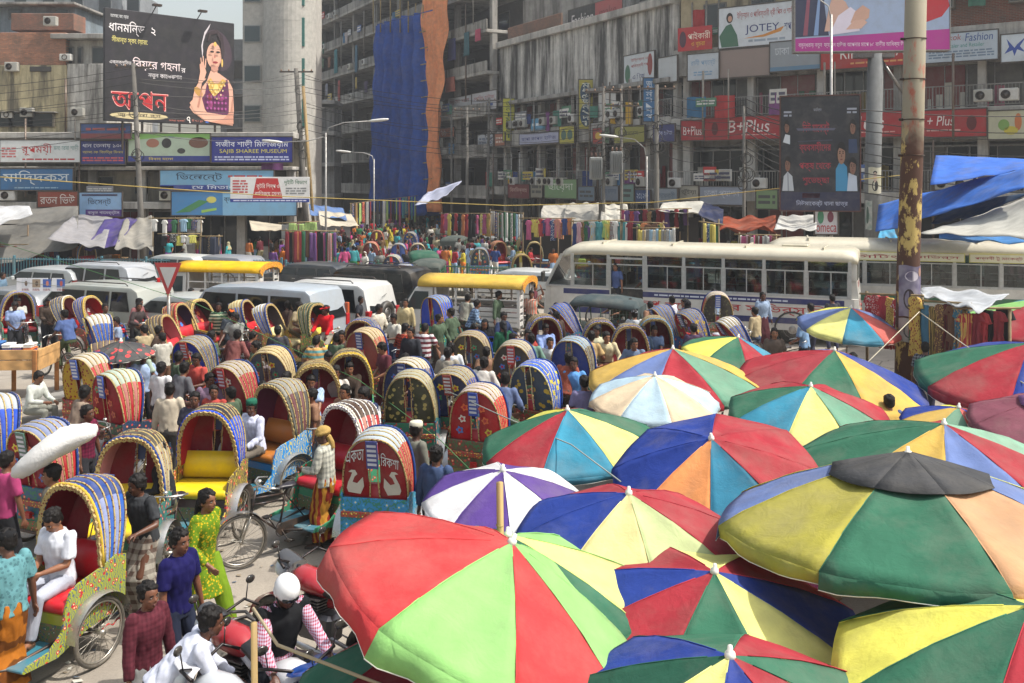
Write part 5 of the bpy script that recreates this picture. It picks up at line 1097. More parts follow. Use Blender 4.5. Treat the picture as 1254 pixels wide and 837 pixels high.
 if shirt=='saree':m.tube([sh[1]+up*.03,neck-up*.10+fw*.10,pel+fw*.15-lf*.12],[.05,.06,.06],8);m.tube([sh[1]+up*.03,pel+up*.2-fw*.13,pel-fw*.16-up*.2],[.05,.05,.05],8)
 d['shirt']=remesh(m,cv,M('shirt','#888888'),'shirt',1,.017,(12,12,6),1)
 # collar and placket for the close ones
 if near and shirt in('short','long'):
  m=MB();q=pel+up*.495
  for s in(1,-1):m.add([tuple(q+lf*.072*s-fw*.02+up*.02),tuple(q+lf*.035*s+fw*.075-up*.0),tuple(q+lf*.055*s+fw*.088-up*.05),tuple(q+lf*.098*s+fw*.03-up*.015),tuple(q+lf*.085*s-fw*.03-up*.005)],[(0,1,2,3,4)])
  d['collar']=m.mesh('collar',M('shirt','#888888'))
 m=MB();leg=legs
 if lower in('trousers','shalwar'):
  w0=1.35 if lower=='shalwar' else 1.0
  m.loft([[tuple(pel+Vector((0,0,z))+Vector((b*sin(2*pi*j/16),a*cos(2*pi*j/16),0)))for j in range(16)]for z,a,b in((.07,.155,.108),(-.02,.178,.125),(-.09,.17,.12))])
  for s in(1,-1):
   h_,kn,an=leg[s];m.tube([h_,h_.lerp(kn,.4),kn,kn.lerp(an,.5),kn.lerp(an,.97)],[.098*w0,.088*w0,.07*w0,.064*w0,.058*w0],12)
 else:
  R=[];up2=(leg[1][1]+leg[-1][1])/2;an2=(leg[1][2]+leg[-1][2])/2
  ky=abs(leg[1][1].y-leg[-1][1].y)/2+.085;ay=abs(leg[1][2].y-leg[-1][2].y)/2+.10;kx=abs(leg[1][1].x-leg[-1][1].x)/2+.09;ax_=abs(leg[1][2].x-leg[-1][2].x)/2+.11
  seq=[(pel+Vector((0,0,.08)),.155,.11),(pel,.175,.13),(pel.lerp(up2,.5),(.17+ky)/2,.13),(up2,ky,kx),(up2.lerp(an2,.5),(ky+ay)/2,(kx+ax_)/2),(up2.lerp(an2,.88 if lower=='lungi' else.97),ay,ax_)]
  sitting=up2.z>pel.z-.25
  for i,(c,a,b)in enumerate(seq):
   dr=(seq[min(i+1,5)][0]-seq[max(i-1,0)][0]).normalized();fx=Vector((0,1,0)).cross(dr);fx.normalize()
   if sitting:b=min(b,.12)
   R.append([tuple(c+Vector((0,a*cos(2*pi*j/20)*(1+.05*sin(j*2.6)),0))+fx*b*sin(2*pi*j/20)*(1+.05*sin(j*2.6)))for j in range(20)])
  m.loft(R)
 d['lower']=remesh(m,cv,M('cloth','#555555'),lower,2,.014 if lower in('lungi','skirt')else.009,(16,16,3),2)
 if near:
  m=MB()
  for s in(1,-1):
   an=leg[s][2];ff=Vector((1,.15*s,0)).normalized()if not ps.get('toe')else Vector(ps['toe']).normalized();m=MB()
   m.tube([an+Vector((-.05,0,-.055)),an+ff*.06+Vector((0,0,-.06)),an+ff*.15+Vector((0,0,-.062)),an+ff*.20+Vector((0,0,-.062))],[.030,.036,.036,.022],8);m.tube([an+ff*.05+Vector((0,.04,-.05)),an+ff*.09+Vector((0,0,.0)),an+ff*.05+Vector((0,-.04,-.05))],.010,5)
   d['shoe'+str(s)]=m.mesh('shoe',M('plastic','#2c241f'))
 d['_j']=dict(neck=neck,pel=pel,up=up,fw=fw,lf=lf,arms=arms,legs=legs)
 _pm[k]=d;return d
_pm={}
HG={}
def headgear(kind):
 if kind in HG:return HG[kind]
 m=MB()
 if kind=='cap':m.ball((-.012,0,.066),(.105,.086,.072),14,8);m.loft([[(.06+.10*u,y*(1-u*.25),.075-.02*u+.01*cos(y*20))for y in(-.07,-.04,0,.04,.07)]+[(.06+.10*u,y*(1-u*.25),.068-.02*u+.01*cos(y*20))for y in(.07,.04,0,-.04,-.07)]for u in(0,.5,1)],smooth=False)
 elif kind=='prayer_cap':m.loft([[(-.012+a*cos(2*pi*j/16),a*.82*sin(2*pi*j/16),z)for j in range(16)]for a,z in((.102,.055),(.104,.09),(.100,.125),(.085,.14),(.03,.148))])
 elif kind=='helmet':m.ball((-.014,0,.055),(.130,.108,.112),20,14);m.ball((-.05,0,-.01),(.085,.100,.075),16,8)
 HG[kind]=m.mesh(kind,M('plastic','#dddddd',r=.25));return HG[kind]
SKINS=['#6f4733','#7c5139','#5e3b2a','#8a5d43','#553425']
def person(pos,rz,pose,label,shirt=('short','#c8c4ba'),lower=('trousers','#2c2c30'),hair='short',q='mid',skin=None,cap=None,mous=False,group=None,sc=1.0,haircol=None,shoe='#2c241f',key=None,z=0):
 vox={'near':.0085,'mid':.0165,'far':.03}[q]
 d=person_meshes(pose,shirt[0],lower[0],hair,vox,key)
 t=thing('person',label,'person',(pos[0],pos[1],(pos[2]if len(pos)>2 else 0)+z),rz,group or 'people in the street');t.scale=(sc,)*3
 r=random.Random(hash((round(pos[0],2),round(pos[1],2)))&0xffff);sk=skin or r.choice(SKINS)
 def mat(kind,s):return M(kind,s[1],s[2]if len(s)>3 else None,**({'pat':s[3],'sc':s[4]}if len(s)>3 else{}))
 b=link('body',d['body'],t,mats=[M('skin',sk)])
 link({'kameez':'kameez','saree':'blouse','kurta':'kurta','vest':'vest'}.get(shirt[0],'shirt'),d['shirt'],t,mats=[mat('shirt',shirt)])
 if 'collar' in d:o=link('collar',d['collar'],t,mats=[mat('shirt',shirt)]);solid(o,.006)
 link(lower[0],d['lower'],t,mats=[mat('cloth',lower)])
 if 'hair' in d:
  hc=haircol or('#100c0a' if hair not in('hijab','turban')else '#8c6a4c');nm='hair' if hair in('short','long','cap')else 'headscarf'
  link(nm,d['hair'],t,mats=[M('hair',hc)if nm=='hair' else M('cloth',hc)])
 if cap:
  o=link(cap[0],headgear(cap[0]),t,mats=[M('plastic',cap[1],r=.25,dirt=.05)if cap[0]=='helmet' else M('cloth',cap[1])]);o.matrix_local=d['HM']
  if cap[0]=='helmet':m=MB();m.ball((.088,0,.028),(.034,.078,.030),14,8);m.tube([(.0,.088,-.02),(.05,.06,-.10),(.055,0,-.118),(.05,-.06,-.10),(0,-.088,-.02)],.008,5);m.build('visor',M('plastic','#17181a',r=.12,dirt=0),o)
 if q!='far':
  for k,nm in(('eye.l','eye'),('eye.r','eye'),('eyebrows','eyebrows'),('lips','lips')):
   if k in d:link(nm,d[k],t)
  if mous and 'moustache' in d:link('moustache',d['moustache'],t)
 if q=='near':
  for k in('shoe1','shoe-1'):link('shoe',d[k],t,mats=[M('plastic',shoe)])
 return t
 # ================================================================ VEHICLES (x forward, origin on the ground at the middle)
def vwheel(t,x,y,r,w_=.2,name='wheel'):
 s=1 if y>0 else-1;m=MB();R=[]
 for yy,rr in((-w_/2,r*.62),(-w_/2,r*.93),(-w_/2+.03,r),(w_/2-.03,r),(w_/2,r*.93),(w_/2,r*.62)):R.append([(x+rr*cos(2*pi*j/22),y+yy,r+rr*sin(2*pi*j/22))for j in range(22)])
 m.loft(R,cap=True);o=m.build(name,M('rubber','#2a2826',dirt=.7),t)
 m=MB();yo=y+s*(w_/2+.004);m.loft([[(x+rr*cos(2*pi*j/16),yo+s*dy,r+rr*sin(2*pi*j/16))for j in range(16)]for rr,dy in((r*.60,-.03),(r*.60,.0),(r*.5,-.02),(r*.2,.01),(r*.1,.02))]);m.build('rim',M('metal','#a8a8a6',dirt=.4),o)
def vehicle(pos,rz,label,cat,L,W,prof,glass_bands,col,wheels,name='parked_car',dirt=.4,tumble=.10,belt=.95,roofcol=None,lights=True,rear_glass=True,met=.3,group='vehicles in the traffic jam',extra=None,plate=True):
 """prof: list of (x, z_bottom, z_top) stations from rear to front; the flanks lean in above the belt line"""
 t=thing(name,label,cat,(pos[0],pos[1],0),rz,group)
 zr=max(p[2]for p in prof);mt=M('paint',col,met=met,dirt=dirt)
 def hw(x,z):
  e=1-.10*max(0,(abs(x)/(L/2))-.82)/.18
  return(W/2)*e*(1-tumble*2*max(0,z-belt)/max(.1,zr-belt)*.5-.04*max(0,.5-z))
 m=MB();R=[]
 for x,zb,zt in prof:
  ring=[];zs=[zb,zb+.12,(zb+belt)/2,min(belt,zt-.02),min(zt-.01,belt+(zt-belt)*.5),zt-.10 if zt>belt+.2 else zt-.03,zt-.02]
  for z in zs:ring.append((x,hw(x,z),z))
  y=hw(x,zt);ring+=[(x,y-.12,zt+.0),(x,y*.45,zt+.03),(x,-y*.45,zt+.03),(x,-y+.12,zt+.0)]
  for z in zs[::-1]:ring.append((x,-hw(x,z),z))
  R.append(ring)
 m.loft(R);body=m.build('body',mt,t)
 be=body.modifiers.new('edge','BEVEL');be.width=.02;be.segments=2;be.limit_method='ANGLE';be.angle_limit=radians(35)
 gl=M('glass','#14181b')
 for(x0a,x1a,x0b,x1b,z0,z1)in glass_bands:
  for s in(1,-1):
   m=MB();o_=.006
   q=[(x0a,z0),(x1a,z0),(x1b,z1),(x0b,z1)];m.loft([[(x,s*(hw(x,z)+d_),z)for x,z in q]for d_ in(-.03,o_)]if s<0 else[[(x,s*(hw(x,z)+d_),z)for x,z in q][::-1]for d_ in(-.03,o_)],smooth=False);m.build('side_window',gl,t)
   m=MB();m.tube([(x,s*(hw(x,z)+.007),z)for x,z in q+[q[0]]],.012,4);m.build('window_seal',M('plastic','#1c1c1c'),t)
 for x,y in wheels:
  for s in(1,-1):vwheel(t,x,s*(W/2-.11),y)
  for s in(1,-1):m=MB();m.ring((x,s*(W/2-.005),y),(0,1,0),y+.05,.028,20,5,a0=0,a1=2*pi);m.build('wheel_arch',M('plastic','#2b2a28',dirt=.6),t)
 xr=prof[0][0];xf=prof[-1][0]
 m=MB();m.bev(xr-.12,-W/2+.05,.38,xr+.1,W/2-.05,.62,.04);m.build('rear_bumper',M('plastic','#6a6a68' if met else col,dirt=.5),t)
 m=MB();m.bev(xf-.1,-W/2+.05,.35,xf+.12,W/2-.05,.62,.04);m.build('front_bumper',M('plastic','#6a6a68',dirt=.5),t)
 if lights:
  for s in(1,-1):
   m=MB();m.bev(xr-.03,s*(W/2-.13)-.09,belt-.22,xr+.12,s*(W/2-.13)+.09,belt+.12,.02);m.build('tail_light',M('plastic','#a3161a',r=.15,dirt=.1),t)
   m=MB();m.bev(xf-.12,s*(W/2-.22)-.14,belt-.28,xf+.03,s*(W/2-.22)+.14,belt-.10,.03);m.build('headlight',M('plastic','#d8dcdc',r=.1),t)
   m=MB();m.bev(xf-1.25,s*(W/2+.08)-.07,belt+.02,xf-1.13,s*(W/2+.08)+.07,belt+.18,.03);m.build('wing_mirror',M('plastic',col,dirt=.3),t)
   for zz,xx in((belt-.1,.1),(belt-.1,-.9)):m=MB();m.box(xx,s*(W/2+.005)-.012,zz,xx+.16,s*(W/2+.005)+.012,zz+.025);m.build('door_handle',M('metal','#b8b8b4'),t)
   for xx in(.35,-.75):m=MB();m.box(xx,s*hw(xx,belt*.7)-.004,.42,xx+.012,s*hw(xx,belt*.7)+.004,belt);m.build('door_seam',M('plastic','#1c1c1c'),t)
 if plate:m=MB();m.box(xr-.14,-.22,.64,xr-.12,.22,.76);m.build('number_plate',M('paint','#d8d8d0',dirt=.2),t)
 if rear_glass:
  z0,z1=rear_glass if isinstance(rear_glass,tuple)else(belt+.05,zr-.16)
  xa=prof[0][0];xb=min((p for p in prof if p[2]>zr-.12),key=lambda p:p[0])[0]
  m=MB();f=lambda z:xa+(xb-xa)*max(0,(z-prof[0][2]))/max(.05,(zr-prof[0][2]))
  y0=hw(xa,z0)-.12;y1=hw(xa,z1)-.16
  m.loft([[(f(z0)-d_,-y0,z0),(f(z0)-d_,y0,z0),(f(z1)-d_,y1,z1),(f(z1)-d_,-y1,z1)]for d_ in(.035,-.03)],smooth=False);m.build('rear_window',gl,t)
 if extra:extra(t,hw)
 return t
def suv(pos,rz,label,col,h=1.78,L=4.6,extra=None,spare=False,cat='car',name='parked_car',rack=True,long=False):
 prof=[(-L/2,.42,1.0),(-L/2+.04,.36,1.08),(-L/2+.22,.34,h-.12),(-L/2+.42,.34,h),(0,.34,h+.02),(L*.12,.34,h-.02),(L*.17,.34,h-.10),(L*.30,.34,1.12),(L*.42,.34,1.04),(L/2-.06,.36,.92),(L/2,.42,.72)]
 a=-L/2
 gb=[(a+.42,a+1.15,a+.55,a+1.12,1.06,h-.15),(a+1.25,a+2.15,a+1.22,a+2.1,1.06,h-.15),(a+2.25,L*.28,a+2.2,L*.17,1.06,h-.15)]
 def ex(t,hw):
  if rack:
   for s in(1,-1):m=MB();m.tube([(a+.7,s*.62,h+.02),(a+.8,s*.62,h+.09),(.4,s*.62,h+.10),(.5,s*.62,h+.02)],.018,6);m.build('roof_rail',M('metal','#4a4a4a'),t)
  if spare:
   m=MB();m.ring((a-.16,.12,1.0),(1,0,0),.27,.105,24,8);o=m.build('spare_wheel',M('rubber','#2c2a28',dirt=.5),t);m=MB();m.tube([(a-.2,.12,1.0),(a-.12,.12,1.0)],.19,18);m.ring((a-.21,.12,1.0),(1,0,0),.15,.02,18,5);m.build('rim',M('metal','#9a9a98'),o)
  m=MB();m.tube([(a+.1,-.3,h-.35),(a+.02,.1,h-.42)],.008,4);m.build('rear_wiper',M('plastic','#1c1c1c'),t)
  # windscreen
  m=MB();m.loft([[(L*.30-d,-.72,1.14),(L*.30-d,.72,1.14),(L*.175-d,.62,h-.10),(L*.175-d,-.62,h-.10)]for d in(.03,-.035)],smooth=False);m.build('windscreen',M('glass','#1a2226'),t)
  if extra:extra(t,hw)
 return vehicle(pos,rz,label,cat,L,1.78,prof,gb,col,[(-L*.30,.35),(L*.31,.35)],name,extra=ex,belt=1.0)
def microbus(pos,rz,label,col,h=1.98,L=4.7,group=None):
 prof=[(-L/2,.42,1.1),(-L/2+.03,.34,1.2),(-L/2+.22,.34,h-.1),(-L/2+.36,.34,h),(0,.34,h+.03),(L*.28,.34,h-.03),(L*.33,.34,h-.12),(L*.43,.34,1.28),(L/2-.05,.36,1.0),(L/2,.42,.7)]
 a=-L/2;gb=[(a+.4,a+1.5,a+.48,a+1.5,1.12,h-.2),(a+1.6,a+2.65,a+1.6,a+2.65,1.12,h-.2),(a+2.75,L*.40,a+2.75,L*.32,1.12,h-.2)]
 def ex(t,hw):
  for s in(1,-1):m=MB();m.bev(a-.02,s*.78-.05,.95,a+.1,s*.78+.05,1.5,.015);m.build('tall_tail_light',M('plastic','#b0481c',r=.2),t)
  m=MB();m.box(a+.3,.86,.96,L*.45,.875,1.0);m.box(a+.3,-.875,.96,L*.45,-.86,1.0);m.build('side_moulding',M('metal','#8a8a88'),t)
 return vehicle(pos,rz,label,'van',L,1.76,prof,gb,col,[(-L*.30,.33),(L*.33,.33)],'microbus',extra=ex,belt=1.08,group='vehicles in the traffic jam')
def bus(pos,rz,label,L=9.0,h=2.95,scheme=1):
 W=2.3;t=thing('city_bus',label,'bus',(pos[0],pos[1],0),rz,'buses');wh=M('paint','#cfccc4',dirt=.45);cr=M('paint','#c4bda8',dirt=.5);z1=1.45;z2=2.55;a=-L/2;b=L/2
 m=MB();R=[]
 for x,s in((a,.93),(a+.12,.985),(a+.4,1),(b-.7,1),(b-.25,.97),(b,.86)):R.append([(x,s*W/2,.42),(x,s*W/2,z1),(x,s*W/2-.06,z1+.01),(x,-s*W/2+.06,z1+.01),(x,-s*W/2,z1),(x,-s*W/2,.42)])
 m.loft(R,smooth=False);m.build('lower_body',wh,t)
 m=MB();R=[]
 for x,s,dz in((a+.02,.93,-.10),(a+.15,.98,-.02),(a+.5,1,0),(b-1.6,1,0),(b-1.0,.98,-.06),(b-.6,.92,-.26)):
  R.append([(x,s*W/2,z2+dz*.5),(x,s*(W/2-.02),z2+.16+dz),(x,s*(W/2-.14),z2+.30+dz),(x,s*(W/2-.45),h+dz-.03),(x,0,h+dz),(x,-s*(W/2-.45),h+dz-.03),(x,-s*(W/2-.14),z2+.30+dz),(x,-s*(W/2-.02),z2+.16+dz),(x,-s*W/2,z2+dz*.5)])
 m.loft(R);m.build('roof',cr,t)
 m=MB();m.bev(a+1.5,-.35,h-.02,a+2.3,.35,h+.06,.03);m.build('roof_hatch',cr,t)
 for k in range(4):m=MB();x=a+1.0+k*(L-3)/3;m.box(x,-W/2+.3,h-.07,x+.05,W/2-.3,h+.012);m.build('roof_strip',cr,t)
 # rear end
 m=MB();m.loft([[(a+.0,-1.04,z1),(a+.0,1.04,z1),(a+.22,1.04,z1),(a+.22,-1.04,z1)],[(a+.06,-1.02,2.0),(a+.06,1.02,2.0),(a+.22,1.02,2.0),(a+.22,-1.02,2.0)]],smooth=False);m.build('rear_wall',wh,t)
 m=MB();m.box(a+.05,-1.06,2.0,a+.22,-.80,2.6);m.box(a+.05,.80,2.0,a+.22,1.06,2.6);m.box(a+.05,-.8,2.48,a+.22,.8,2.62);m.build('rear_frame',wh,t)
 m=MB();m.box(a+.03,-.8,2.0,a+.06,.8,2.48);m.build('rear_window',M('glass','#5c5a4c'),t)
 for s in(1,-1):
  for zz,c in((.75,'#a3161a'),(.9,'#c86a1c'),(1.05,'#a3161a')):m=MB();m.tube([(a-.03,s*.92,zz),(a+.03,s*.92,zz)],.055,12);m.build('tail_light',M('plastic',c,r=.2),t)
 m=MB();m.bev(a-.14,-1.05,.4,a+.05,1.05,.6,.04);m.build('rear_bumper',M('metal','#8c8a84'),t)
 m=MB();tiny_print(m,0,0,1.1,.2,2,0,seed=3);mm=MB();mm.add([(a-.004,.55-v[0],1.15+v[2])for v in m.v],[f for f in m.f]);mm.build('rear_lettering',M('vinyl','#a5353a'),t)
 mm=MB();mm.add([(a+.03,.55-v[0],1.72+v[2])for v in m.v],[f for f in m.f]);mm.build('rear_lettering',M('vinyl','#a5353a'),t)
 # front face
 m=MB();m.loft([[(b-.02,-.98,.42),(b-.02,.98,.42),(b+.10,.9,.5),(b+.10,-.9,.5)],[(b-.04,-.98,z1),(b-.04,.98,z1),(b+.02,.9,z1),(b+.02,-.9,z1)]],smooth=False);m.build('front_panel',wh,t)
 m=MB();m.loft([[(b-.06,-.95,z1),(b-.06,.95,z1),(b-.62,.95,z2+.0),(b-.62,-.95,z2+.0)],[(b-.03,-.95,z1),(b-.03,.95,z1),(b-.59,.95,z2+.0),(b-.59,-.95,z2+.0)]],smooth=False);m.build('windscreen',M('clear'),t)
 for s in(1,-1):m=MB();m.tube([(b+.08,s*.7,.8),(b+.12,s*.7,.8)],.1,14);m.build('headlight',M('plastic','#d8dcdc',r=.1),t)
 # sides: pillars, sliding windows with clear panes, so that the seats and riders show through
 fr=M('metal','#b9bbb8',met=.3,dirt=.3);nb=7;x0=a+.25;x1=b-1.0;bw=(x1-x0)/nb
 for s in(1,-1):
  Y=s*(W/2-.03)
  for i in range(nb+1):x=x0+i*bw;m=MB();m.box(x-.05,Y-.035,z1,x+.05,Y+.035,z2+.02);m.build('pillar',fr,t)
  m=MB();m.loft([[(b-.12,Y-.03,z1),(b-.02,Y-.03,z1),(b-.02,Y+.03,z1),(b-.12,Y+.03,z1)],[(b-.68,Y-.03,z2),(b-.58,Y-.03,z2),(b-.58,Y+.03,z2),(b-.68,Y+.03,z2)]],smooth=False);m.build('front_pillar',fr,t)
  m=MB();m.box(x0,Y-.03,z2-.32,x1,Y+.03,z2-.28);m.box(x0,Y-.034,z1,b-.1,Y+.034,z1+.05);m.build('window_rail',fr,t)
  for i in range(nb):
   xa=x0+i*bw+.05;xb=xa+bw-.10;door=(s>0 and scheme==1 and i==nb-2)
   if door:continue
   m=MB();m.box(xa,Y-.008,z1+.05,xb,Y+.002,z2);m.build('pane',M('clear'),t)
   m=MB();xm=xa+(xb-xa)*(.5 if i%2 else.42)
   m.box(xm-.015,Y-.012,z1+.05,xm+.015,Y+.014,z2-.32);m.box(xa,Y-.012,z1+.05,xa+.025,Y+.014,z2-.32);m.box(xb-.025,Y-.012,z1+.05,xb,Y+.014,z2-.32);m.box(xa+.02,Y-.011,z1+.05,xb-.02,Y+.013,z1+.08);m.build('sash',fr,t)
   for zz in(z1+.3,z1+.5):m=MB();m.box(xa,Y-.05,zz,xb,Y-.035,zz+.015);m.build('guard_bar',fr,t)
 xd=x0+(nb-2)*bw
 if scheme==1:
  for s in(1,-1):
   S_=W/2+.004
   m=MB();m.box(a+.4,s*S_-.003,z1-.22,b-.7,s*S_+.003,z1-.05);m.build('blue_stripe',M('paint','#232c66',dirt=.3),t)
   m=MB();m.box(a+.4,s*S_-.003,.62,b-.7,s*S_+.003,.80);m.build('blue_stripe',M('paint','#232c66',dirt=.4),t)
   # the side looks to +y (the camera's side): lettering laid on it, read from there
  for tx,u0,u1,z0_,z1_,c,bo in(('িবকল্প',.60,.735,.86,1.19,'#b3141c',.05),('অেটা',.50,.585,.86,1.19,'#b3141c',.05),('র সািভর্স িলঃ',.06,.38,.86,1.21,'#b3141c',.05)):
   m=MB();text_into(m,tx,0,z0_,(u1-u0)*L,z1_,0,bo);mm=MB();mm.add([(b-(1-u1)*L*1-v[0]if False else(a+u1*L)-v[0],W/2+.010+abs(v[1]),v[2])for v in m.v],[f for f in m.f]);mm.build('lettering',M('vinyl',c,dirt=.1),t)
  m=MB();tiny_print(m,0,0,4.2,.09,1,0,seed=8);mm=MB();mm.add([(a+6.2-v[0],W/2+.010,z1-.18+v[2])for v in m.v],m.f);mm.build('small_print',M('vinyl','#c8ccd8'),t)
 else:
  m=MB();m.box(a+.4,W/2+.001,z2-.26,b-.9,W/2+.006,z2-.02);
  for i in range(5):
   xa=a+.35+i*(L-1.6)/5;xb=xa+(L-1.6)/5-.12;m=MB();m.box(xa,W/2-.01,z2-.24,xb,W/2+.012,z2+.06);m.build('name_board',M('vinyl','#c9c36a'),t)
   m=MB();m.box(xa+.03,W/2,z2-.215,xb-.03,W/2+.015,z2+.035);m.build('name_board_face',M('vinyl','#e3dfc0'),t)
   tx=['েস্টিডয়াম','পল্লবী টু মােকর্ট','সািভর্স','িসিটং','এন্টারপ্রাইজ'][i]
   m=MB();text_into(m,tx,0,z2-.16,(xb-xa)*.8,z2-.02,0,.04);mm=MB();mm.add([(xb-(xb-xa)*.1-v[0],W/2+.018+abs(v[1]),v[2])for v in m.v],m.f);mm.build('lettering',M('vinyl','#a3202c',dirt=.1),t)
  m=MB();m.box(a+.4,W/2+.002,z1-.5,b-.7,W/2+.007,z1-.3);m.build('green_stripe',M('paint','#2d6a4a'),t)
  # door opening: dark step well and door leaf folded open
 if scheme==1:
  m=MB();m.box(xd+.08,W/2-.05,.55,xd+bw-.08,W/2+.009,z1+.02);m.build('door_step_well',M('plastic','#1c1b1a'),t)
  m=MB();m.box(xd+.05,W/2-.03,z1,xd+.09,W/2+.03,z2);m.box(xd+bw-.1,W/2-.03,.5,xd+bw-.06,W/2+.05,z2-.1);m.box(xd,W/2-.02,z2-.12,xd+bw,W/2+.03,z2-.06);m.build('door_frame',fr,t)
 m=MB();m.box(a+.2,-W/2+.08,.9,b-.3,W/2-.08,.93);m.build('cabin_floor',M('plastic','#3a3a3a'),t)
 m=MB();
 for i in range(9):
  for s in(1,-1):
   x=a+.7+i*(L-2.4)/9;m=MB();m.bev(x,s*.62-.42,1.25,x+.42,s*.62+.42,1.36,.03);m.bev(x-.06,s*.62-.42,1.3,x+.04,s*.62+.42,1.85,.03);m.build('seat',M('cloth',['#6a3040','#3c4a6c','#5c5040'][i%3]),t)
 for x in(a+1.9,b-2.0):
  for s in(1,-1):vwheel(t,x,s*(W/2-.14),.46,.26);m=MB();m.ring((x,s*(W/2+.002),.46),(0,1,0),.52,.03,20,5);m.build('wheel_arch',M('plastic','#2b2a28'),t)
 for s in(1,-1):m=MB();m.bev(b-.05,s*(W/2+.1)-.1,1.6,b+.05,s*(W/2+.1)+.1,1.95,.03);m.tube([(b-.2,s*W/2,1.95),(b,s*(W/2+.1),1.95)],.015,5);m.build('wing_mirror',M('plastic','#222222'),t)
 return t
def hauler(pos,rz,label,roof='#c2a044',L=4.0,white='#cfcdc8'):
 """small truck cab with a slatted passenger box, benches and a yellow canopy"""
 t=thing('passenger_truck',label,'truck',(pos[0],pos[1],0),rz,'yellow roofed passenger trucks');wh=M('paint',white,dirt=.45);W=1.6
 a=-L/2;b=L/2;xc=b-1.25
 m=MB();R=[]
 for x,zt,s in((xc,1.82,1),(xc+.45,1.80,1),(xc+.60,1.72,.98),(xc+1.0,1.12,.96),(b-.06,1.0,.92),(b,.7,.88)):y=s*W/2;R.append([(x,y,.38),(x,y,1.0 if zt>1.05 else zt-.05),(x,y-.08,zt-.04),(x,y-.16,zt),(x,-y+.16,zt),(x,-y+.08,zt-.04),(x,-y,1.0 if zt>1.05 else zt-.05),(x,-y,.38)])
 m.loft(R,smooth=False);m.build('cab',wh,t)
 for s in(1,-1):
  m=MB();m.loft([[(x,s*(y+d),z)for x,z,y in((xc+.12,1.08,.80),(xc+.88,1.08,.80),(xc+.58,1.62,.755),(xc+.14,1.62,.755))]for d in((-.03,.012)if s<0 else(.012,-.03))],smooth=False);m.build('cab_window',M('glass','#333c3e'),t)
  m=MB();m.box(xc+.10,s*W/2-.006,.45,xc+.12,s*W/2+.006,1.05);m.box(xc+.9,s*W/2-.006,.6,xc+.915,s*W/2+.006,1.05);m.build('door_seam',M('plastic','#3a3a38'),t)
  m=MB();m.bev(xc+.95,s*(W/2+.12)-.06,1.1,xc+1.0,s*(W/2+.12)+.06,1.3,.015);m.build('wing_mirror',M('plastic','#222222'),t)
  m=MB();m.tube([(b-.02,s*.55,.75),(b+.03,s*.55,.75)],.09,12);m.build('headlight',M('plastic','#d8dcdc',r=.1),t)
 m=MB();m.loft([[(xc+1.0-d,-.68,1.14),(xc+1.0-d,.68,1.14),(xc+.64-d,.62,1.70),(xc+.64-d,-.62,1.70)]for d in(.03,-.04)],smooth=False);m.build('windscreen',M('glass','#1f282a'),t)
 m=MB();m.box(a,-W/2,.55,xc-.03,W/2,.62);m.build('bed',M('paint','#5c5a55'),t)
 for s in(1,-1):
  for k in range(4):m=MB();y=s*(W/2-.01);m.bev(a,y-.015,.64+k*.15,xc-.05,y+.015,.76+k*.15,.006);m.build('side_slat',wh,t)
  for i in range(5):x=a+.03+i*(xc-a-.14)/4;m=MB();m.box(x-.03,s*W/2-.045,.62,x+.03,s*W/2-.0,1.88);m.build('canopy_post',wh,t)
  m=MB();m.box(a,s*W/2-.04,1.42,xc-.05,s*W/2-.01,1.46);m.build('side_rail',wh,t)
  m=MB();m.bev(a+.1,s*.52-.18,.95,xc-.2,s*.52+.18,1.02,.02);m.build('bench',M('plastic','#6a2c2c'),t)
  m=MB()
  for k in range(6):m.bev(a-.03,s*.60-.18,.66+k*.20,a+.0,s*.60+.18,.78+k*.20,.006)
  m.box(a-.035,s*.78-.03,.6,a+.005,s*.78+.03,1.85);m.box(a-.035,s*.42-.03,.6,a+.005,s*.42+.03,1.85);m.build('rear_ladder_panel',wh,t)
 m=MB();R=[]
 for x in(a-.12,a+.2,0,xc-.1,xc+.45):R.append([(x,(W/2+.06)*cos(pi*j/12),1.80+.30*sin(pi*j/12)**.7+(0 if j in(0,12)else.0))for j in range(13)]+[(x,(W/2+.03)*cos(pi-pi*j/12),1.77+.28*sin(pi-pi*j/12)**.7)for j in range(13)])
 m.loft(R);m.build('canopy',M('canvas',roof,dirt=.3),t)
 m=MB();m.loft([[(a-.16,(W/2+.07)*cos(pi*j/12),1.80+.31*sin(pi*j/12)**.7)for j in range(13)]+[(a-.16,(W/2-.12)*cos(pi-pi*j/12),1.66+.26*sin(pi-pi*j/12)**.7)for j in range(13)],[(a-.13,(W/2+.07)*cos(pi*j/12),1.80+.31*sin(pi*j/12)**.7)for j in range(13)]+[(a-.13,(W/2-.12)*cos(pi-pi*j/12),1.66+.26*sin(pi-pi*j/12)**.7)for j in range(13)]],smooth=False);m.build('painted_rear_arch',M('art','#d8a82c','#b8302c',c3='#a8342c',sc=14),t)
 for x in(a+.75,b-.75):
  for s in(1,-1):vwheel(t,x,s*(W/2-.1),.29,.17)
 m=MB();m.bev(a-.1,-W/2+.1,.35,a,W/2-.1,.48,.02);m.build('rear_step',M('metal','#6a6862'),t)
 return t
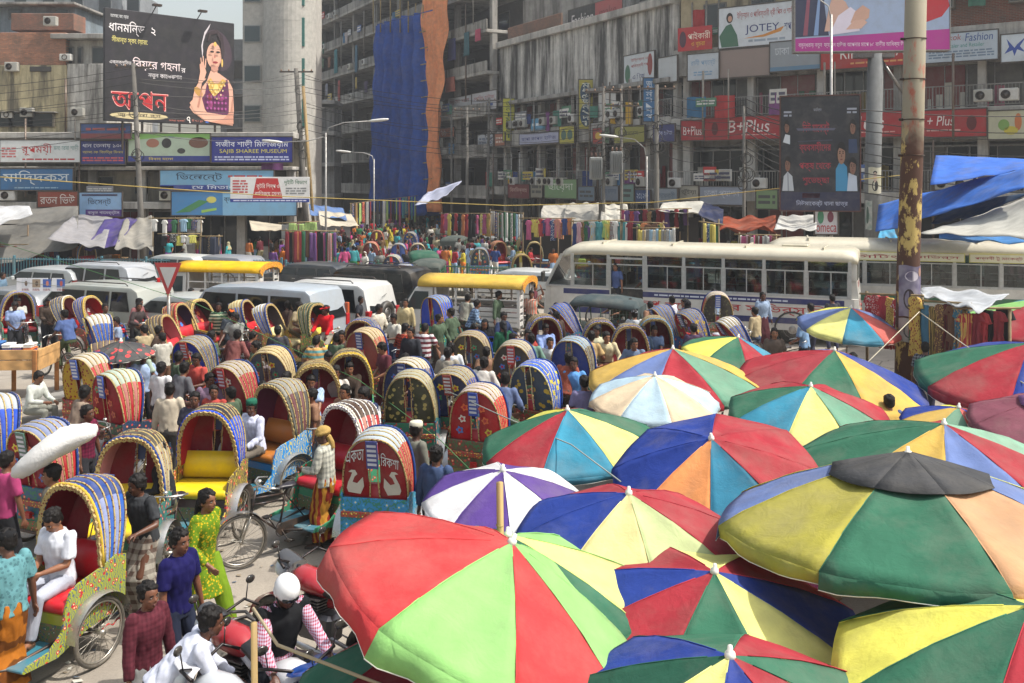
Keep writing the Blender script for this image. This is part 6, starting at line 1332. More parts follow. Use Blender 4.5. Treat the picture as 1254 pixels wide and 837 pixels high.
def cng(pos,rz,label,col='#2f5a48',top='#3f4a4c',group='green auto rickshaws',simple=False):
 t=thing('auto_rickshaw',label,'auto rickshaw',(pos[0],pos[1],0),rz,group);g=M('paint',col,dirt=.45);L=2.6
 m=MB();m.loft([[(x,w_*cy,z0+(z1-z0)*cz)for cy,cz in((1,0),(1,.8),(.9,1),(-.9,1),(-1,.8),(-1,0))]for x,w_,z0,z1 in((-1.3,.58,.35,.75),(-1.2,.64,.3,.82),(-.3,.64,.3,.82),(.3,.60,.3,.80),(.85,.42,.3,.95),(1.2,.26,.42,.98),(1.3,.15,.5,.8))]);m.build('body',g,t)
 m=MB();m.loft([[(x,w_*cos(pi*j/12),z+hh*sin(pi*j/12)**.6)for j in range(13)]+[(x,(w_-.03)*cos(pi-pi*j/12),z-.04+hh*sin(pi-pi*j/12)**.6)for j in range(13)]for x,w_,z,hh in((-1.34,.58,1.30,.14),(-1.25,.66,1.40,.24),(-.6,.68,1.46,.26),(.2,.66,1.48,.24),(.55,.60,1.46,.2),(.66,.56,1.42,.12))]);m.build('canopy',M('canvas',top,dirt=.45,tr=0),t)
 m=MB();m.loft([[(-1.34,-.58,.78),(-1.30,-.58,.78),(-1.30,.58,.78),(-1.34,.58,.78)],[(-1.36,-.58,1.45),(-1.30,-.58,1.45),(-1.30,.58,1.45),(-1.36,.58,1.45)]],smooth=False);m.build('rear_curtain',M('canvas',top,dirt=.4),t)
 for s in(1,-1):
  m=MB()
  for p,q in(((-1.2,.62,.8),(-1.2,.62,1.5)),((-.3,.62,.8),(-.3,.62,1.5)),((.3,.58,.8),(.34,.58,1.5)),((.85,.42,.95),(.60,.54,1.5))):m.tube([(p[0],s*p[1],p[2]),(q[0],s*q[1],q[2])],.02,6)
  m.build('frame_post',g,t);m=MB()
  for i in range(9):m.box(-1.15+i*.1,s*.62-.006,.82,-1.14+i*.1,s*.62+.006,1.42)
  for k in range(5):m.box(-1.2,s*.62-.006,.9+k*.12,-.3,s*.62+.006,.91+k*.12)
  tag(m.build('cage_bars',g,t),kind='stuff')
  vwheel(t,-.85,s*.52,.22,.11)
 m=MB();m.loft([[(.87,-.4,.98),(.87,.4,.98),(.62,.5,1.45),(.62,-.5,1.45)],[(.89,-.4,.98),(.89,.4,.98),(.64,.5,1.45),(.64,-.5,1.45)]],smooth=False);m.build('windscreen',M('clear'),t)
 m=MB();m.ring((1.05,0,.22),(0,1,0),.18,.045,20,8);m.build('front_wheel',M('rubber','#2a2826',dirt=.6),t);m=MB();m.loft([[(1.05+.27*cos(a_),y,.24+.27*sin(a_))for a_ in(0,.5,1,1.6,2.2,2.8,3.1)]for y in(-.1,.1)],closed=False,cap=False);m.build('front_mudguard',g,t)
 m=MB();m.bev(-1.1,-.55,.82,-.6,.55,.95,.03);m.bev(-1.2,-.55,.9,-1.08,.55,1.35,.03);m.build('passenger_seat',M('plastic','#5c2c2c'),t);m=MB();m.bev(-.1,-.3,.8,.25,.3,.92,.03);m.build('driver_seat',M('plastic','#2c2c2c'),t)
 m=MB();m.tube([(1.28,0,.85),(1.34,0,.85)],.08,12);m.build('headlight',M('plastic','#d8dcdc',r=.1),t)
 return t
def motorbike(pos,rz,label,col='#a01c24',tank2='#c8c8cc',lean=0.12):
 t=thing('motorbike',label,'motorbike',(pos[0],pos[1],0),rz,'motorbikes parked by the stalls');t.rotation_euler=(lean,0,rz)
 for x,nm in((-.62,'rear'),(.68,'front')):
  m=MB();m.ring((x,0,.31),(0,1,0),.26,.05,28,8);o=m.build('wheel',M('rubber','#23211f',dirt=.5),t);m=MB();m.ring((x,0,.31),(0,1,0),.20,.014,24,5);m.tube([(x,-.06,.31),(x,.06,.31)],.04,10)
  for k in range(5):a_=k*2*pi/5;m.tube([(x,0,.31),(x+.2*cos(a_),0,.31+.2*sin(a_))],.012,5)
  m.build('rim',M('metal','#3a3a3c',dirt=.2),o)
 p=M('paint',col,dirt=.1,coat=.8)
 m=MB();m.loft([[(x,w_*cos(2*pi*j/14),z+hh*sin(2*pi*j/14))for j in range(14)]for x,w_,z,hh in((-.08,.06,.80,.05),(.0,.11,.82,.09),(.15,.15,.86,.13),(.32,.15,.88,.13),(.45,.09,.86,.08))]);m.build('fuel_tank',p,t)
 m=MB();m.loft([[(x,w_*cos(2*pi*j/14),z+hh*sin(2*pi*j/14))for j in range(14)]for x,w_,z,hh in((-.92,.07,.92,.025),(-.80,.12,.90,.045),(-.45,.14,.86,.05),(-.15,.12,.80,.05),(.02,.08,.80,.05))]);m.build('seat',M('plastic','#1c1c1e',r=.35,dirt=.15),t)
 m=MB();m.loft([[(x,w_*cos(2*pi*j/10),z+hh*sin(2*pi*j/10))for j in range(10)]for x,w_,z,hh in((-1.02,.04,.88,.03),(-.85,.12,.82,.07),(-.4,.13,.76,.08),(-.1,.10,.72,.07))]);m.build('tail_fairing',p,t)
 m=MB();m.bev(-1.06,-.06,.82,-1.0,.06,.90,.015);m.build('tail_light',M('plastic','#b0181c',r=.1,dirt=0),t)
 m=MB();m.tube([(-.75,.15,.90),(-.98,.13,.95),(-1.04,0,.96),(-.98,-.13,.95),(-.75,-.15,.90)],.016,8);m.build('grab_rail',M('plastic','#28282a',r=.35),t)
 m=MB();m.bev(-.18,-.13,.32,.28,.13,.60,.04)
 for k in range(6):m.box(-.02,-.15,.58+k*.03,.24,.15,.592+k*.03)
 m.build('engine',M('metal','#6a6a6c',dirt=.3),t)
 m=MB();m.tube([(.2,.1,.45),(.3,.14,.28),(-.2,.17,.24),(-.9,.19,.36)],[.025,.025,.04,.05],10);m.build('exhaust',M('metal','#b8b8b6',dirt=.3),t)
 m=MB()
 for s in(1,-1):m.tube([(.68,.09*s,.31),(.48,.09*s,.95)],.022,8)
 m.tube([(-.62,.08,.31),(-.1,.08,.4),(.35,0,.82)],.022,6);m.tube([(-.62,-.08,.31),(-.1,-.08,.4),(-.7,-.07,.8)],.02,6);m.build('fork',M('metal','#8a8a8c'),t)
 m=MB();m.tube([(.28,.36,1.06),(.42,.30,1.10),(.46,.08,1.02),(.46,-.08,1.02),(.42,-.30,1.10),(.28,-.36,1.06)],.014,8);hb=m.build('handlebar',M('metal','#2c2c2e',dirt=.2),t)
 for s in(1,-1):m=MB();m.tube([(.40,.30*s,1.1),(.42,.33*s,1.25)],.006,4);m.ball((.42,.36*s,1.27),(.02,.06,.04),10,6);m.build('mirror',M('plastic','#1c1c1e',r=.2),hb)
 m=MB();m.ball((.60,0,.92),(.10,.10,.10),14,10);m.build('headlight',M('plastic','#cfd4d6',r=.08,dirt=0),t);m=MB();m.loft([[(x,w_*cos(pi*j/8),z+.05*sin(pi*j/8))for j in range(9)]for x,w_,z in((.40,.14,.98),(.52,.15,1.02),(.62,.10,1.06))],closed=False,cap=False);m.build('front_cowl',M('paint',tank2,coat=.8,dirt=.1),t)
 m=MB();m.loft([[(.68+.33*cos(a_),y,.31+.33*sin(a_))for a_ in[radians(q)for q in range(10,150,14)]]for y in(-.06,0,.06)],closed=False,cap=False);m.build('front_mudguard',p,t)
 m=MB();m.tube([(-.05,.12,.35),(-.12,.34,.02)],.012,5);m.build('side_stand',M('metal','#55534f'),t)
 return t
def bicycle(pos,rz,label):
 t=thing('bicycle',label,'bicycle',(pos[0],pos[1],0),rz,None)
 wheel(t,-.5,0);wheel(t,.55,0)
 m=MB();bk=.016
 for p in([(-.5,0,.35),(-.05,0,.33),(.38,0,.75)],[(-.5,0,.35),(-.16,0,.78)],[(-.05,0,.33),(-.2,0,.9)],[(-.17,0,.80),(.36,0,.84)],[(.33,0,.98),(.40,0,.66),(.55,0,.35)]):m.tube(p,bk,6)
 m.build('frame',M('metal','#55201f',met=.2),t);m=MB();m.X=T(-1.2,0,0);m.tube([(1.36,.27,1.04),(1.50,.1,1.06),(1.50,-.1,1.06),(1.36,-.27,1.04)],.013,6);m.tube([(1.53,0,.96),(1.50,0,1.06)],.014,5);m.build('handlebar',M('metal','#c8c8c4'),t)
 o=link('saddle',RB['saddle'],t,(-1.18,0,.03))
 return t
 # ================================================================ PLACING: umbrellas
dg_=radians
U=[(1042,377,62,2.15,'bICSbRGY','blue, yellow, sky and coral umbrella standing farthest back by the bus',-26,(10,2),{}),(904,413,66,2.0,'YGRCBYRG','small yellow, green, red and blue umbrella left of the coral one',0,(6,10),{}),(1022,429,116,2.15,'rGyBbRbR','umbrella with a golden front panel between green and slate blue',2,(6,4),{}),(993,473,100,2.05,'CIgRRRRG','lemon and jade umbrella with a turquoise left panel',12,(10,0),{}),(1262,420,132,2.3,'RBGRYRBG','crimson and blue umbrella cut by the right edge of the picture',8,(8,0),{}),(1286,365,98,2.3,'RCLRGRCL','raspberry umbrella with a lime edge in the upper right corner',8,(6,0),{'ys':1}),(1174,499,66,1.9,'ygSBRGYB','low umbrella of mustard, green and coral panels between two big ones',-6,(8,4),{}),(1292,486,98,2.25,'DDDDDDDD','dusty mauve umbrella with a violet crown at the right edge',0,(8,0),{'cap':'V'}),(1156,519,178,2.3,'GybRttRG','broad umbrella with a pale blue wedge between mustard and crimson',-22,(6,0),{}),(908,520,84,1.95,'IlSbRRGY','umbrella with mint and rose red panels beside the big blue and orange one',4,(10,6),{}),(824,427,106,2.2,'ybRgyyGR','mustard and slate umbrella with a narrow crimson front wedge',-22,(4,0),{}),(802,460,81,2.0,'EeEeEeEe','faded peach and pale blue umbrella with a slit in the top',6,(8,0),{'slit':1}),(695,502,112,2.15,'GRCIGGRY','umbrella with a cyan front panel between red and lemon',-20,(4,-4),{}),(616,576,100,2.2,'WPWPWPWP','white and purple striped umbrella with a bamboo pole beside it',6,(8,0),{}),(871,537,128,2.35,'BOTRRRBB','umbrella of royal blue, orange and teal panels in the middle',-13,(18,-8),{}),(770,604,142,2.3,'BknRRRRB','cream and pale lime umbrella with a royal blue left panel',6,(6,0),{}),(1112,556,234,2.85,'uGobItYb','largest umbrella, olive, green and tan with a charcoal patched crown',0,(-5,0),{'cap':'K','hr':.37,'val':.08}),(627,664,206,2.6,'MLMLLLMM','tilted red and apple green umbrella in the foreground',10,(0,23),{'val':.16}),(622,655,152,2.28,'GRGILLGR','umbrella showing a lemon corner behind the tilted red and green one',12,(0,0),{'R':1.15}),(875,700,160,2.15,'RGIBRIRB','crimson, green, yellow and royal blue umbrella in the foreground',14,(8,2),{'R':1.22}),(894,803,170,2.3,'QIBRGRGB','umbrella at the bottom edge with a dark green left side',-20,(2,0),{'R':1.05}),(1262,742,232,2.5,'YGRGBRYG','green and yellow umbrella with a crimson panel in the lower right corner',-42,(2,-4),{'R':1.22}),(560,800,200,2.1,'GqQQqGQq','dark green and maroon umbrella shaded under the tilted red one',-12,(-4,-4),{'loc':(-.42,6.45),'R':1.12}),]
for u in U:
 e=u[8];umbrella(u[0],u[1],u[2],u[3],u[4],u[5],pi+dg_(u[6]),(dg_(u[7][0]),dg_(u[7][1])),R=e.get('R'),cap=e.get('cap'),loc=e.get('loc'),val=e.get('val',.08),hr=e.get('hr',.38))
 # goods tables in the shade under the umbrellas
for k_,(x_,y_,lab)in enumerate(((2.3,7.9,'goods table under the charcoal crowned umbrella'),(3.7,6.6,'goods table between the green and the crimson umbrellas'),(.9,8.6,'goods table under the cream and lime umbrella'),(2.6,10.4,'goods table under the pale blue wedged umbrella'),(5.0,8.8,'goods table at the right behind the mauve umbrella'),(1.9,6.3,'goods table under the dark green umbrella'),(4.4,12.2,'goods table under the lemon umbrella'),(6.6,15.2,'goods table below the coral umbrella'))):
 t=thing('market_stall',lab,'stall',(x_,y_,0),0,'goods tables under the umbrellas');m=MB();m.bev(-.9,-.45,.62,.9,.45,.66,.01);m.build('table_top',M('wood','#6a5238'),t);m=MB();m.box(-.88,-.44,.02,.88,.44,.61);m.build('table_cloth',M('cloth','#3a3436','#5c2c34',pat='floral',sc=5),t);r=random.Random(k_)
 for i in range(46):
  a,b=r.uniform(-.8,.7),r.uniform(-.4,.3);m=MB();m.bev(a,b,.66,a+r.uniform(.08,.22),b+r.uniform(.08,.2),.66+r.uniform(.04,.22),.012);m.build('packet',M('cloth',r.choice(['#8c3a3a','#c8a040','#3c5c8c','#c8c4b8','#3c7a5c','#a8507c','#2c2c30','#7a5238'])),t)
  # ================================================================ fences, poles, lamps
fence((-30,45),(-10.6,43.2),1.35,'long blue-green railing on the road divider at the left')
fence((-10.4,43.2),(-6.2,42.2),1.25,'blue-green railing on the divider behind the dark minivan')
fence((-6.0,42.0),(4.2,38.2),1.35,'green railing in front of the crowded side street','#3c6a5a')
utility_pole(176,78,0,50,-.55,'leaning concrete utility pole in front of the jewellery billboard',r=.17)
utility_pole(378,84,0,56,-.75,'concrete utility pole with coiled cables beside the white tower',r=.2)
m=MB();b=atY(388,0,52);m.tube([(b.x,52,0),(b.x-.8,52.2,10.2)],.09,8);tag(m.build('bamboo_pole',M('wood','#8f7647'),None),'yellowish bamboo pole leaning against the cabled concrete pole','pole')
street_lamp(399,163,46,'double armed street lamp with white lamp heads by the striped banner',arm=2.2,two=True,rise=.5)
street_lamp(458,195,62,'faint curved street lamp before the blue sheeting',arm=1.6,side=-1,rise=.4)
utility_pole(739,108,0,50,0,'thin pole carrying transformer boxes above the garment stalls',r=.11,arms=1,box_=True)
utility_pole(761,105,0,51,0,'second thin pole right of the transformer pole',r=.10,arms=2)
utility_pole(804,104,0,49,.0,'thick grey pole at the building corner with a lamp arm',r=.17,arms=1)
street_lamp(792,192,49.3,'hooked street lamp beside the corner pole',arm=1.6,side=-1,rise=.9)
utility_pole(572,132,0,70,0,'far utility pole with tangled wires in the side street',r=.14)
utility_pole(596,120,0,74,.2,'second far utility pole in the side street',r=.14)
utility_pole(911,130,0,42,0,'rusty thin pole in front of the long red sign',r=.09,arms=0)
utility_pole(553,140,0,80,0,'third far utility pole near the orange sheeting',r=.13)
street_lamp(1018,18,38.8,'tall curved street lamp rising past the couple billboard',arm=1.5,side=-1,rise=.7,r=.09)
street_lamp(1003,208,55,'short old street lamp pole behind the notice boards',arm=1.0,side=1,rise=.3)
# the big rusty pole at the right, peeling paint, posters round its foot
def rust_mat():
 N=NT('rusty_pole');P=N.b.inputs;z=N.sep(N.map((1,1,1)))[2]
 a=N.mix(N.ramp(N.noise(2.2,6,0.7,vec=N.map((1,1,.35))),0,1,.55,.66),c4(lin('#8a826e')),c4(lin('#9c4a34')))
 b_=N.mix(N.ramp(N.noise(2.6,6,.7,vec=N.map((1,1,.5))),0,1,.53,.57),c4(lin('#4a2c1c')),c4(lin('#b8a05c')))
 f=N.ramp(N.math('ADD',z,N.math('MULTIPLY',N.noise(3,4),.5)),0,1,.0,1.0);r=N.n('MapRange');r.inputs['From Min'].default_value=6.3;r.inputs['From Max'].default_value=6.9;N.l(N.math('ADD',z,N.noise(3,3)),r.inputs['Value'])
 N.val(P['Base Color'],N.mix(r.outputs[0],b_,a));P['Roughness'].default_value=.75;N.bump(N.noise(8,6,.7),.4,.01);return N.m
Yp=21.0;pb=atY(1112,0,Yp);t=thing('steel_pole','tall rusty steel pole with peeling red paint and torn posters','pole',(pb.x,Yp,0))
m=MB();m.tube([(-.05,0,0),(0,0,3),(.10,0,6),(.22,0,11)],[.25,.245,.235,.225],20);m.build('shaft',rust_mat(),t)
for z in(5.6,6.4,7.3,8.2):m=MB();m.tube([(.0+z*.02-.2,-.02,z),(z*.02-.34,-.02,z)],.03,6);m.ring((z*.018,0,z),(0,0,1),.245,.012,20,4);m.build('step_peg',M('metal','#3c3430'),t)
def wrap(t,z0,z1,R,col,polys,name='poster',a0=200,a1=330):
 m=MB();m.sheet(lambda u,v:(R*cos(radians(a0+(a1-a0)*u)),R*sin(radians(a0+(a1-a0)*u)),z0+(z1-z0)*v+.02*sin(u*7)),14,4);o=m.build(name,M('vinyl',col[0],col[1],sc=2.5),t)
 for c_,u,v,ru,rv in polys:
  q=MB();q.add([(lambda uu,vv:((R+.006)*cos(radians(a0+(a1-a0)*uu)),(R+.006)*sin(radians(a0+(a1-a0)*uu)),z0+(z1-z0)*vv))(x,y)for x,y in ell(u,v,ru,rv,14)],[tuple(range(14))]);q.build('printed_shape',M('vinyl',c_),o)
wrap(t,2.02,3.15,.262,('#5c5470','#8c8694'),[('#3a2c30',.4,.35,.2,.2),('#b08870',.62,.3,.12,.12),('#c8a83c',.8,.1,.12,.07),('#c4bcc4',.5,.8,.25,.1),('#a07864',.85,.88,.08,.09)])
wrap(t,1.45,1.98,.266,('#7a7468','#9a948c'),[('#3a3430',.4,.5,.2,.3),('#a08070',.75,.5,.12,.25)])
t2=[o for o in C.objects if o.name=='billboard_column'][0]
wrap(t2,4.35,5.6,.43,('#c8c4b0','#bcb89c'),[('#1c1c1e',.5,.3,.22,.22),('#c8b0a0',.5,.62,.13,.2),('#1c1c1e',.5,.8,.14,.07)],a0=215,a1=300)
wrap(t2,2.6,4.0,.44,('#b8b8b0','#8a9a90'),[('#3c5a4c',.4,.5,.2,.3)],a0=190,a1=240)
# ================================================================ yield sign on its post
g=gp(206,462);t=thing('yield_sign','triangular red and white yield sign on a grey post at the left','traffic sign',(g.x,g.y,0),0)
Ys=g.y;zs0=H-(322-HZ)*Ys/F;zs1=H-(364-HZ)*Ys/F;hw_=16.5*Ys/F
m=MB();m.tube([(0,.03,0),(0,.03,zs1+.1)],.045,10);m.build('post',M('metal','#7d7b76',met=.3),t)
def tri(s,y0,y1,zc):return[[(x*s,y,zc+(z-zc)*s)for x,z in((-hw_,zs0),(0,zs1),(hw_,zs0))]for y in(y0,y1)]
m=MB();zc=zs0*.66+zs1*.34;m.loft(tri(1,-.02,.0,zc),smooth=False);m.build('red_border',M('paint','#a8232a',dirt=.25),t);m=MB();m.loft(tri(.62,-.026,-.018,zc),smooth=False);m.build('white_face',M('paint','#b8bab8',dirt=.4),t)
# ================================================================ wires over the junction
rw=random.Random(5)
P1=Vector((atY(168,0,50).x,50,10.9));P2=Vector((atY(372,0,56).x,56,11.4));P3=Vector((5.0,50,9.6));P4=Vector((6.0,51,9.8));P5=Vector((7.7,49,9.7));P6=Vector((10.5,42,8.6));PE=Vector((30,36,8.6))
seq_=[P1,P2,P3,P5,P6,PE]
for k in range(9):
 dz=-k*.42;j=lambda:Vector((0,0,dz+rw.uniform(-.15,.15)))
 wire(Vector((-40,47,9.8))+j(),P1+j(),rw.uniform(.3,.9));wire(P1+j(),P2+j(),rw.uniform(.2,.8));wire(P2+j(),P3+j(),rw.uniform(.5,1.3));wire(P3+j(),P5+j(),.15)
 wire(P5+j(),P6+j()*.7,rw.uniform(.2,.5));wire(P6+j()*.7,Vector((13.6,38.8,8.0+dz)),rw.uniform(.2,.5),r=.025);wire(Vector((13.6,38.8,8.0+dz)),PE+j(),rw.uniform(.5,1.2),r=.025)
for k in range(6):wire((5+k*.3,50,8.5-k*.6),(-2-k*.4,72,9-k*.5),.8,tail=', upper run');wire((-2,72,8.6-k*.6),(-12-k,110,9),.8,tail=', far end')
m=MB();rr_=random.Random(4)
for i in range(16):m.ring((13.6+rr_.uniform(-.2,.2),38.6+rr_.uniform(-.2,.2),6.2+rr_.uniform(-.5,1.6)),(rr_.uniform(-.6,.6),1,rr_.uniform(-.6,.6)),rr_.uniform(.18,.42),.022,16,4)
tag(m.build('cable_tangle',M('plastic','#1f1c18',dirt=.2),None),'knot of black cables wound round the tall lamp pole','cable',kind='stuff')
def rope(pts,label,col='#b8b09a',r=.010):
 m=MB();m.tube([Vector(p)for p in pts],r,5);return tag(m.build('rope',M('cloth',col),None),label,'rope')
rope([atY(1000,505,15),atY(1126,382,18),atY(1180,422,17),atY(1254,470,15)],'white cord rising in a peak above the coral umbrella')
rope([atY(0,217,30),atY(330,240,40),atY(620,252,40),atY(800,248,40),atY(980,228,40),atY(1130,212,38)],'long yellowish rope strung across the whole junction','#b09a5a',.02)
rope([atY(0,297,20),atY(240,372,19),atY(440,466,17),atY(540,540,14),atY(575,575,12)],'thin green cord slanting over the rickshaws','#4c7a4c',.006)
rope([atY(545,478,16),atY(620,512,13),atY(700,545,11),atY(760,590,9.6)],'grey cord crossing the turquoise umbrella','#9aa09a',.008)
rope([atY(310,745,6.6),atY(340,790,6.3),atY(460,836,6.0),atY(520,860,5.8)],'pale cord tied to the short bamboo stake','#b8a888',.012)
def stake(px,py0,py1,Y,label,r=.03):
 a=atY(px,py1,Y);b=atY(px,py0,Y);m=MB();n=8
 m.tube([(a.x,a.y,max(0,a.z)if False else a.z),(a.x+.01,a.y,(a.z+b.z)/2),(b.x,b.y,b.z)],[r,r*.95,r*.9],8)
 for k in range(1,6):z=a.z+(b.z-a.z)*k/6;m.ring((a.x,a.y,z),(0,0,1),r*.98,r*.14,10,4)
 return tag(m.build('bamboo_stake',M('wood','#a58a58',ax=(1,1,.2)),None),label,'pole')
stake(612,591,905,7.2,'bamboo pole standing in front of the white and purple umbrella',.030)
stake(311,763,1250,5.6,'short bamboo stake beside the motorbike rider',.022)
# ================================================================ tarpaulins
tarp([atY(-30,330,47),atY(95,300,47),atY(96,252,52),atY(-30,258,52)],'big grey tarpaulin roof over the leftmost stall','#76746f',.5,.10,seed=1)
tarp([atY(58,292,46),atY(128,303,46),atY(138,266,51),atY(92,262,51)],'whitish tarpaulin sloping beside the grey one','#908e90',.3,.08,seed=2)
tarp([atY(103,306,46.5),atY(140,300,46),atY(170,266,50),atY(128,268,50)],'purple cloth hung between two pale tarpaulins','#4a3f78',.25,.1,seed=3)
tarp([atY(140,302,45.5),atY(188,303,45.5),atY(186,264,50),atY(152,268,50)],'grey and sand coloured tarpaulin left of the T-shirt rack','#918d84',.25,.12,seed=4,col2='#8a877f')
tarp([atY(-30,282,46),atY(40,262,46),atY(36,252,50),atY(-30,252,50)],'white tarpaulin edge at the far left','#c8c8c8',.2,.05,seed=5)
tarp([atY(308,282,46),atY(350,281,46),atY(350,276,50),atY(305,270,50)],'cream awning sagging left of the scarf rack','#bfb5a0',.2,.03,seed=6)
tarp([atY(392,276,48),atY(440,276,52),atY(430,262,58),atY(390,258,52)],'pale awning over the crowd right of the second pole','#bdb4a2',.3,.05,seed=7)
tarp([atY(380,262,50),atY(425,268,54),atY(420,255,60),atY(378,250,54)],'blue and white plastic awning above the pale one','#5a78a8',.2,.05,seed=8,col2='#b8bcc4')
tarp([atY(507,252,62),atY(545,240,60),atY(566,221,64),atY(524,235,68)],'white sheet pitched like a sail over the side street','#b4b8cc',.4,.08,seed=9)
tarp([atY(662,262,50),atY(703,262,50),atY(703,250,55),atY(665,251,55)],'off white awning over the left garment stall','#b8b4aa',.3,.12,droop=.6,seed=10)
tarp([atY(690,262,49),atY(733,258,49),atY(733,248,54),atY(694,249,54)],'greyish white awning next to the transformer pole','#aeaaa0',.3,.12,droop=.8,seed=11)
tarp([atY(735,266,48),atY(770,264,48),atY(768,250,52),atY(738,250,52)],'white cloth hanging behind the corner poles','#c4c0b4',.2,.1,droop=1.0,seed=12)
tarp([atY(806,258,45),atY(885,262,43),atY(860,246,48),atY(812,248,49)],'pointed white awning over the dark stall','#c0bdb2',.25,.05,seed=13)
tarp([atY(855,262,40),atY(885,275,39),atY(886,256,41),atY(862,247,42)],'navy cloth flap with a rust red hem','#2c3350',.15,.05,seed=14,col2='#8c4a34')
tarp([atY(868,278,39),atY(950,278,36),atY(950,264,40),atY(880,266,41)],'rust coloured cloth bundled along a rope','#9c4a30',.3,.15,seed=15)
tarp([atY(948,280,36),atY(1000,280,36),atY(1000,263,40),atY(955,264,40)],'white sheet behind the hoarding foot','#c4c2bc',.2,.06,seed=16)
tarp([atY(1139,226,30),atY(1262,205,29),atY(1262,195,31),atY(1146,190,33)],'upper bright blue plastic sheet at the right edge','#4c7cd4',.04,.03,seed=17,tr=.3)
tarp([atY(1072,284,32),atY(1262,226,26),atY(1262,203,28),atY(1076,250,36)],'long bright blue plastic sheet stretched behind the rusty pole','#4478cc',.05,.07,seed=18,tr=.3)
tarp([atY(1126,284,27),atY(1262,290,23),atY(1262,240,27),atY(1180,270,30)],'broad white tarpaulin rising to the right edge','#b8b6ac',.12,.03,seed=19)
tarp([atY(1140,274,31),atY(1200,262,30),atY(1262,236,29),atY(1160,250,33)],'dark teal cloth shaded between the blue sheet and the white tarpaulin','#23405c',.05,.03,seed=24)
tarp([atY(1150,292,28),atY(1262,296,26),atY(1262,282,30),atY(1150,284,31)],'blue strip of plastic below the white tarpaulin','#4a84c0',.1,.05,seed=20)
tarp([atY(1075,292,36),atY(1100,292,36),atY(1095,280,38),atY(1078,281,38)],'small light blue plastic patch beside the grey column','#4a94b8',.1,.05,seed=21)
tarp([atY(1126,356,21),atY(1195,377,18),atY(1236,360,20),atY(1130,350,23)],'clear white plastic sheet over the dress stall','#c8ccd0',.12,.08,seed=22,tr=.4)
tarp([atY(462,30,84),atY(530,12,79),atY(530,12,80),atY(462,30,85)],'top fold of the scaffold sheeting','#23407f',0,.05,seed=23)
# blue and orange sheeting hung down the scaffold
def curtain(plane,px0,px1,py0a,py0b,py1,off,label,col,name='scaffold_sheet',fold=.45,waist=None,nf=7):
 pl=plane.out(off);x0=pl.s_at(px0);x1=pl.s_at(px1);z1a=pl.at(px0,py0a)[1];z1b=pl.at(px1,py0b)[1];z0=pl.at((px0+px1)/2,py1)[1]
 def P(u,v):
  uu=u
  if waist:uu=.5+(u-.5)*(1-waist(1-v))
  x=x0+(x1-x0)*uu;z=z0+((z1a+(z1b-z1a)*u)-z0)*v;d=fold*(sin(uu*nf*2*pi+v*1.3)*.5+.5*sin(uu*nf*3.7*pi+2+v*2))*(.3+.7*(1-v*.6))+.12*sin(v*30+u*5)
  p=pl.w(x,z,d);return p
 m=MB();m.sheet(P,60,40);o=m.build(name,M('canvas',col,tr=.05,dirt=.3),None);solid(o,.03);return tag(o,label,'sheeting')
curtain(PB,461,527,33,14,262,1.8,'blue plastic sheeting draped down the scaffolding','#2c58b0',fold=1.7,nf=6)
curtain(PB,515,550,-2,-6,260,2.2,'orange fabric sheeting hanging right of the blue one','#ee9a68',waist=lambda v:.05+.65*min(1,v*1.5),fold=.4,nf=3)
for i,px in enumerate((457,466,478,490,500,509,518)):
 pl=PB.out(2.3);x=pl.s_at(px);z1=pl.at(px,-6+i*2)[1];z0=pl.at(px,40)[1];m=MB();a=pl.w(x,z0);b=pl.w(x,z1);m.tube([a,b],.07,6);tag(m.build('bamboo_pole',M('wood','#a08a5c'),None),'bamboo scaffold pole above the blue sheeting, %s'%['leftmost','second','third','middle one','fifth','sixth','by the orange sheet'][i],'pole','bamboo scaffold poles')
for i in range(10):
 pl=PB.out(2.6);a=pl.w(pl.s_at(514+i*.5),pl.at(514,40+i*20)[1]);m=MB();m.tube([a,(a[0]+1.2,a[1]-.9,a[2]+.1)],.06,5);tag(m.build('bamboo_putlog',M('wood','#a08a5c'),None),'bamboo cross stick between the blue and orange sheets, %s from the top'%'first second third fourth fifth sixth seventh eighth ninth last'.split()[i],'pole','bamboo cross sticks')
 # laundry on the balconies of the unfinished block
for i,(px,py,kind,L,wsc,c_,pl_n,lab)in enumerate([(411,61,'scarf',2.8,5,'#2a7f86',0,'large teal cloth'),(436,56,'scarf',3.0,3.5,'#3f6f86',0,'slate blue cloth'),(415,99,'scarf',2.4,3.5,'#a83c30',0,'brick red cloth'),(400,103,'scarf',1.4,4,'#8a8a98',0,'grey cloth'),(436,95,'scarf',1.3,2.2,'#c8a83c',0,'yellow cloth'),(424,40,'shirt',1.3,2,'#b8a8a4',0,'pale shirt'),(571,40,'scarf',2.0,4.5,'#28646e',0,'dark teal cloth'),(585,36,'scarf',1.0,4.5,'#c0305a',0,'magenta cloth'),(553,48,'scarf',1.9,7,'#3a3c80',0,'violet blue cloth'),(551,95,'scarf',1.3,9,'#b0563c',0,'rust red cloth'),(448,100,'shirt',1.2,2,'#5a4a6a',0,'dark shirt'),(403,70,'shirt',1.3,2,'#8c5c40',0,'brown shirt'),(395,72,'shirt',1.2,2,'#4c6a4c',0,'olive shirt')]):
 pl=PB.out(1.35);x=pl.s_at(px);z=pl.at(px,py)[1];garment(kind,pl.w(x,z),L,wsc,c_,'%s drying on a balcony of the unfinished block'%lab,'laundry on the balconies',PB.rz,name='laundry',cat='laundry')
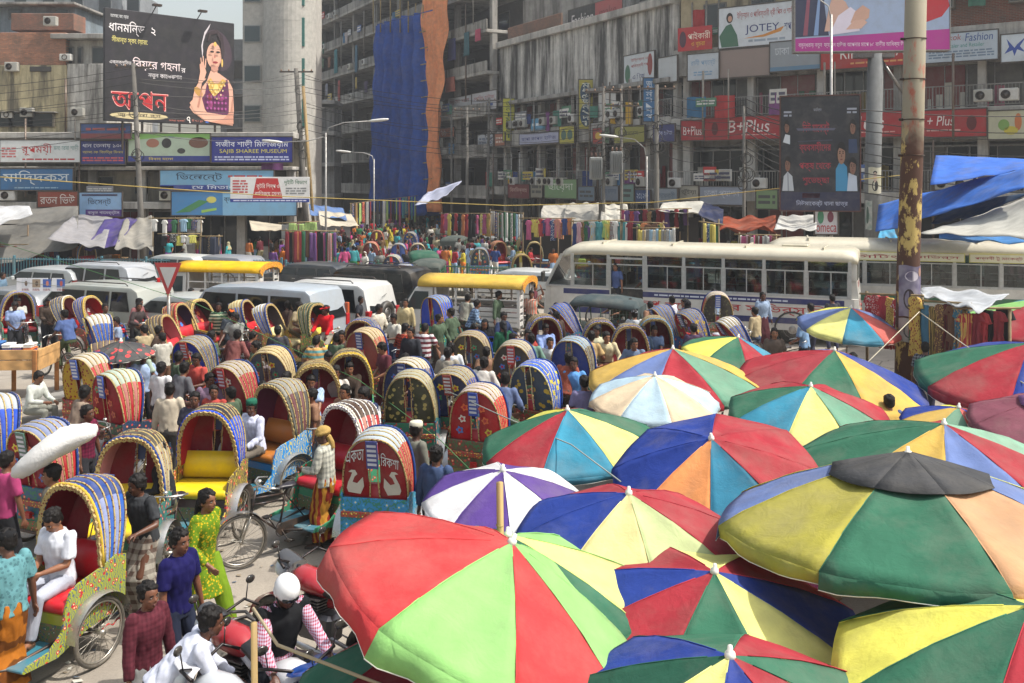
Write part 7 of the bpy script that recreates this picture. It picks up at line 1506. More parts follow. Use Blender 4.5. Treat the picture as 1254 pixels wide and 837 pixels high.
 # ================================================================ hanging goods
CC=list(GN.keys())
cloth_row(atY(350,283,44),atY(411,284,44),'scarf',1.65,22,CC,'on the scarf rack',wsc=.95,seed=2)
cloth_row(atY(346,274,44.6),atY(385,272,44.6),'scarf',.6,8,['#c2477c','#9c9a94','#d8d5cc','#a9c964'],'above the scarf rack',wsc=1.6,seed=3,posts=False)
cloth_row(atY(187,268,46),atY(246,268,46),'shirt',.75,10,['#6d3f84','#d8d5cc','#2f6f46','#3a9aa0','#8fb8d2','#1e1d20','#23407f'],'on the upper T-shirt rail',wsc=.62,seed=4)
cloth_row(atY(198,287,45.8),atY(240,287,45.8),'shirt',.5,7,['#b3202c','#d8d5cc','#8c1c2c','#c9c23a','#1e1d20'],'on the lower T-shirt rail',wsc=.62,seed=5,posts=False)
cloth_row(atY(245,290,46),atY(268,290,46),'trousers',.9,5,['#23304f','#1e1d20','#3a3f52'],'next to the T-shirt rails',wsc=.8,seed=6)
cloth_row(atY(640,268,46),atY(700,268,45),'shirt',.9,12,CC,'left of the transformer pole',wsc=.6,seed=7)
cloth_row(atY(702,272,44),atY(760,270,43),'dress',1.15,13,CC,'in the middle garment stall',wsc=.55,seed=8)
cloth_row(atY(762,272,43),atY(812,274,42),'shirt',1.1,12,CC,'behind the pale bus roof',wsc=.55,seed=9)
cloth_row(atY(760,258,46),atY(842,256,45),'dress',1.0,15,['#8c1c2c','#b3202c','#7a5238','#6d3f84','#c2477c','#1e1d20'],'under the awning',wsc=.5,seed=10)
cloth_row(atY(780,280,42),atY(826,280,41.5),'scarf',1.1,14,['#8fb8d2','#d8d5cc','#b3202c','#d9c23a','#9c9a94'],'over the bus roof',wsc=.7,seed=11)
cloth_row(atY(862,272,37),atY(880,276,37),'scarf',1.1,7,['#3a9aa0','#2f6f46','#23407f','#d9c23a'],'by the navy cloth flap',wsc=.7,seed=12)
cloth_row(atY(905,288,36),atY(950,289,35),'scarf',.8,16,['#8c1c2c','#c2477c','#d8d5cc','#9c9a94','#7a5238'],'behind the yellow boards',wsc=.6,seed=13)
cloth_row(atY(540,262,60),atY(600,262,56),'dress',1.5,14,['#b3202c','#d9c23a','#1e1d20','#d67a2c','#2f6f46','#c2477c'],'at the far street stall',wsc=.7,seed=14)
cloth_row(atY(430,250,75),atY(510,240,85),'scarf',2.2,20,CC,'far down the side street',wsc=1.4,seed=15)
cloth_row(atY(600,258,58),atY(640,262,52),'scarf',1.7,14,['#8fb8d2','#2f6f46','#9c9a94','#23407f','#d8d5cc'],'at the corner stall',wsc=.9,seed=16)
cloth_row(atY(0,300,49),atY(110,300,49),'shirt',.8,20,['#1e1d20','#23407f','#9c9a94','#7a5238','#8c1c2c'],'under the left tarpaulins',wsc=.6,seed=17)
cloth_row(atY(1060,362,22.2),atY(1122,362,20.6),'dress',1.25,7,['#d9c23a','#b3202c','#2f6f46','#b3202c','#b3202c','#d9b42a','#1e1d20'],'beside the rusty pole',wsc=.62,seed=18,pats=.5)
cloth_row(atY(1128,370,20.6),atY(1180,372,19.5),'dress',1.3,6,['#3a7f9c','#7a5238','#6d3f84','#8c1c2c','#1e1d20'],'under the clear plastic sheet',wsc=.62,seed=19,pats=.4)
cloth_row(atY(1180,380,19),atY(1236,378,18.6),'dress',1.1,6,['#8c1c2c','#b3202c','#5c1c2c','#1e1d20'],'at the rightmost stall',wsc=.62,seed=20,pats=.5)
# dark stall backs that the goods hang against
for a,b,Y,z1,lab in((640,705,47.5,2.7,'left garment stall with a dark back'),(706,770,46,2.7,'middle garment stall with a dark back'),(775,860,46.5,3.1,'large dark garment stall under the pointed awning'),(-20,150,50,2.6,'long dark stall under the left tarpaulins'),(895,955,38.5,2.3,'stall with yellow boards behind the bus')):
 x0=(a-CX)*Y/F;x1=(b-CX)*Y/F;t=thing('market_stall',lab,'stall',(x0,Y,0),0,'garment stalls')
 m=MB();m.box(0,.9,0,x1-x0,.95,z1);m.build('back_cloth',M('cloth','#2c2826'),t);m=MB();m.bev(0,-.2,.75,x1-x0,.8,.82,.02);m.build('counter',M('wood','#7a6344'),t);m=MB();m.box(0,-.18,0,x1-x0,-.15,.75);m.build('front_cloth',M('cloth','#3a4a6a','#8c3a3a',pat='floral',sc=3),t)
 for i in range(4):x=(x1-x0)*i/3;m=MB();m.tube([(x,-.2,0),(x,-.2,z1)],.035,6);m.build('post',M('wood','#7a6344'),t)
 r=random.Random(int(a));n=int((x1-x0)/.45)
 for i in range(n):
  m=MB();x=.1+i*.45
  for k in range(r.randint(1,5)):m.bev(x,-.1,.82+k*.06,x+.36,.3,.87+k*.06,.012)
  o=m.build('cloth_pile',M('cloth',r.choice(CC),r.choice(CC),pat='hstripe',sc=16),t)
  # ================================================================ the wooden cart of clothes and the concrete bench at the left
g=gp(30,487);ct=thing('vendor_cart','pale wooden vendor table with side boards stacked with folded clothes','stall',(g.x,g.y,0),.06)
wd=M('wood','#c79a62',sc=5);x0,x1=-2.2,.50;y0,y1=-.45,.75;zt_=1.15
for k in range(2):m=MB();m.bev(x0,y0,.72+k*.24,x1,y0+.04,.94+k*.24,.006);m.build('side_plank',wd,ct)
m=MB();m.bev(x0,y0+.04,.98,x1,y1,1.02,.01);m.build('table_top',wd,ct);m=MB();m.bev(x1-.04,y0,.7,x1,y1,1.17,.01);m.build('end_board',wd,ct)
for x in(x0+.5,-.62,x1-.12):m=MB();m.bev(x,y0-.04,0 if x!=-.62 else.7,x+.1,y0+.0,1.18,.01);m.build('leg',M('wood','#a8703c'),ct);m=MB();m.bev(x,y1-.05,0,x+.1,y1,1.0,.01);m.build('leg',M('wood','#a8703c'),ct)
rc=random.Random(3)
cp=[('#d8d6d2','white'),('#d0d2d6','pale grey'),('#3a5a8c','blue'),('#8a5a3c','orange boxed'),('#2c2c30','black'),('#5a84b0','light blue')]
for i in range(11):
 x=-2.1+i*.235;n=[6,7,7,6,7,6,6,7,6,5,6][i];base=['white','white','white','grey','white','blue','blue','blue','blue','boxed','boxed'][i]
 t=thing('clothes_stack','stack of folded %s garments on the vendor table, %s'%(base,['first from the left edge','second from the left edge','third from the left edge','fourth from the left edge','left of the blue stacks','first of the blue stacks','second of the blue stacks','third of the blue stacks','last of the blue stacks','behind the corner','at the right corner'][i]),'clothes',(g.x+x*cos(.06),g.y-.3+x*sin(.06),1.02),.06,'folded clothes on the vendor table')
 for k in range(n):
  c_={'white':'#d8d8d6','grey':'#9a9aa0','blue':rc.choice(['#3f6aa0','#d8d8d8','#2c4a80','#6f9cc4']),'boxed':rc.choice(['#c8683c','#e0dcd4','#5a3c7c','#c83c3c','#e0dcd4'])}[base]
  m=MB();j=rc.uniform(-.01,.01);m.bev(-.105+j,-.1,k*.048,.105+j,.22,k*.048+.044,.014);m.build('folded_garment',M('cloth',c_),t)
m=MB();m.sheet(lambda u,v:(g.x-2.3+1.3*u,g.y+.0+.55*v,1.36+.12*sin(u*pi)+.05*sin(u*9+v*5)),14,8);o=m.build('black_cloth',M('cloth','#1c1b1e'),None);solid(o,.05);tag(o,'heap of black cloth on the vendor table','cloth')
for i,(px,c_,c2)in enumerate(((31,'#c8ccd4','#6a5a50'),(44,'#9a8a78','#5a4a40'),(57,'#3a5ca8','#c87a6a'),(74,'#3a60a8','#b85a4c'))):
 q=atY(px,348,g.y+.9);t=thing('poster_card',['pale grey card with a small portrait','brownish card with a portrait group','blue card with a red dressed figure','blue card with a waving figure, rightmost'][i]+' above the vendor table','poster',(q.x-.1,q.y,q.z-.18),0,'packets clipped above the vendor table')
 m=MB();m.box(-.11,0,0,.13,.02,.32);m.build('card',M('vinyl','#d8dae0'),t);put_print(t,.22,.32,[('#rect',c_,.06,.3,.95,.92),('#poly',c2,0,0,0,0,{'p':ell(.55,.6,.16,.2),'n':'printed_portrait'}),('#tiny','#8a3a3a',.1,.06,.9,.22,{'rows':2})])
m=MB();q=atY(20,345,g.y+.9);q2=atY(84,352,g.y+.9);m.tube([q,q2],.008,4);tag(m.build('cord',M('cloth','#8a8a80'),None),'cord holding the row of packets above the vendor table','rope')
b0=gp(62,512);t=thing('concrete_bench','low pale concrete slab bench where the man in white sits','bench',(b0.x,b0.y,0),.9)
m=MB();m.bev(-1.3,-.3,.36,1.0,.3,.46,.02);m.build('slab',CONC,t)
for x in(-1.0,.7):m=MB();m.bev(x,-.25,0,x+.2,.25,.36,.02);m.build('leg',CONC,t)
# ================================================================ VEHICLES in the jam (heading up-left like the buses)
HB=radians(158)
def front(px,py,h,hd,L=0,side=0):
 p=gp(px,py,h);return(p.x,p.y)
bus((6.15,31.0),HB,'white bus with blue stripes and big red Bengali letters on its side',L=10.0)
bus((13.9,32.4),HB+.10,'white bus with yellow name boards standing behind the rusty pole',L=11.0,h=3.0,scheme=2)
def toyota(t,hw):
 m=MB();text_into(m,'TOYOTA',0,.86,.62,.97,0,.04);q=MB();q.add([(-2.55-.012,.31-v[0],v[2])for v in m.v],m.f);q.build('lettering',M('plastic','#2a2a2a'),t)
 m=MB();m.bev(-2.56,-.8,.62,-2.40,.8,1.04,.02);m.build('tailgate',M('paint','#b4b8b2',met=.3),t)
V=[gp(120,321,1.75),gp(118,346,1.78),gp(325,350,1.95),gp(395,344,1.85),gp(450,326,1.85)]
suv((V[0].x,V[0].y),HB+.05,'silver estate car with a red tail light behind the pale pickup','#b4b8bc',h=1.72)
suv((V[1].x,V[1].y),HB+.02,'pale grey pickup with a closed rear canopy and black lettering on the tailgate','#a9aca4',L=5.1,extra=toyota,name='pickup_truck',cat='pickup')
microbus((V[2].x,V[2].y),HB-.04,'silvery blue microbus beside the slatted passenger truck','#a9b2ba')
suv((V[3].x,V[3].y),HB-.06,'white off-road car with a spare wheel on its back door','#d0d0cc',h=1.88,spare=True)
suv((V[4].x,V[4].y),HB-.02,'black off-road car behind the white one','#15171b',h=1.85,L=4.9)
for px,py,c,lab,hh in((62,327,'#a8acac','dusty grey saloon behind the silver estate',1.5),(20,352,'#7c8084','grey car at the left edge behind the vendor table',1.5),(215,312,'#c0c2be','white saloon beyond the divider railing',1.45),(270,313,'#8a8e94','light grey saloon beyond the railing by the yellow canopy',1.45),(590,290,'#9aa0a0','pale saloon in the crowded side street',1.4),(640,330,'#c8cac8','white saloon behind the green railing',1.4),(380,322,'#3a3f44','dark grey car between the black car and the railing',1.5),(232,360,'#b4b8b4','white car with dark glass left of the silvery blue microbus',1.55)):
 p=gp(px,py,hh);suv((p.x,p.y),HB+.03*(px%5-2),lab,c,h=hh,L=4.3,rack=False)
p=gp(560,336,2.1);hauler((p.x+.2,p.y),radians(164),'white slatted passenger truck with a mustard canopy and painted rear arch')
p=gp(265,320,2.1);hauler((p.x,p.y),radians(168),'passenger truck with a bright yellow canopy behind the yield sign',roof='#d8a818')
p=gp(730,360,1.74);cng((p.x,p.y),radians(160),'dark green auto rickshaw in front of the lettered bus')
for i,(px,py,hd,c,tp,lab)in enumerate(((798,306,100,'#2f5a48','#3f5a4c',0),(815,318,80,'','',0),(905,312,95,'','',0),(0,0,0,'','',0))):pass
for px,py,hd,lab in((518,306,100,'green topped auto rickshaw far down the side street, left one'),(527,316,85,'grey green auto rickshaw in the middle of the side street'),(545,280,95,'auto rickshaw with a dark top deep in the side street'),(572,272,100,'green auto rickshaw near the corner stalls'),(558,288,80,'auto rickshaw beside the red and white pillar'),(660,285,-70,'green auto rickshaw with a glass front near the bus roof')):
 p=gp(px,py,1.74);cng((p.x,p.y),dg_(hd),lab,'#2f6a4c','#2f5a48' if 'green top' in lab else '#4a524e')
for px,py,hd,c,t2_,lab in((300,790,152,'#a01c24','#1c1c1e','red and black motorbike with a ribbed seat beside the helmeted rider'),(292,852,165,'#b8bcc0','#c8c8cc','silver motorbike with a long black seat at the bottom edge'),(392,716,150,'#a01c24','#2c2c2e','red motorbike behind the helmeted rider'),(390,800,-35,'#2454a8','#d8d8dc','blue and white motorbike nosing in at the bottom')):
 p=gp(px,py,.9);motorbike((p.x,p.y),dg_(hd),lab,c,t2_)
 # ================================================================ RICKSHAWS
RS=[]
def rk(px,py,hd,label,**k):
 z=1.80;Y=F*(H-z)/(py-HZ);off=k.pop('dx',0);return rickshaw(((px-CX)*Y/F+off,Y),dg_(hd),label,**k)
ST='c8b060'
R_={}
def R(i,*a,**k):R_[i]=rk(*a,**k)
R(1,76,598,245,'rickshaw with a scarlet seat and gold fringed hood carrying the man in pale clothes',top='#23407f',side='#2c5cb0',side2='#d8d4c8',lining='#7c1420',body='#9aa02c',body2='#b8242c',seat='#c81c28',roll='#c8a83c')
R(2,156,538,-84,'rickshaw with pink lining and yellow seat behind the man in the charcoal T-shirt',top='#3a3834',side='#8c8470',lining='#c88a94',seat='#e0c020',body='#3c7a5c',body2='#c83a3a',roll='#23407f')
R(3,72,510,62,'rickshaw with a red hood topped in faded blue behind the white sack',top='#7a86a8',side='#b02a30',side2='#c8b8a8',back='#8c1c28',body='#2c5a7c',plate='#3c6a60')
R(4,252,503,-90,'rickshaw with a bright blue arch and yellow vinyl seat in the centre left',top='#2c2c34',side='#2450b8',side2='#2450b8',lining='#a82430',seat='#e6c81c',body='#4c3c3c',roll='#1f50d0')
R(5,412,497,240,'rickshaw with crimson seat and white beaded arch beside the man in the headscarf',top='#4c3a30',side='#a82c30',lining='#8c1428',seat='#b81c2c',body='#3c8a68',steer=-.45,roll='#d0c8b8',trim=('#e0dcd4','#4c4a70'))
R(6,334,470,236,'rickshaw with sky blue body under the man in the white tunic',top='#8a8880',side='#4c4a48',side2='#8c2c44',lining='#6a2c48',seat='#b8702c',body='#2c84c8',body2='#2c84c8',roll='#6a6a60')
R(7,469,521,78,'rickshaw with white swans on its dark red back and sky blue undercarriage',top='#a8b4bc',side='#a82830',side2='#b83c40',back='#8c1820',body='#2c84b8',body2='#3c9cd0',plate='#2c3c88')
R(8,509,452,86,'rickshaw with olive and gold flowered back panel',top='#9a9a88',side='#8c8c74',side2='#7c8068',back='#3a3c28',backpat=('floral','#b0a05c',11),body='#2c6a5c',plate=None)
R(9,592,468,76,'rickshaw with a plain scarlet back and blue bow left of the big turquoise umbrella',top='#b8aca8',side='#b8242c',side2='#c83038',back='#a81820',body='#6a4a3c',plate='#2c4ca8')
R(10,664,440,62,'rickshaw with a shiny blue hood and richly painted back with peacocks',top='#2c5cc8',side='#2450c0',side2='#3c78d8',back='#3c4c5c',backpat=('floral','#c8a83c',9),sidepat='#d8c83c',body='#8c3c2c',plate=None,trim=('#e0d8a0','#8a8a80'))
R(11,565,447,70,'rickshaw with navy back and small red plate between the olive and the scarlet hoods',top='#8a887c',side='#2c3c88',side2='#2450b8',back='#22305c',body='#3c5a4c',plate='#8c2430')
R(12,507,438,70,'rickshaw with a white and navy ribbed hood behind the olive one',top='#b8b4a8',side='#3a4280',side2='#c0bcb0',back='#22305c',body='#3c4a6c',plate='#23407f')
R(13,634,416,75,'rickshaw with a dusty dark back and red plate near the woman in green',top='#a09c90',side='#5a6a98',side2='#8a94a8',back='#3c3c38',body='#4c5a4c',plate='#a82c34')
R(14,705,412,72,'rickshaw with royal blue back behind the man in sky blue',top='#7c98b0',side='#3a3c40',side2='#7c8c98',back='#16307c',body='#3c6a4c',plate=None)
R(15,158,452,62,'rickshaw with a big red back and blue plate in the left rows',top='#a8b8a8',side='#b02430',side2='#c0b4a4',back='#a01c28',body='#2c3c3c',plate='#3458b0')
R(16,122,432,62,'rickshaw with golden yellow back and blue plate beside the red one',top='#b8b0a0',side='#b83038',side2='#c8c0ac',back='#b8942c',backpat=('floral','#8c2c28',16),body='#8c1c28',plate='#3458b0')
R(17,250,410,72,'rickshaw with ultramarine back and a red plate',top='#7c7c7c',side='#5a5a58',side2='#3c5ca8',back='#1430a0',body='#3c4c3c',plate='#b8302c')
R(18,297,441,66,'rickshaw with a dull red back under a grey top, left of the checked shirt',top='#a09890',side='#a03038',side2='#b8303c',back='#8c2028',body='#4a3c3c',plate='#a82c34')
R(19,340,422,85,'rickshaw with a cream rolled hood before the striped man',top='#b8a67c',side='#c0ae84',side2='#a89870',back='#4a5260',body='#5c4c3c',plate=None)
R(20,388,447,-80,'rickshaw with a blood red quilted lining and gold arch',top='#6a5c3c',side='#7c6c3c',lining='#a01420',seat='#b81c28',body='#3c6a4c',roll='#8c7430')
R(21,428,432,-85,'rickshaw carrying the man in the brown sweater',top='#4c4838',side='#c8b028',lining='#6a1c28',seat='#8c2430',body='#3c8a3c',roll='#c8a828')
R(22,12,482,52,'rickshaw with bright blue ribbed hood at the left edge',top='#a8b0b8',side='#2450c0',side2='#3060d0',back='#1c3890',body='#8c2c28',plate=None)
R(23,22,358,-60,'rickshaw with a blue and gold arch behind the vendor table',top='#8a8470',side='#2450b8',lining='#5c4c28',body='#3c6a5c',roll='#2c54b0')
R(24,100,361,-12,'rickshaw with a pink lined hood tipped up beside the pickup',top='#3c4a68',side='#3c5a8c',lining='#c0707c',body='#8c2c30',seat='#b81c28',roll='#d0ccc0',fold=.6)
R(25,128,361,-18,'rickshaw with a red lined blue hood in front of the pickup tailgate',top='#2c54a8',side='#2450b8',lining='#a01824',body='#2c54a8',seat='#c8242c',roll='#c8a83c',fold=.6)
R(26,136,385,40,'rickshaw with a white and blue patched hood seen from behind, near the cyclist',top='#c0c0bc',side='#2c58b0',side2='#3460b8',back='#1c4090',body='#3c7a4c',plate='#c8b860')
R(27,224,383,-8,'rickshaw with a rose lined hood right of the yield sign',top='#4a3c38',side='#5c5048',lining='#b86a70',body='#3c3c3c',roll='#6a5c50',fold=.6)
R(28,238,370,-14,'rickshaw with a red and yellow slatted hood before the microbus',top='#8c2c30',side='#b82c30',side2='#d8b820',lining='#3c2c48',body='#c8a020',roll='#a82c30',fold=.6)
R(29,258,366,-20,'rickshaw with an empty brown hood next to the microbus nose',top='#6a5c4c',side='#7a6a50',lining='#3c3028',body='#4c4c4c',roll='#c8b060',fold=.6)
R(30,318,366,-10,'rickshaw with a tipped hood of blue strips and red seat below the microbus',top='#c0b488',side='#2c54b0',side2='#c8c0a0',lining='#7c3c30',body='#b8aa78',seat='#c01c28',fold=.6)
R(31,350,370,-12,'rickshaw with a white and blue slatted hood right of the tipped one',top='#b8c0c8',side='#2c54b0',side2='#d0d0cc',lining='#4c4c50',body='#8c6a4c',seat='#d8c890',fold=.6)
R(32,398,372,-22,'rickshaw with a dark green hood behind the man in the red shirt',top='#2c4a3c',side='#3c5c48',lining='#2c3c38',body='#3c6a4c',seat='#d0b83c',roll='#2c4a38',fold=.4)
R(33,440,392,-95,'rickshaw with a blue rimmed arch left of the man in orange checks',top='#3c5480',side='#2c50a0',lining='#6a3038',body='#3c4a6c',roll='#2c50a0')
R(34,456,401,66,'rickshaw with a cream and brick striped hood behind the microbus',top='#b8a484',side='#b04c40',side2='#c8b898',back='#8c3c34',body='#5c4a3c',plate='#2c3c88')
R(35,541,362,52,'rickshaw with a glossy cobalt hood beside the passenger truck door',top='#5c80b8',side='#2450c0',side2='#2c5cc8',back='#1c3ca8',body='#2c7a5c',body2='#c8c83c',plate=None,trim=('#b8943c','#6a5c40'))
R(36,668,388,-80,'rickshaw with a red padded interior and the seated man in light blue',top='#4a4440',side='#2c58b0',lining='#a02830',seat='#b8242c',body='#c83a3a',roll='#2c58b0')
R(37,737,393,-88,'rickshaw with grey lining and yellow seat before the auto rickshaw',top='#3c3c48',side='#2c4a98',lining='#5c5c60',seat='#c8a828',body='#3c6a4c',roll='#2c4a98')
R(38,801,390,-95,'rickshaw with a green and gold arch just beyond the mustard umbrella',top='#6a6450',side='#3c7a5c',lining='#5c5450',seat='#8c4c40',body='#3c5a8c',roll='#4c8cb8')
R(39,711,368,20,'rickshaw with folded cobalt slats standing by the auto rickshaw',top='#3c60b0',side='#2c54b8',side2='#b8c0c8',lining='#2c2c30',body='#3c5a8c',fold=.6)
R(40,832,372,20,'rickshaw with grey blue slatted hood in front of the red lettering',top='#5c6c98',side='#4c5c90',side2='#8c94a8',lining='#2c2c30',body='#3c5a8c',fold=.4)
R(41,862,376,30,'rickshaw with a blue hood patterned in yellow in front of the bus',top='#5c6a8c',side='#2c50a8',side2='#c8a830',sidepat='#c8a830',lining='#2c2c30',body='#3c5a8c',fold=.4)
R(42,878,357,84,'rickshaw with a black back and red rim before the big red letters',top='#b8b0a8',side='#b83c3c',side2='#a83838',back='#3a3630',backpat=('floral','#5c5c40',12),body='#8a887c',plate='#3458b0')
R(43,920,384,15,'rickshaw with white and blue folded slats near the bus wheel',top='#c8c8c4',side='#2c54b8',side2='#d0d0cc',lining='#3c3c40',body='#8c7a5c',fold=.6)
R(44,148,418,30,'rickshaw half hidden under the black umbrella with red dots',top='#5c4c48',side='#6a4c48',back='#4c2c2c',body='#4c3c3c',plate=None)
R(45,580,405,80,'rickshaw with a dusty brown hood beyond the cobalt one',top='#8a8070',side='#6a6054',back='#4c4438',body='#4c4c44',plate=None)
R(46,772,400,-90,'rickshaw squeezed between the grey lined and green arched ones',top='#4c4c50',side='#3c4c78',lining='#4c3038',body='#3c4c6c')
for i,(px,py,hd,tp,sd,bk,lab)in enumerate([(489,298,85,'#7a8aa0','#3c5a98','#3c5ca0','far rickshaw with blue bars behind the railing'),(497,322,92,'#8a98b0','#3c5ca8','#2c3c60','wide far rickshaw with a blue ribbed top near the railing'),(484,312,80,'#98a0a0','#5c6a98','#3c4a68','far rickshaw with a pale blue hood'),(462,282,100,'#8a3c3c','#9c3c3c','#7c2c2c','far rickshaw with a reddish hood'),(505,284,80,'#7a848c','#2c4a88','#2c4a88','far rickshaw with a dark blue back'),(455,296,95,'#b06060','#a84848','#7c3030','far rickshaw with a pinkish top'),(512,298,90,'#98948a','#7a6a5c','#4c443c','far rickshaw with a sandy top'),(640,312,-85,'#6a5c4c','#8c7a3c','#3c2c28','far rickshaw with a gold arch and a man in lime'),(632,282,-80,'#8c2c38','#a83040','#8c2c38','far rickshaw with a crimson arch near the corner stalls'),(655,297,-85,'#b09a5c','#8c8c7c','#3c3c38','far rickshaw with a yellow board by the bus roof'),(612,296,-70,'#8c3c40','#a04048','#7c2c2c','far rickshaw with a rosy hood among shoppers'),(452,255,95,'#8c3c3c','#a04040','#702c2c','tiny rickshaw deep in the street, left'),(470,252,80,'#a04038','#903830','#602424','tiny rickshaw deep in the street, middle'),(108,298,-50,'#3c68a8','#3c68a8','#5c4430','far rickshaw with a light blue hood under the purple cloth'),(645,290,-60,'#a09888','#a89868','#4c443c','far rickshaw with a cream arch right of the rosy one'),(588,303,90,'#54708c','#4c6488','#384858','far rickshaw with a teal grey hood behind the women')]):
 R(60+i,px,py,hd,lab,top=tp,side=sd,side2=sd,back=bk,lining=bk,roll=sd,plate=None)
def text_on_back(r,words,col):
 for k,(w_,y0)in enumerate(words):
  m=MB();text_into(m,w_,0,0,.24,.16,0,.06);q=MB();q.add([(-.53,-(y0+v[0]),1.44+v[2]+(.05*v[0]/.24 if k==0 else-.05*v[0]/.24))for v in m.v],m.f);q.build('painted_letters',M('vinyl','#c8ccc8'),r)
  for s_ in(0,):
   sw=[(.02,.08),(.04,.02),(.20,.0),(.25,.12),(.24,.26),(.16,.16),(.10,.18),(.13,.26),(.17,.30),(.14,.36),(.09,.36),(.05,.33),(.10,.32),(.08,.26),(.04,.17)]
   if k:sw=[(.30-a,b)for a,b in sw]
   tri_=tessellate_polygon([[Vector((a,b,0))for a,b in sw]]);q=MB();q.add([(-.452-.17*b,-(y0-.02+a),1.03+b*.9)for a,b in sw],[tuple(f)for f in tri_]);q.build('painted_swan',M('vinyl','#c4c0b4'),r)
text_on_back(R_[7],(('একতা',-.36),('িরকশা',.10)),'')
# ================================================================ PEOPLE: first the near ones
def on(r,dx,dy=0):
 q=Matrix.Rotation(r.rotation_euler.z,4,'Z')@Vector((dx,dy,0));return(r.location.x+q.x,r.location.y+q.y),r.rotation_euler.z
def st(px,py,h=1.64):p=gp(px,py,h);return(p.x,p.y)
T_='trousers'
def seat(i,label,shirt,lower=(T_,'#3a3a40'),pose='sit',q='mid',dy=0,dx=.02,**k):p,a=on(R_[i],dx,dy);return person(p,a,pose,label,shirt,lower,q=q,**k)
def ride(i,label,shirt,lower=('lungi','#6a6a5c'),pose='ride',q='mid',**k):p,a=on(R_[i],.97);return person(p,a,pose,label,shirt,lower,q=q,**k)
person(st(14,652),dg_(150),'standb','man in a black cap, teal shirt and ochre lungi at the left edge',('short','#5f8f94','#4c767c','floral',26),('lungi','#a8641c','#6a3c14','wave',2.2),q='near',cap=('cap','#1a1a1c'),skin='#5e3b2a')
seat(1,'man in a white shirt looking down in the scarlet rickshaw seat',('short','#d4d6de'),(T_,'#a4a8b4'),'sit3','near',skin='#8a5d43',shoe='#4c3424')
person(st(178,577),dg_(-115),'push','moustached man in a charcoal T-shirt and checked lungi holding a handlebar',('short','#35373a'),('lungi','#a8a296','#5c4c44','check',9),q='near',mous=True,skin='#5e3b2a')
person(st(206,541),dg_(195),'push','man in a black long sleeved shirt steering the blue arched rickshaw',('long','#26282c'),('lungi','#5c5c48','#8c6a50','check',5),q='near',skin='#6f4733')
person(st(248,608,1.56),dg_(-20),'walk','woman in a lime and yellow flowered tunic walking past',('kameez','#5c7a14','#b89a18','floral',34),('shalwar','#6a861a'),'long','near',skin='#7c5139')
person(st(216,650),dg_(-25),'stand','young man in a navy shirt with a black strap looking right',('short','#15124a'),(T_,'#22283a'),q='near',skin='#6f4733')
person(st(178,716,1.52),dg_(-30),'stand','boy in a maroon shirt beside the young man in navy',('long','#5a2630','#4a1c26','check',22),(T_,'#8a8a88'),q='near',sc=.93)
person(st(208,772,1.28),dg_(20),'bend','man in a white shirt bending over at the bottom edge',('long','#c8ccda'),(T_,'#3a3c44'),q='near',skin='#5e3b2a')
p,=[gp(338,690,1.72)];mr=person((p.x,p.y),dg_(-50),dict(POSES['ride'],p=(0,0,.92),f=((.22,.26,.10),(.25,-.26,.10)),h=((.50,.26,1.02),(.50,-.26,1.02)),lean=16,hy=-5,hp=22),'motorcyclist in a white helmet, black vest and checked shirt',('long','#c8bcd0','#a8384c','check',44),(T_,'#1e2026'),'none','near',cap=('helmet','#dcdcdc'),key='moto')
m=MB();d_=person_meshes(dict(POSES['ride'],p=(0,0,.92),lean=16),'vest',T_,'none',.0165,'motovest');o=link('vest',d_['shirt'],mr,mats=[M('cloth','#17181b')]);o.scale=(1.14,1.09,1.0);o.location=(-.01,0,.0)
motorbike((p.x+.05,p.y-.08),dg_(-50),'white and blue motorbike under the helmeted rider','#d8d8dc','#2454a8',lean=0)
seat(6,'bearded man in a long white tunic and green cap sitting sideways',('kurta','#c8cce0'),(T_,'#6a6258'),'sit2','near',dx=.35,cap=('prayer_cap','#1f5c48'))
person(st(400,520,1.68),dg_(170),'standb','man in a tan headscarf, checked shirt and red gold lungi standing',('long','#bdbcae','#8f9088','check',14),('lungi','#7c2418','#b07c2c','wave',3.5),'turban','near',skin='#4a2e22',haircol='#a88a50')
person(st(533,547,1.66),dg_(70),'stand','man in a denim blue shirt seen from behind near the swan rickshaw',('long','#3c4c6c'),(T_,'#22242c'),q='near',skin='#5e3b2a')
person(st(507,521,1.62),dg_(40),'stand','man in a cream cap half hidden by the swan rickshaw',('long','#6a6a60'),cap=('prayer_cap','#c8c4b0'),skin='#4a2e22')
person(st(104,500,1.62),dg_(-10),'stand','boy in a maroon checked shirt behind the red hood',('short','#6a1c38','#4a1028','check',18))
person(st(255,458,1.64),dg_(-60),'standb','man in a mauve shirt left of the green capped man',('long','#7a6478'),(T_,'#2c2c34'))
person(st(239,486,1.58),dg_(-80),'stand','dark haired man peering below the mauve shirt',('short','#3c3c48'))
person(st(353,451,1.68),dg_(-95),'push','moustached man in an open cream shirt walking between rickshaws',('long','#c0bcac'),('lungi','#5c6a60'),mous=True,skin='#4a2e22',hair='short')
seat(20,'man in a pale blue striped shirt sitting beside the cream shirted man',('short','#98b0d0','#b0c4e0','vstripe',30),(T_,'#9a7c4c'),'sit',dy=-.1)
seat(21,'man in a brown sweater resting his hands on his knees',('long','#3c3028'),(T_,'#3c4a60'),'sit')
person(st(207,470,1.66),dg_(95),'stand','man in a beige grubby shirt with a black shoulder strap, back turned',('long','#b8ac98'),(T_,'#4c4a48'))
person(st(196,447,1.62),dg_(70),'stand','man in a white shirt ahead of the beige shirted one',('short','#c8c8c8'),(T_,'#3c3c44'))
person(st(175,440,1.5),dg_(-60),'stand','dark skinned man in a light blue shirt under the dotted umbrella',('short','#a0b4d4'),skin='#4a2e22')
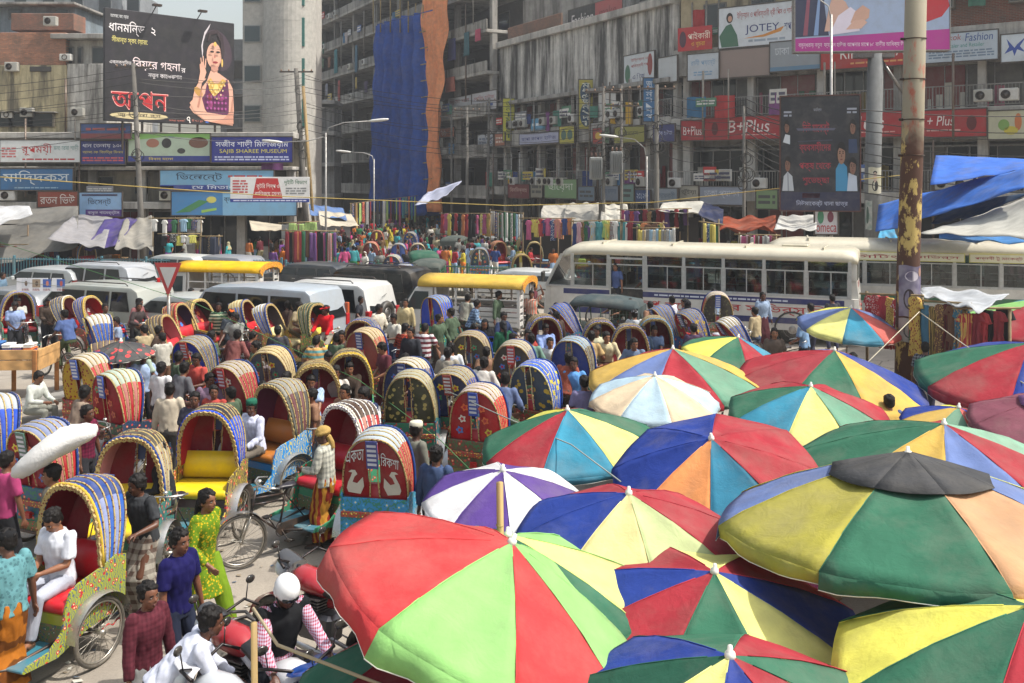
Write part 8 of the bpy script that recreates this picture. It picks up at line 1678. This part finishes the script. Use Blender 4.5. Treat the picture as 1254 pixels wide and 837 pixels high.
person(st(330,431,1.66),dg_(100),'push','man in a pale checked shirt pushing from behind',('long','#b0a8a8','#8c7c80','check',18),('lungi','#4c4c54'))
person(st(387,410,1.68),dg_(95),'push','man in an orange, grey and teal striped T-shirt, back turned',('short','#c09458','#5c8c8c','hstripe',9),('lungi','#4c3c34'))
person(st(340,408,1.5),dg_(100),'stand','man whose dark head shows above the cream hood',('short','#3a3a40'))
person(st(400,374,1.76),dg_(-110),'rides','rickshaw driver in a scarlet shirt and red cap',('long','#c01420'),('lungi','#8a8478'),cap=('cap','#b01820'),skin='#4a2e22')
person(st(289,383,1.76),dg_(-100),'rides','rickshaw driver in a grey shirt and maroon lungi',('short','#8a8a84'),('lungi','#4c1c28'))
person(st(268,371,1.66),dg_(-80),'stand','man in a dark green and cream striped polo shirt',('short','#3c5a48','#b8c0a0','hstripe',11),(T_,'#2c4a40'))
person(st(283,380,1.64),dg_(120),'stand','man with an orange cap turned away',('short','#3a4048'),cap=('cap','#d8662c'))
person(st(84,379,1.76),dg_(150),'ride','cyclist in a slate blue shirt and olive shorts',('short','#4a5c88'),(T_,'#4c5438'),hair='short')
cy=st(84,379,1.76);bicycle((cy[0]-.35,cy[1]+.1),dg_(150),'black bicycle ridden by the cyclist in slate blue')
person(st(59,365,1.64),dg_(-50),'stand3','man in a brown shirt talking behind the vendor table',('long','#4c4038'))
person(st(74,360,1.66),dg_(200),'standb','man in a white shirt talking to the man in brown',('long','#c0bcb8'))
person(st(19,371,1.62),dg_(-60),'stand3','vendor in a pale blue shirt sorting clothes',('short','#8a9cc4'),skin='#4a2e22')
person(st(2,336,1.6),dg_(0),'stand','man in faded blue at the far left edge',('short','#5c7488'))
person(st(5,560,1.6),dg_(60),'stand','person in a magenta shirt cut by the left edge',('short','#a03c68'))
p=gp(38,456,1.22);person((p.x,p.y),dg_(-10),'low','man in a loose white shirt sitting at the concrete bench',('long','#c4c8c0'),(T_,'#8a8a80'))
p=st(166,369,1.66);person(p,dg_(-20),'push','man in a dark shirt and pink scarf leaning on a bicycle',('long','#3c3434'),(T_,'#2c2c30'));bicycle((p[0]+.9,p[1]-.2),dg_(-10),'bicycle loaded with a pink cloth beside the yield sign')
for a in[(493,397,1.64,60,'push','man in an orange and black checked shirt',('long','#a83c24','#3c1c18','check',16),0),(519,398,1.62,80,'push','man in a white shirt with maroon stripes',('short','#c0bcbc','#6a3038','hstripe',9),0),(497,366,1.66,-95,'stand','man in a cream knitted vest over blue sleeves',('long','#b8a880'),0),(456,345,1.68,-85,'stand','man in a charcoal shirt standing by the spare wheel',('long','#383640'),0),(462,375,1.62,-40,'standb','man in an ivory shirt below the charcoal one',('long','#c0b8a8'),0),(577,366,1.76,10,'ride','man in a blue checked shirt riding past the passenger truck',('long','#7c94b0','#2c3c54','check',14),0),(594,395,1.56,-80,'stand3','woman in black holding a bright blue bag',('kameez','#1c1c20'),1),(617,400,1.54,120,'stand','dark haired woman in a bottle green dress',('kameez','#1c5038'),1),(553,422,1.64,100,'stand','man in a clean white shirt with dark hair seen from behind',('short','#c8ccd0'),0),(548,436,1.5,90,'stand','man bowed beside the clean white shirt',('short','#8a8478'),0),(606,455,1.35,170,'bend','man in a salmon pink shirt bending forward',('long','#c87c70'),0),(651,356,1.66,-95,'arm','man in an orange striped shirt raising his arm',('short','#c8806c','#b0b0a0','vstripe',14),0),(681,374,1.6,-90,'stand','man in a navy top beside the auto rickshaw',('short','#2c3c5c'),0),(703,438,1.66,-100,'stand','man in a sky blue shirt by the royal blue back',('short','#5c94d0'),0),(716,461,1.66,100,'stand','man in a lilac grey shirt facing away near the peach umbrella',('short','#7c789c'),0),(730,402,1.7,-80,'rides','driver in a cream shirt and olive scarf',('long','#b8b498'),0),(777,380,1.66,80,'stand','man with a grey cap and pale shirt',('short','#b0b4b8'),0),(786,403,1.6,-80,'stand','man in a slate shirt before the green arch',('short','#3c4c60'),0),(825,363,1.76,150,'rides','man in a white shirt holding his face before the red letters',('long','#c0c4cc'),0),(843,368,1.66,140,'stand','woman in a dark scarf beside the patterned hood',('kameez','#3c3c40'),1),(850,400,1.6,100,'stand','man in a plum shirt seen from behind at the umbrellas',('short','#4c3c54'),0),(948,404,1.62,-95,'stand','man whose face shows between the umbrellas',('short','#5c5048'),0),(994,373,1.64,120,'stand','man in pale blue beside the bus wheel',('short','#8ca4c0'),0),(985,388,1.64,140,'stand3','man in a sky shirt left of the coral umbrella',('short','#7c9cc0'),0),(1020,362,1.64,100,'stand','dark haired man close to the bus rear',('short','#3c3c44'),0),(1133,420,1.66,60,'stand','man in a black and white checked shirt by the dress stall',('short','#26282c','#8a8c90','check',16),0),(1152,402,1.6,-120,'stand3','vendor in a grey shirt sorting clothes under the plastic',('long','#4c4c48'),0),(1090,497,1.5,90,'stand','person in a dotted navy shirt between umbrellas',('short','#4c587c','#8a90a8','floral',24),0),(1055,440,1.35,100,'bend','man bending with pinkish hands behind the golden umbrella',('short','#5c4c4c'),0),(412,452,1.6,-90,'stand','man glimpsed behind the gold arch in white',('short','#c8c0b8'),0),(128,375,1.6,-40,'stand','boy in olive by the tipped hoods',('short','#5c5c48'),0),(310,362,1.6,170,'stand','man in dark blue by the microbus door',('short','#2c3450'),0),(233,352,1.7,-20,'stand','man in a plum checked shirt on the passenger truck step',('long','#4c3038','#6a4850','check',12),0)]:
 person(st(a[0],a[1],a[2]),dg_(a[3]),a[4],a[5],a[6],(('shalwar' if a[7]else(T_ if len(a[5])%2 else 'lungi')),['#2c2c34','#4c4a44','#3c3c50','#5c5248','#22242c'][len(a[5])%5]),('hijab' if a[7]and 'hair' not in a[5]else 'long' if a[7]else 'short'),'mid',cap=('cap','#8a8c90')if 'grey cap' in a[5]else None,haircol='#1c1c20' if a[7]else None)
seat(36,'man in a light blue shirt sitting in the red padded rickshaw',('long','#8498c8'),(T_,'#6a7494'),'sit');seat(23,'man sitting under the blue and gold arch',('short','#a8a8a0'));seat(38,'man in dusty blue under the green and gold arch',('short','#50607c'))
for i,c_,lw,lab in((8,'#b0a890','#5c4c44','puller of the olive flowered rickshaw'),(9,'#5c6a8c','#4c5c44','puller ahead of the scarlet backed rickshaw'),(10,'#8c4c3c','#5c5c54','puller of the peacock rickshaw'),(11,'#c0bcb4','#3c4c5c','puller of the navy backed rickshaw'),(13,'#6a8a7c','#5c4c3c','puller of the dusty dark rickshaw'),(14,'#b89c6c','#3c3c4c','puller of the royal blue rickshaw'),(15,'#5c5c60','#6a3c3c','puller of the big red backed rickshaw'),(16,'#9cac9c','#4c4c3c','puller of the golden backed rickshaw'),(17,'#7c4c48','#5c5c60','puller of the ultramarine rickshaw'),(33,'#4c3c38','#5c5c4c','puller of the blue rimmed rickshaw'),(35,'#8c8c80','#4c5c4c','puller of the cobalt rickshaw'),(25,'#8c5c5c','#4c4c48','puller in front of the tailgate'),(30,'#9a8c70','#4c4438','puller below the microbus'),(37,'#c0b490','#5c3c34','puller of the grey lined rickshaw'),(42,'#7c8c9c','#4c4438','puller of the black backed rickshaw'),(22,'#8c7c6c','#4c4c50','puller at the left edge'),(46,'#64748c','#4c4038','puller squeezed in the middle')):
 ride(i,lab+' in a %s shirt'%{'#b':'sandy','#5':'greyish','#8':'muted','#c':'pale','#6':'green grey','#9':'faded','#7':'dull','#4':'dark'}[c_[:2]],(('short','long')[i%2],c_),('lungi',lw),q='mid')
 # props they carry
p=st(594,395,1.56);q=Vector((p[0]+.15,p[1]-.42,.72));m=MB();m.loft([[(x*w_,.07*cos(x*1.2)*s_,z)for x,s_ in((-1,1),(0,1),(1,1),(1,-1),(0,-1),(-1,-1))]for z,w_ in((0,.20),(.2,.22),(.42,.17))]);
for s in(-1,1):m.tube([(-.08,.03*s,.40),(-.06,.03*s,.55),(.06,.03*s,.55),(.08,.03*s,.40)],.008,5)
o=m.build('shopping_bag',M('cloth','#1f4cc0'),None);o.location=q;tag(o,'bright blue shopping bag held by the woman in black','bag')
a=gp(68,560,1.75);m=MB();R__=[]
for i in range(11):t_=i/10;w_=.25*sin(pi*min(.97,max(.03,t_*.96+.02)))**.4;R__.append([((t_-.5)*1.0,w_*cos(2*pi*j/14),w_*.62*sin(2*pi*j/14)+.16*sin((t_-.3)*2.4)+.012*sin(t_*23+j*2.1)+.012*sin(t_*9+j))for j in range(14)])
m.loft(R__);o=m.build('sack',M('canvas','#d8d6d2',dirt=.08),None);o.location=(a.x,a.y,1.80);o.rotation_euler=(0,radians(-12),radians(12));tag(o,'plump white sack carried on a head before the red hood','sack')
person((a.x,a.y+.0),dg_(200),'stand','porter beneath the white sack, bent arms in grey',('short','#6a665e'),('lungi','#4c4840'),sc=1.0)
umbrella(148,418,32,1.95,'KK','black umbrella with red dots held up among the left rickshaws',.2,(dg_(6),0),R=.62,val=.02,cut=1)
m=MB();p=gp(881,412,1.0);m.tube([(p.x,p.y,.72),(p.x,p.y,1.02)],.17,16);o=m.build('bucket',M('plastic','#8c90b4'),None);m=MB();m.tube([(p.x,p.y,1.02),(p.x,p.y,1.07)],.18,16);l_=m.build('lid',M('plastic','#c8c8d0'),o);tag(o,'lilac plastic bucket with a white lid among the rickshaws','bucket')
# passengers seen through the bus windows
def inbus(bx,rz,xs,z=.93):
 for i,(x,c_)in enumerate(xs):M_=Matrix.Translation((bx[0],bx[1],0))@rotz(rz);q=M_@Vector((x,.62,0));person((q.x,q.y),rz,'sit','passenger in %s, %s'%c_[1:],('short',c_[0]),q='far',z=z-.43,group='bus passengers')
inbus((6.15,31.0),HB,[(-3.0,('#b08c98','dusty pink','lettered bus, near the rear')),(-1.2,('#8c1c2c','maroon','lettered bus, rear half')),(.6,('#a8b8b0','pale green','lettered bus, middle')),(1.6,('#9ca8b8','pale blue','lettered bus, near the door'))])
inbus((13.9,32.4),HB+.1,[(-3.6,('#8c3c60','magenta','bus with name boards, by the big window')),(1.6,('#9cb4d4','light blue','bus with name boards, behind the pole')),(-.6,('#c8c4bc','white','bus with name boards, middle'))])
q=Matrix.Translation((6.15,31.0,0))@rotz(HB)@Vector((2.5,1.05,0));person((q.x,q.y),HB+1.3,'stand','conductor in a blue shirt standing in the bus doorway',('short','#4c5c88'),z=.62);
# ================================================================ the crowd down the street and along the stalls
cr=random.Random(11);CN=[('#b3202c','red'),('#c8c4ba','white'),('#23407f','blue'),('#2f6f46','green'),('#1e1d20','black'),('#c2477c','pink'),('#3a9aa0','turquoise'),('#6d3f84','violet'),('#c8702c','orange'),('#8fa8c2','pale blue'),('#6a5238','brown'),('#8a8a84','grey'),('#701c2c','maroon'),('#b8a83c','yellow'),('#a8a080','beige')]
zones=[('just beyond the divider railing',330,560,338,350,24,0),('at the street mouth',400,700,322,345,46,0),('around the far rickshaws',440,680,300,322,46,1),('along the bus side stalls',690,960,318,335,22,0),('by the railing gap',560,690,318,333,20,0),('in the side street',430,600,280,312,64,1),('deep in the street',420,620,258,280,60,1),('beside the scarf rack',398,452,305,330,20,0),('at the corner stalls',600,700,280,305,34,1),('by the middle stall',700,900,300,318,26,1),('under the low block',235,350,318,332,16,0),('under the left tarpaulins',0,235,318,330,14,1),('by the yellow boards',880,1000,318,328,6,0)]
CV=[[],[],[],[],{}]
def crowd_add(ms,mx):
 for me,mt in ms:
  if mt not in CV[4]:CV[4][mt]=len(CV[4])
  n=len(me.vertices);co=np.empty(n*3,'f');me.vertices.foreach_get('co',co);co=co.reshape(-1,3)@np.array(mx.to_3x3()).T+np.array(mx.translation);o0=sum(len(c)for c in CV[0]);CV[0].append(co)
  nl=len(me.loops);li=np.empty(nl,'i');me.loops.foreach_get('vertex_index',li);tot=np.empty(len(me.polygons),'i');me.polygons.foreach_get('loop_total',tot);CV[1].append(li+o0);CV[2].append(tot);CV[3].append(np.full(len(tot),CV[4][mt],'i'))
used=set()
for zn,x0,x1,y0,y1,n,far_ in zones:
 for i in range(n):
  px=x0+(x1-x0)*(i+cr.random())/n;py=cr.uniform(y0,y1);p=gp(px,py)
  fem=cr.random()<.38;po=cr.choice(['stand','walk','walk2','standb','stand3']);c1=cr.choice(CN);c2=cr.choice(CN)
  for _ in range(60):
   key=(zn,fem,c1[1],c2[1])
   if key not in used:break
   c1=cr.choice(CN);c2=cr.choice(CN)
  used.add(key)
  if far_:
   d_=person_meshes(po,'kameez' if fem else 'short','shalwar' if fem else cr.choice([T_,'lungi']),'hijab' if fem and cr.random()<.5 else('long' if fem else 'short'),.03)
   crowd_add([(d_['body'],M('skin',cr.choice(SKINS))),(d_['shirt'],M('shirt',c1[0])),(d_['lower'],M('cloth',c2[0])),(d_['hair'],M('hair','#100c0a'))],Matrix.Translation((p.x,p.y,0))@rotz(cr.uniform(0,6.28))@Matrix.Scale(cr.uniform(.93,1.03),4))
   continue
  if fem:hj=cr.random()<.6;person((p.x,p.y),cr.uniform(0,6.28),po,'woman in a %s dress with %s %s, %s'%(c1[1],c2[1],'headscarf' if hj else 'trousers',zn),('kameez',c1[0]),('shalwar',c2[0]),'hijab' if hj else 'long','far',haircol=c2[0]if hj else None,sc=.94,group='shoppers in the crowd')
  else:lw=cr.choice([T_,T_,'lungi']);c1=(tuple(x*.75+.02 for x in lin(c1[0])),c1[1]);person((p.x,p.y),cr.uniform(0,6.28),po,'man in a %s shirt and %s %s, %s'%(c1[1],c2[1],lw,zn),(cr.choice(['short','long']),c1[0]),(lw,c2[0]),'short','far',group='shoppers in the crowd',sc=cr.uniform(.95,1.04))
me=bpy.data.meshes.new('crowd');co=np.concatenate(CV[0]);li=np.concatenate(CV[1]);tot=np.concatenate(CV[2]);me.vertices.add(len(co));me.vertices.foreach_set('co',co.astype('f').ravel());me.loops.add(len(li));me.loops.foreach_set('vertex_index',li);me.polygons.add(len(tot));me.polygons.foreach_set('loop_start',np.concatenate([[0],np.cumsum(tot)[:-1]]).astype('i'));me.polygons.foreach_set('loop_total',tot)
for mt in CV[4]:me.materials.append(mt)
me.polygons.foreach_set('material_index',np.concatenate(CV[3]));me.polygons.foreach_set('use_smooth',[True]*len(tot));me.update(calc_edges=True);tag(link('crowd',me),'dense far crowd of shoppers filling the side street and the stall fronts','crowd',kind='stuff')
MU=[('#b8b4a8','cream'),('#c4c4c4','white'),('#5a6a88','slate blue'),('#6a665e','grey'),('#4a3c34','brown'),('#2c2e34','black'),('#8a9cb4','pale blue'),('#5c2c34','maroon'),('#4c5c48','olive'),('#a89878','beige'),('#283454','navy'),('#8c6a54','tan'),('#a8443c','brick red')]
# pedestrians threading between the rickshaws
for zn,x0,x1,y0,y1,n in[('between the left rickshaws',125,260,430,560,9),('between the middle rickshaws',260,460,425,600,16),('between the centre rickshaws',460,690,425,540,16),('near the vehicles',100,690,405,430,12),('near the bus',690,960,425,455,8)]:
 for i in range(n):
  px=x0+(x1-x0)*(i+cr.random())/n;p=gp(px,cr.uniform(y0,y1));c1=cr.choice(MU);c2=cr.choice(MU)
  for _ in range(60):
   if(zn,c1[1],c2[1])not in used:break
   c1=cr.choice(MU);c2=cr.choice(MU)
  used.add((zn,c1[1],c2[1]));lw=cr.choice([T_,'lungi']);dk=tuple(x*.6 for x in lin(c2[0]))
  if min(((o_.location.x-p.x)**2+(o_.location.y-p.y)**2)**.5 for o_ in R_.values())<.62:continue
  person((p.x,p.y),cr.uniform(0,6.28),cr.choice(['stand','walk','walk2','standb','stand3','push']),'man in a %s shirt and dark %s %s, %s'%(c1[1],c2[1],lw,zn),(cr.choice(['short','long']),c1[0]),(lw,dk),'short','mid',group='pedestrians among the rickshaws',sc=cr.uniform(.94,1.03))
m=MB();lr=random.Random(9)
for i in range(420):
 p=gp(lr.uniform(60,720),lr.uniform(430,850));a=lr.uniform(0,6.28);w_=lr.uniform(.02,.07);h_=w_*lr.uniform(.4,1);z=.006
 m.add([(p.x+cos(a+q)*w_,p.y+sin(a+q)*h_,z+lr.uniform(0,.02))for q in(0,1.6,3.1,4.7)],[(0,1,2,3)],lr.randrange(3))
tag(m.build('litter',[M('vinyl','#c8c4b8'),M('vinyl','#8a7c68'),M('vinyl','#5a6a7c')]),'scraps of paper and leaves trodden into the road','litter',kind='stuff')
# ================================================================ the dusty city air
m=MB();m.box(-130,-8,-1,130,190,46);hz=m.build('haze',None);hm=bpy.data.materials.new('haze');hm.use_nodes=True;ht=hm.node_tree;ht.nodes.remove(ht.nodes['Principled BSDF'])
pv=ht.nodes.new('ShaderNodeVolumePrincipled');pv.inputs['Density'].default_value=0.0010;pv.inputs['Color'].default_value=(.86,.88,.9,1);pv.inputs['Anisotropy'].default_value=.3;ht.links.new(pv.outputs[0],ht.nodes['Material Output'].inputs['Volume'])
hz.data.materials.clear();hz.data.materials.append(hm);tag(hz,kind='stuff')
bpy.data.scenes.remove(TMP)
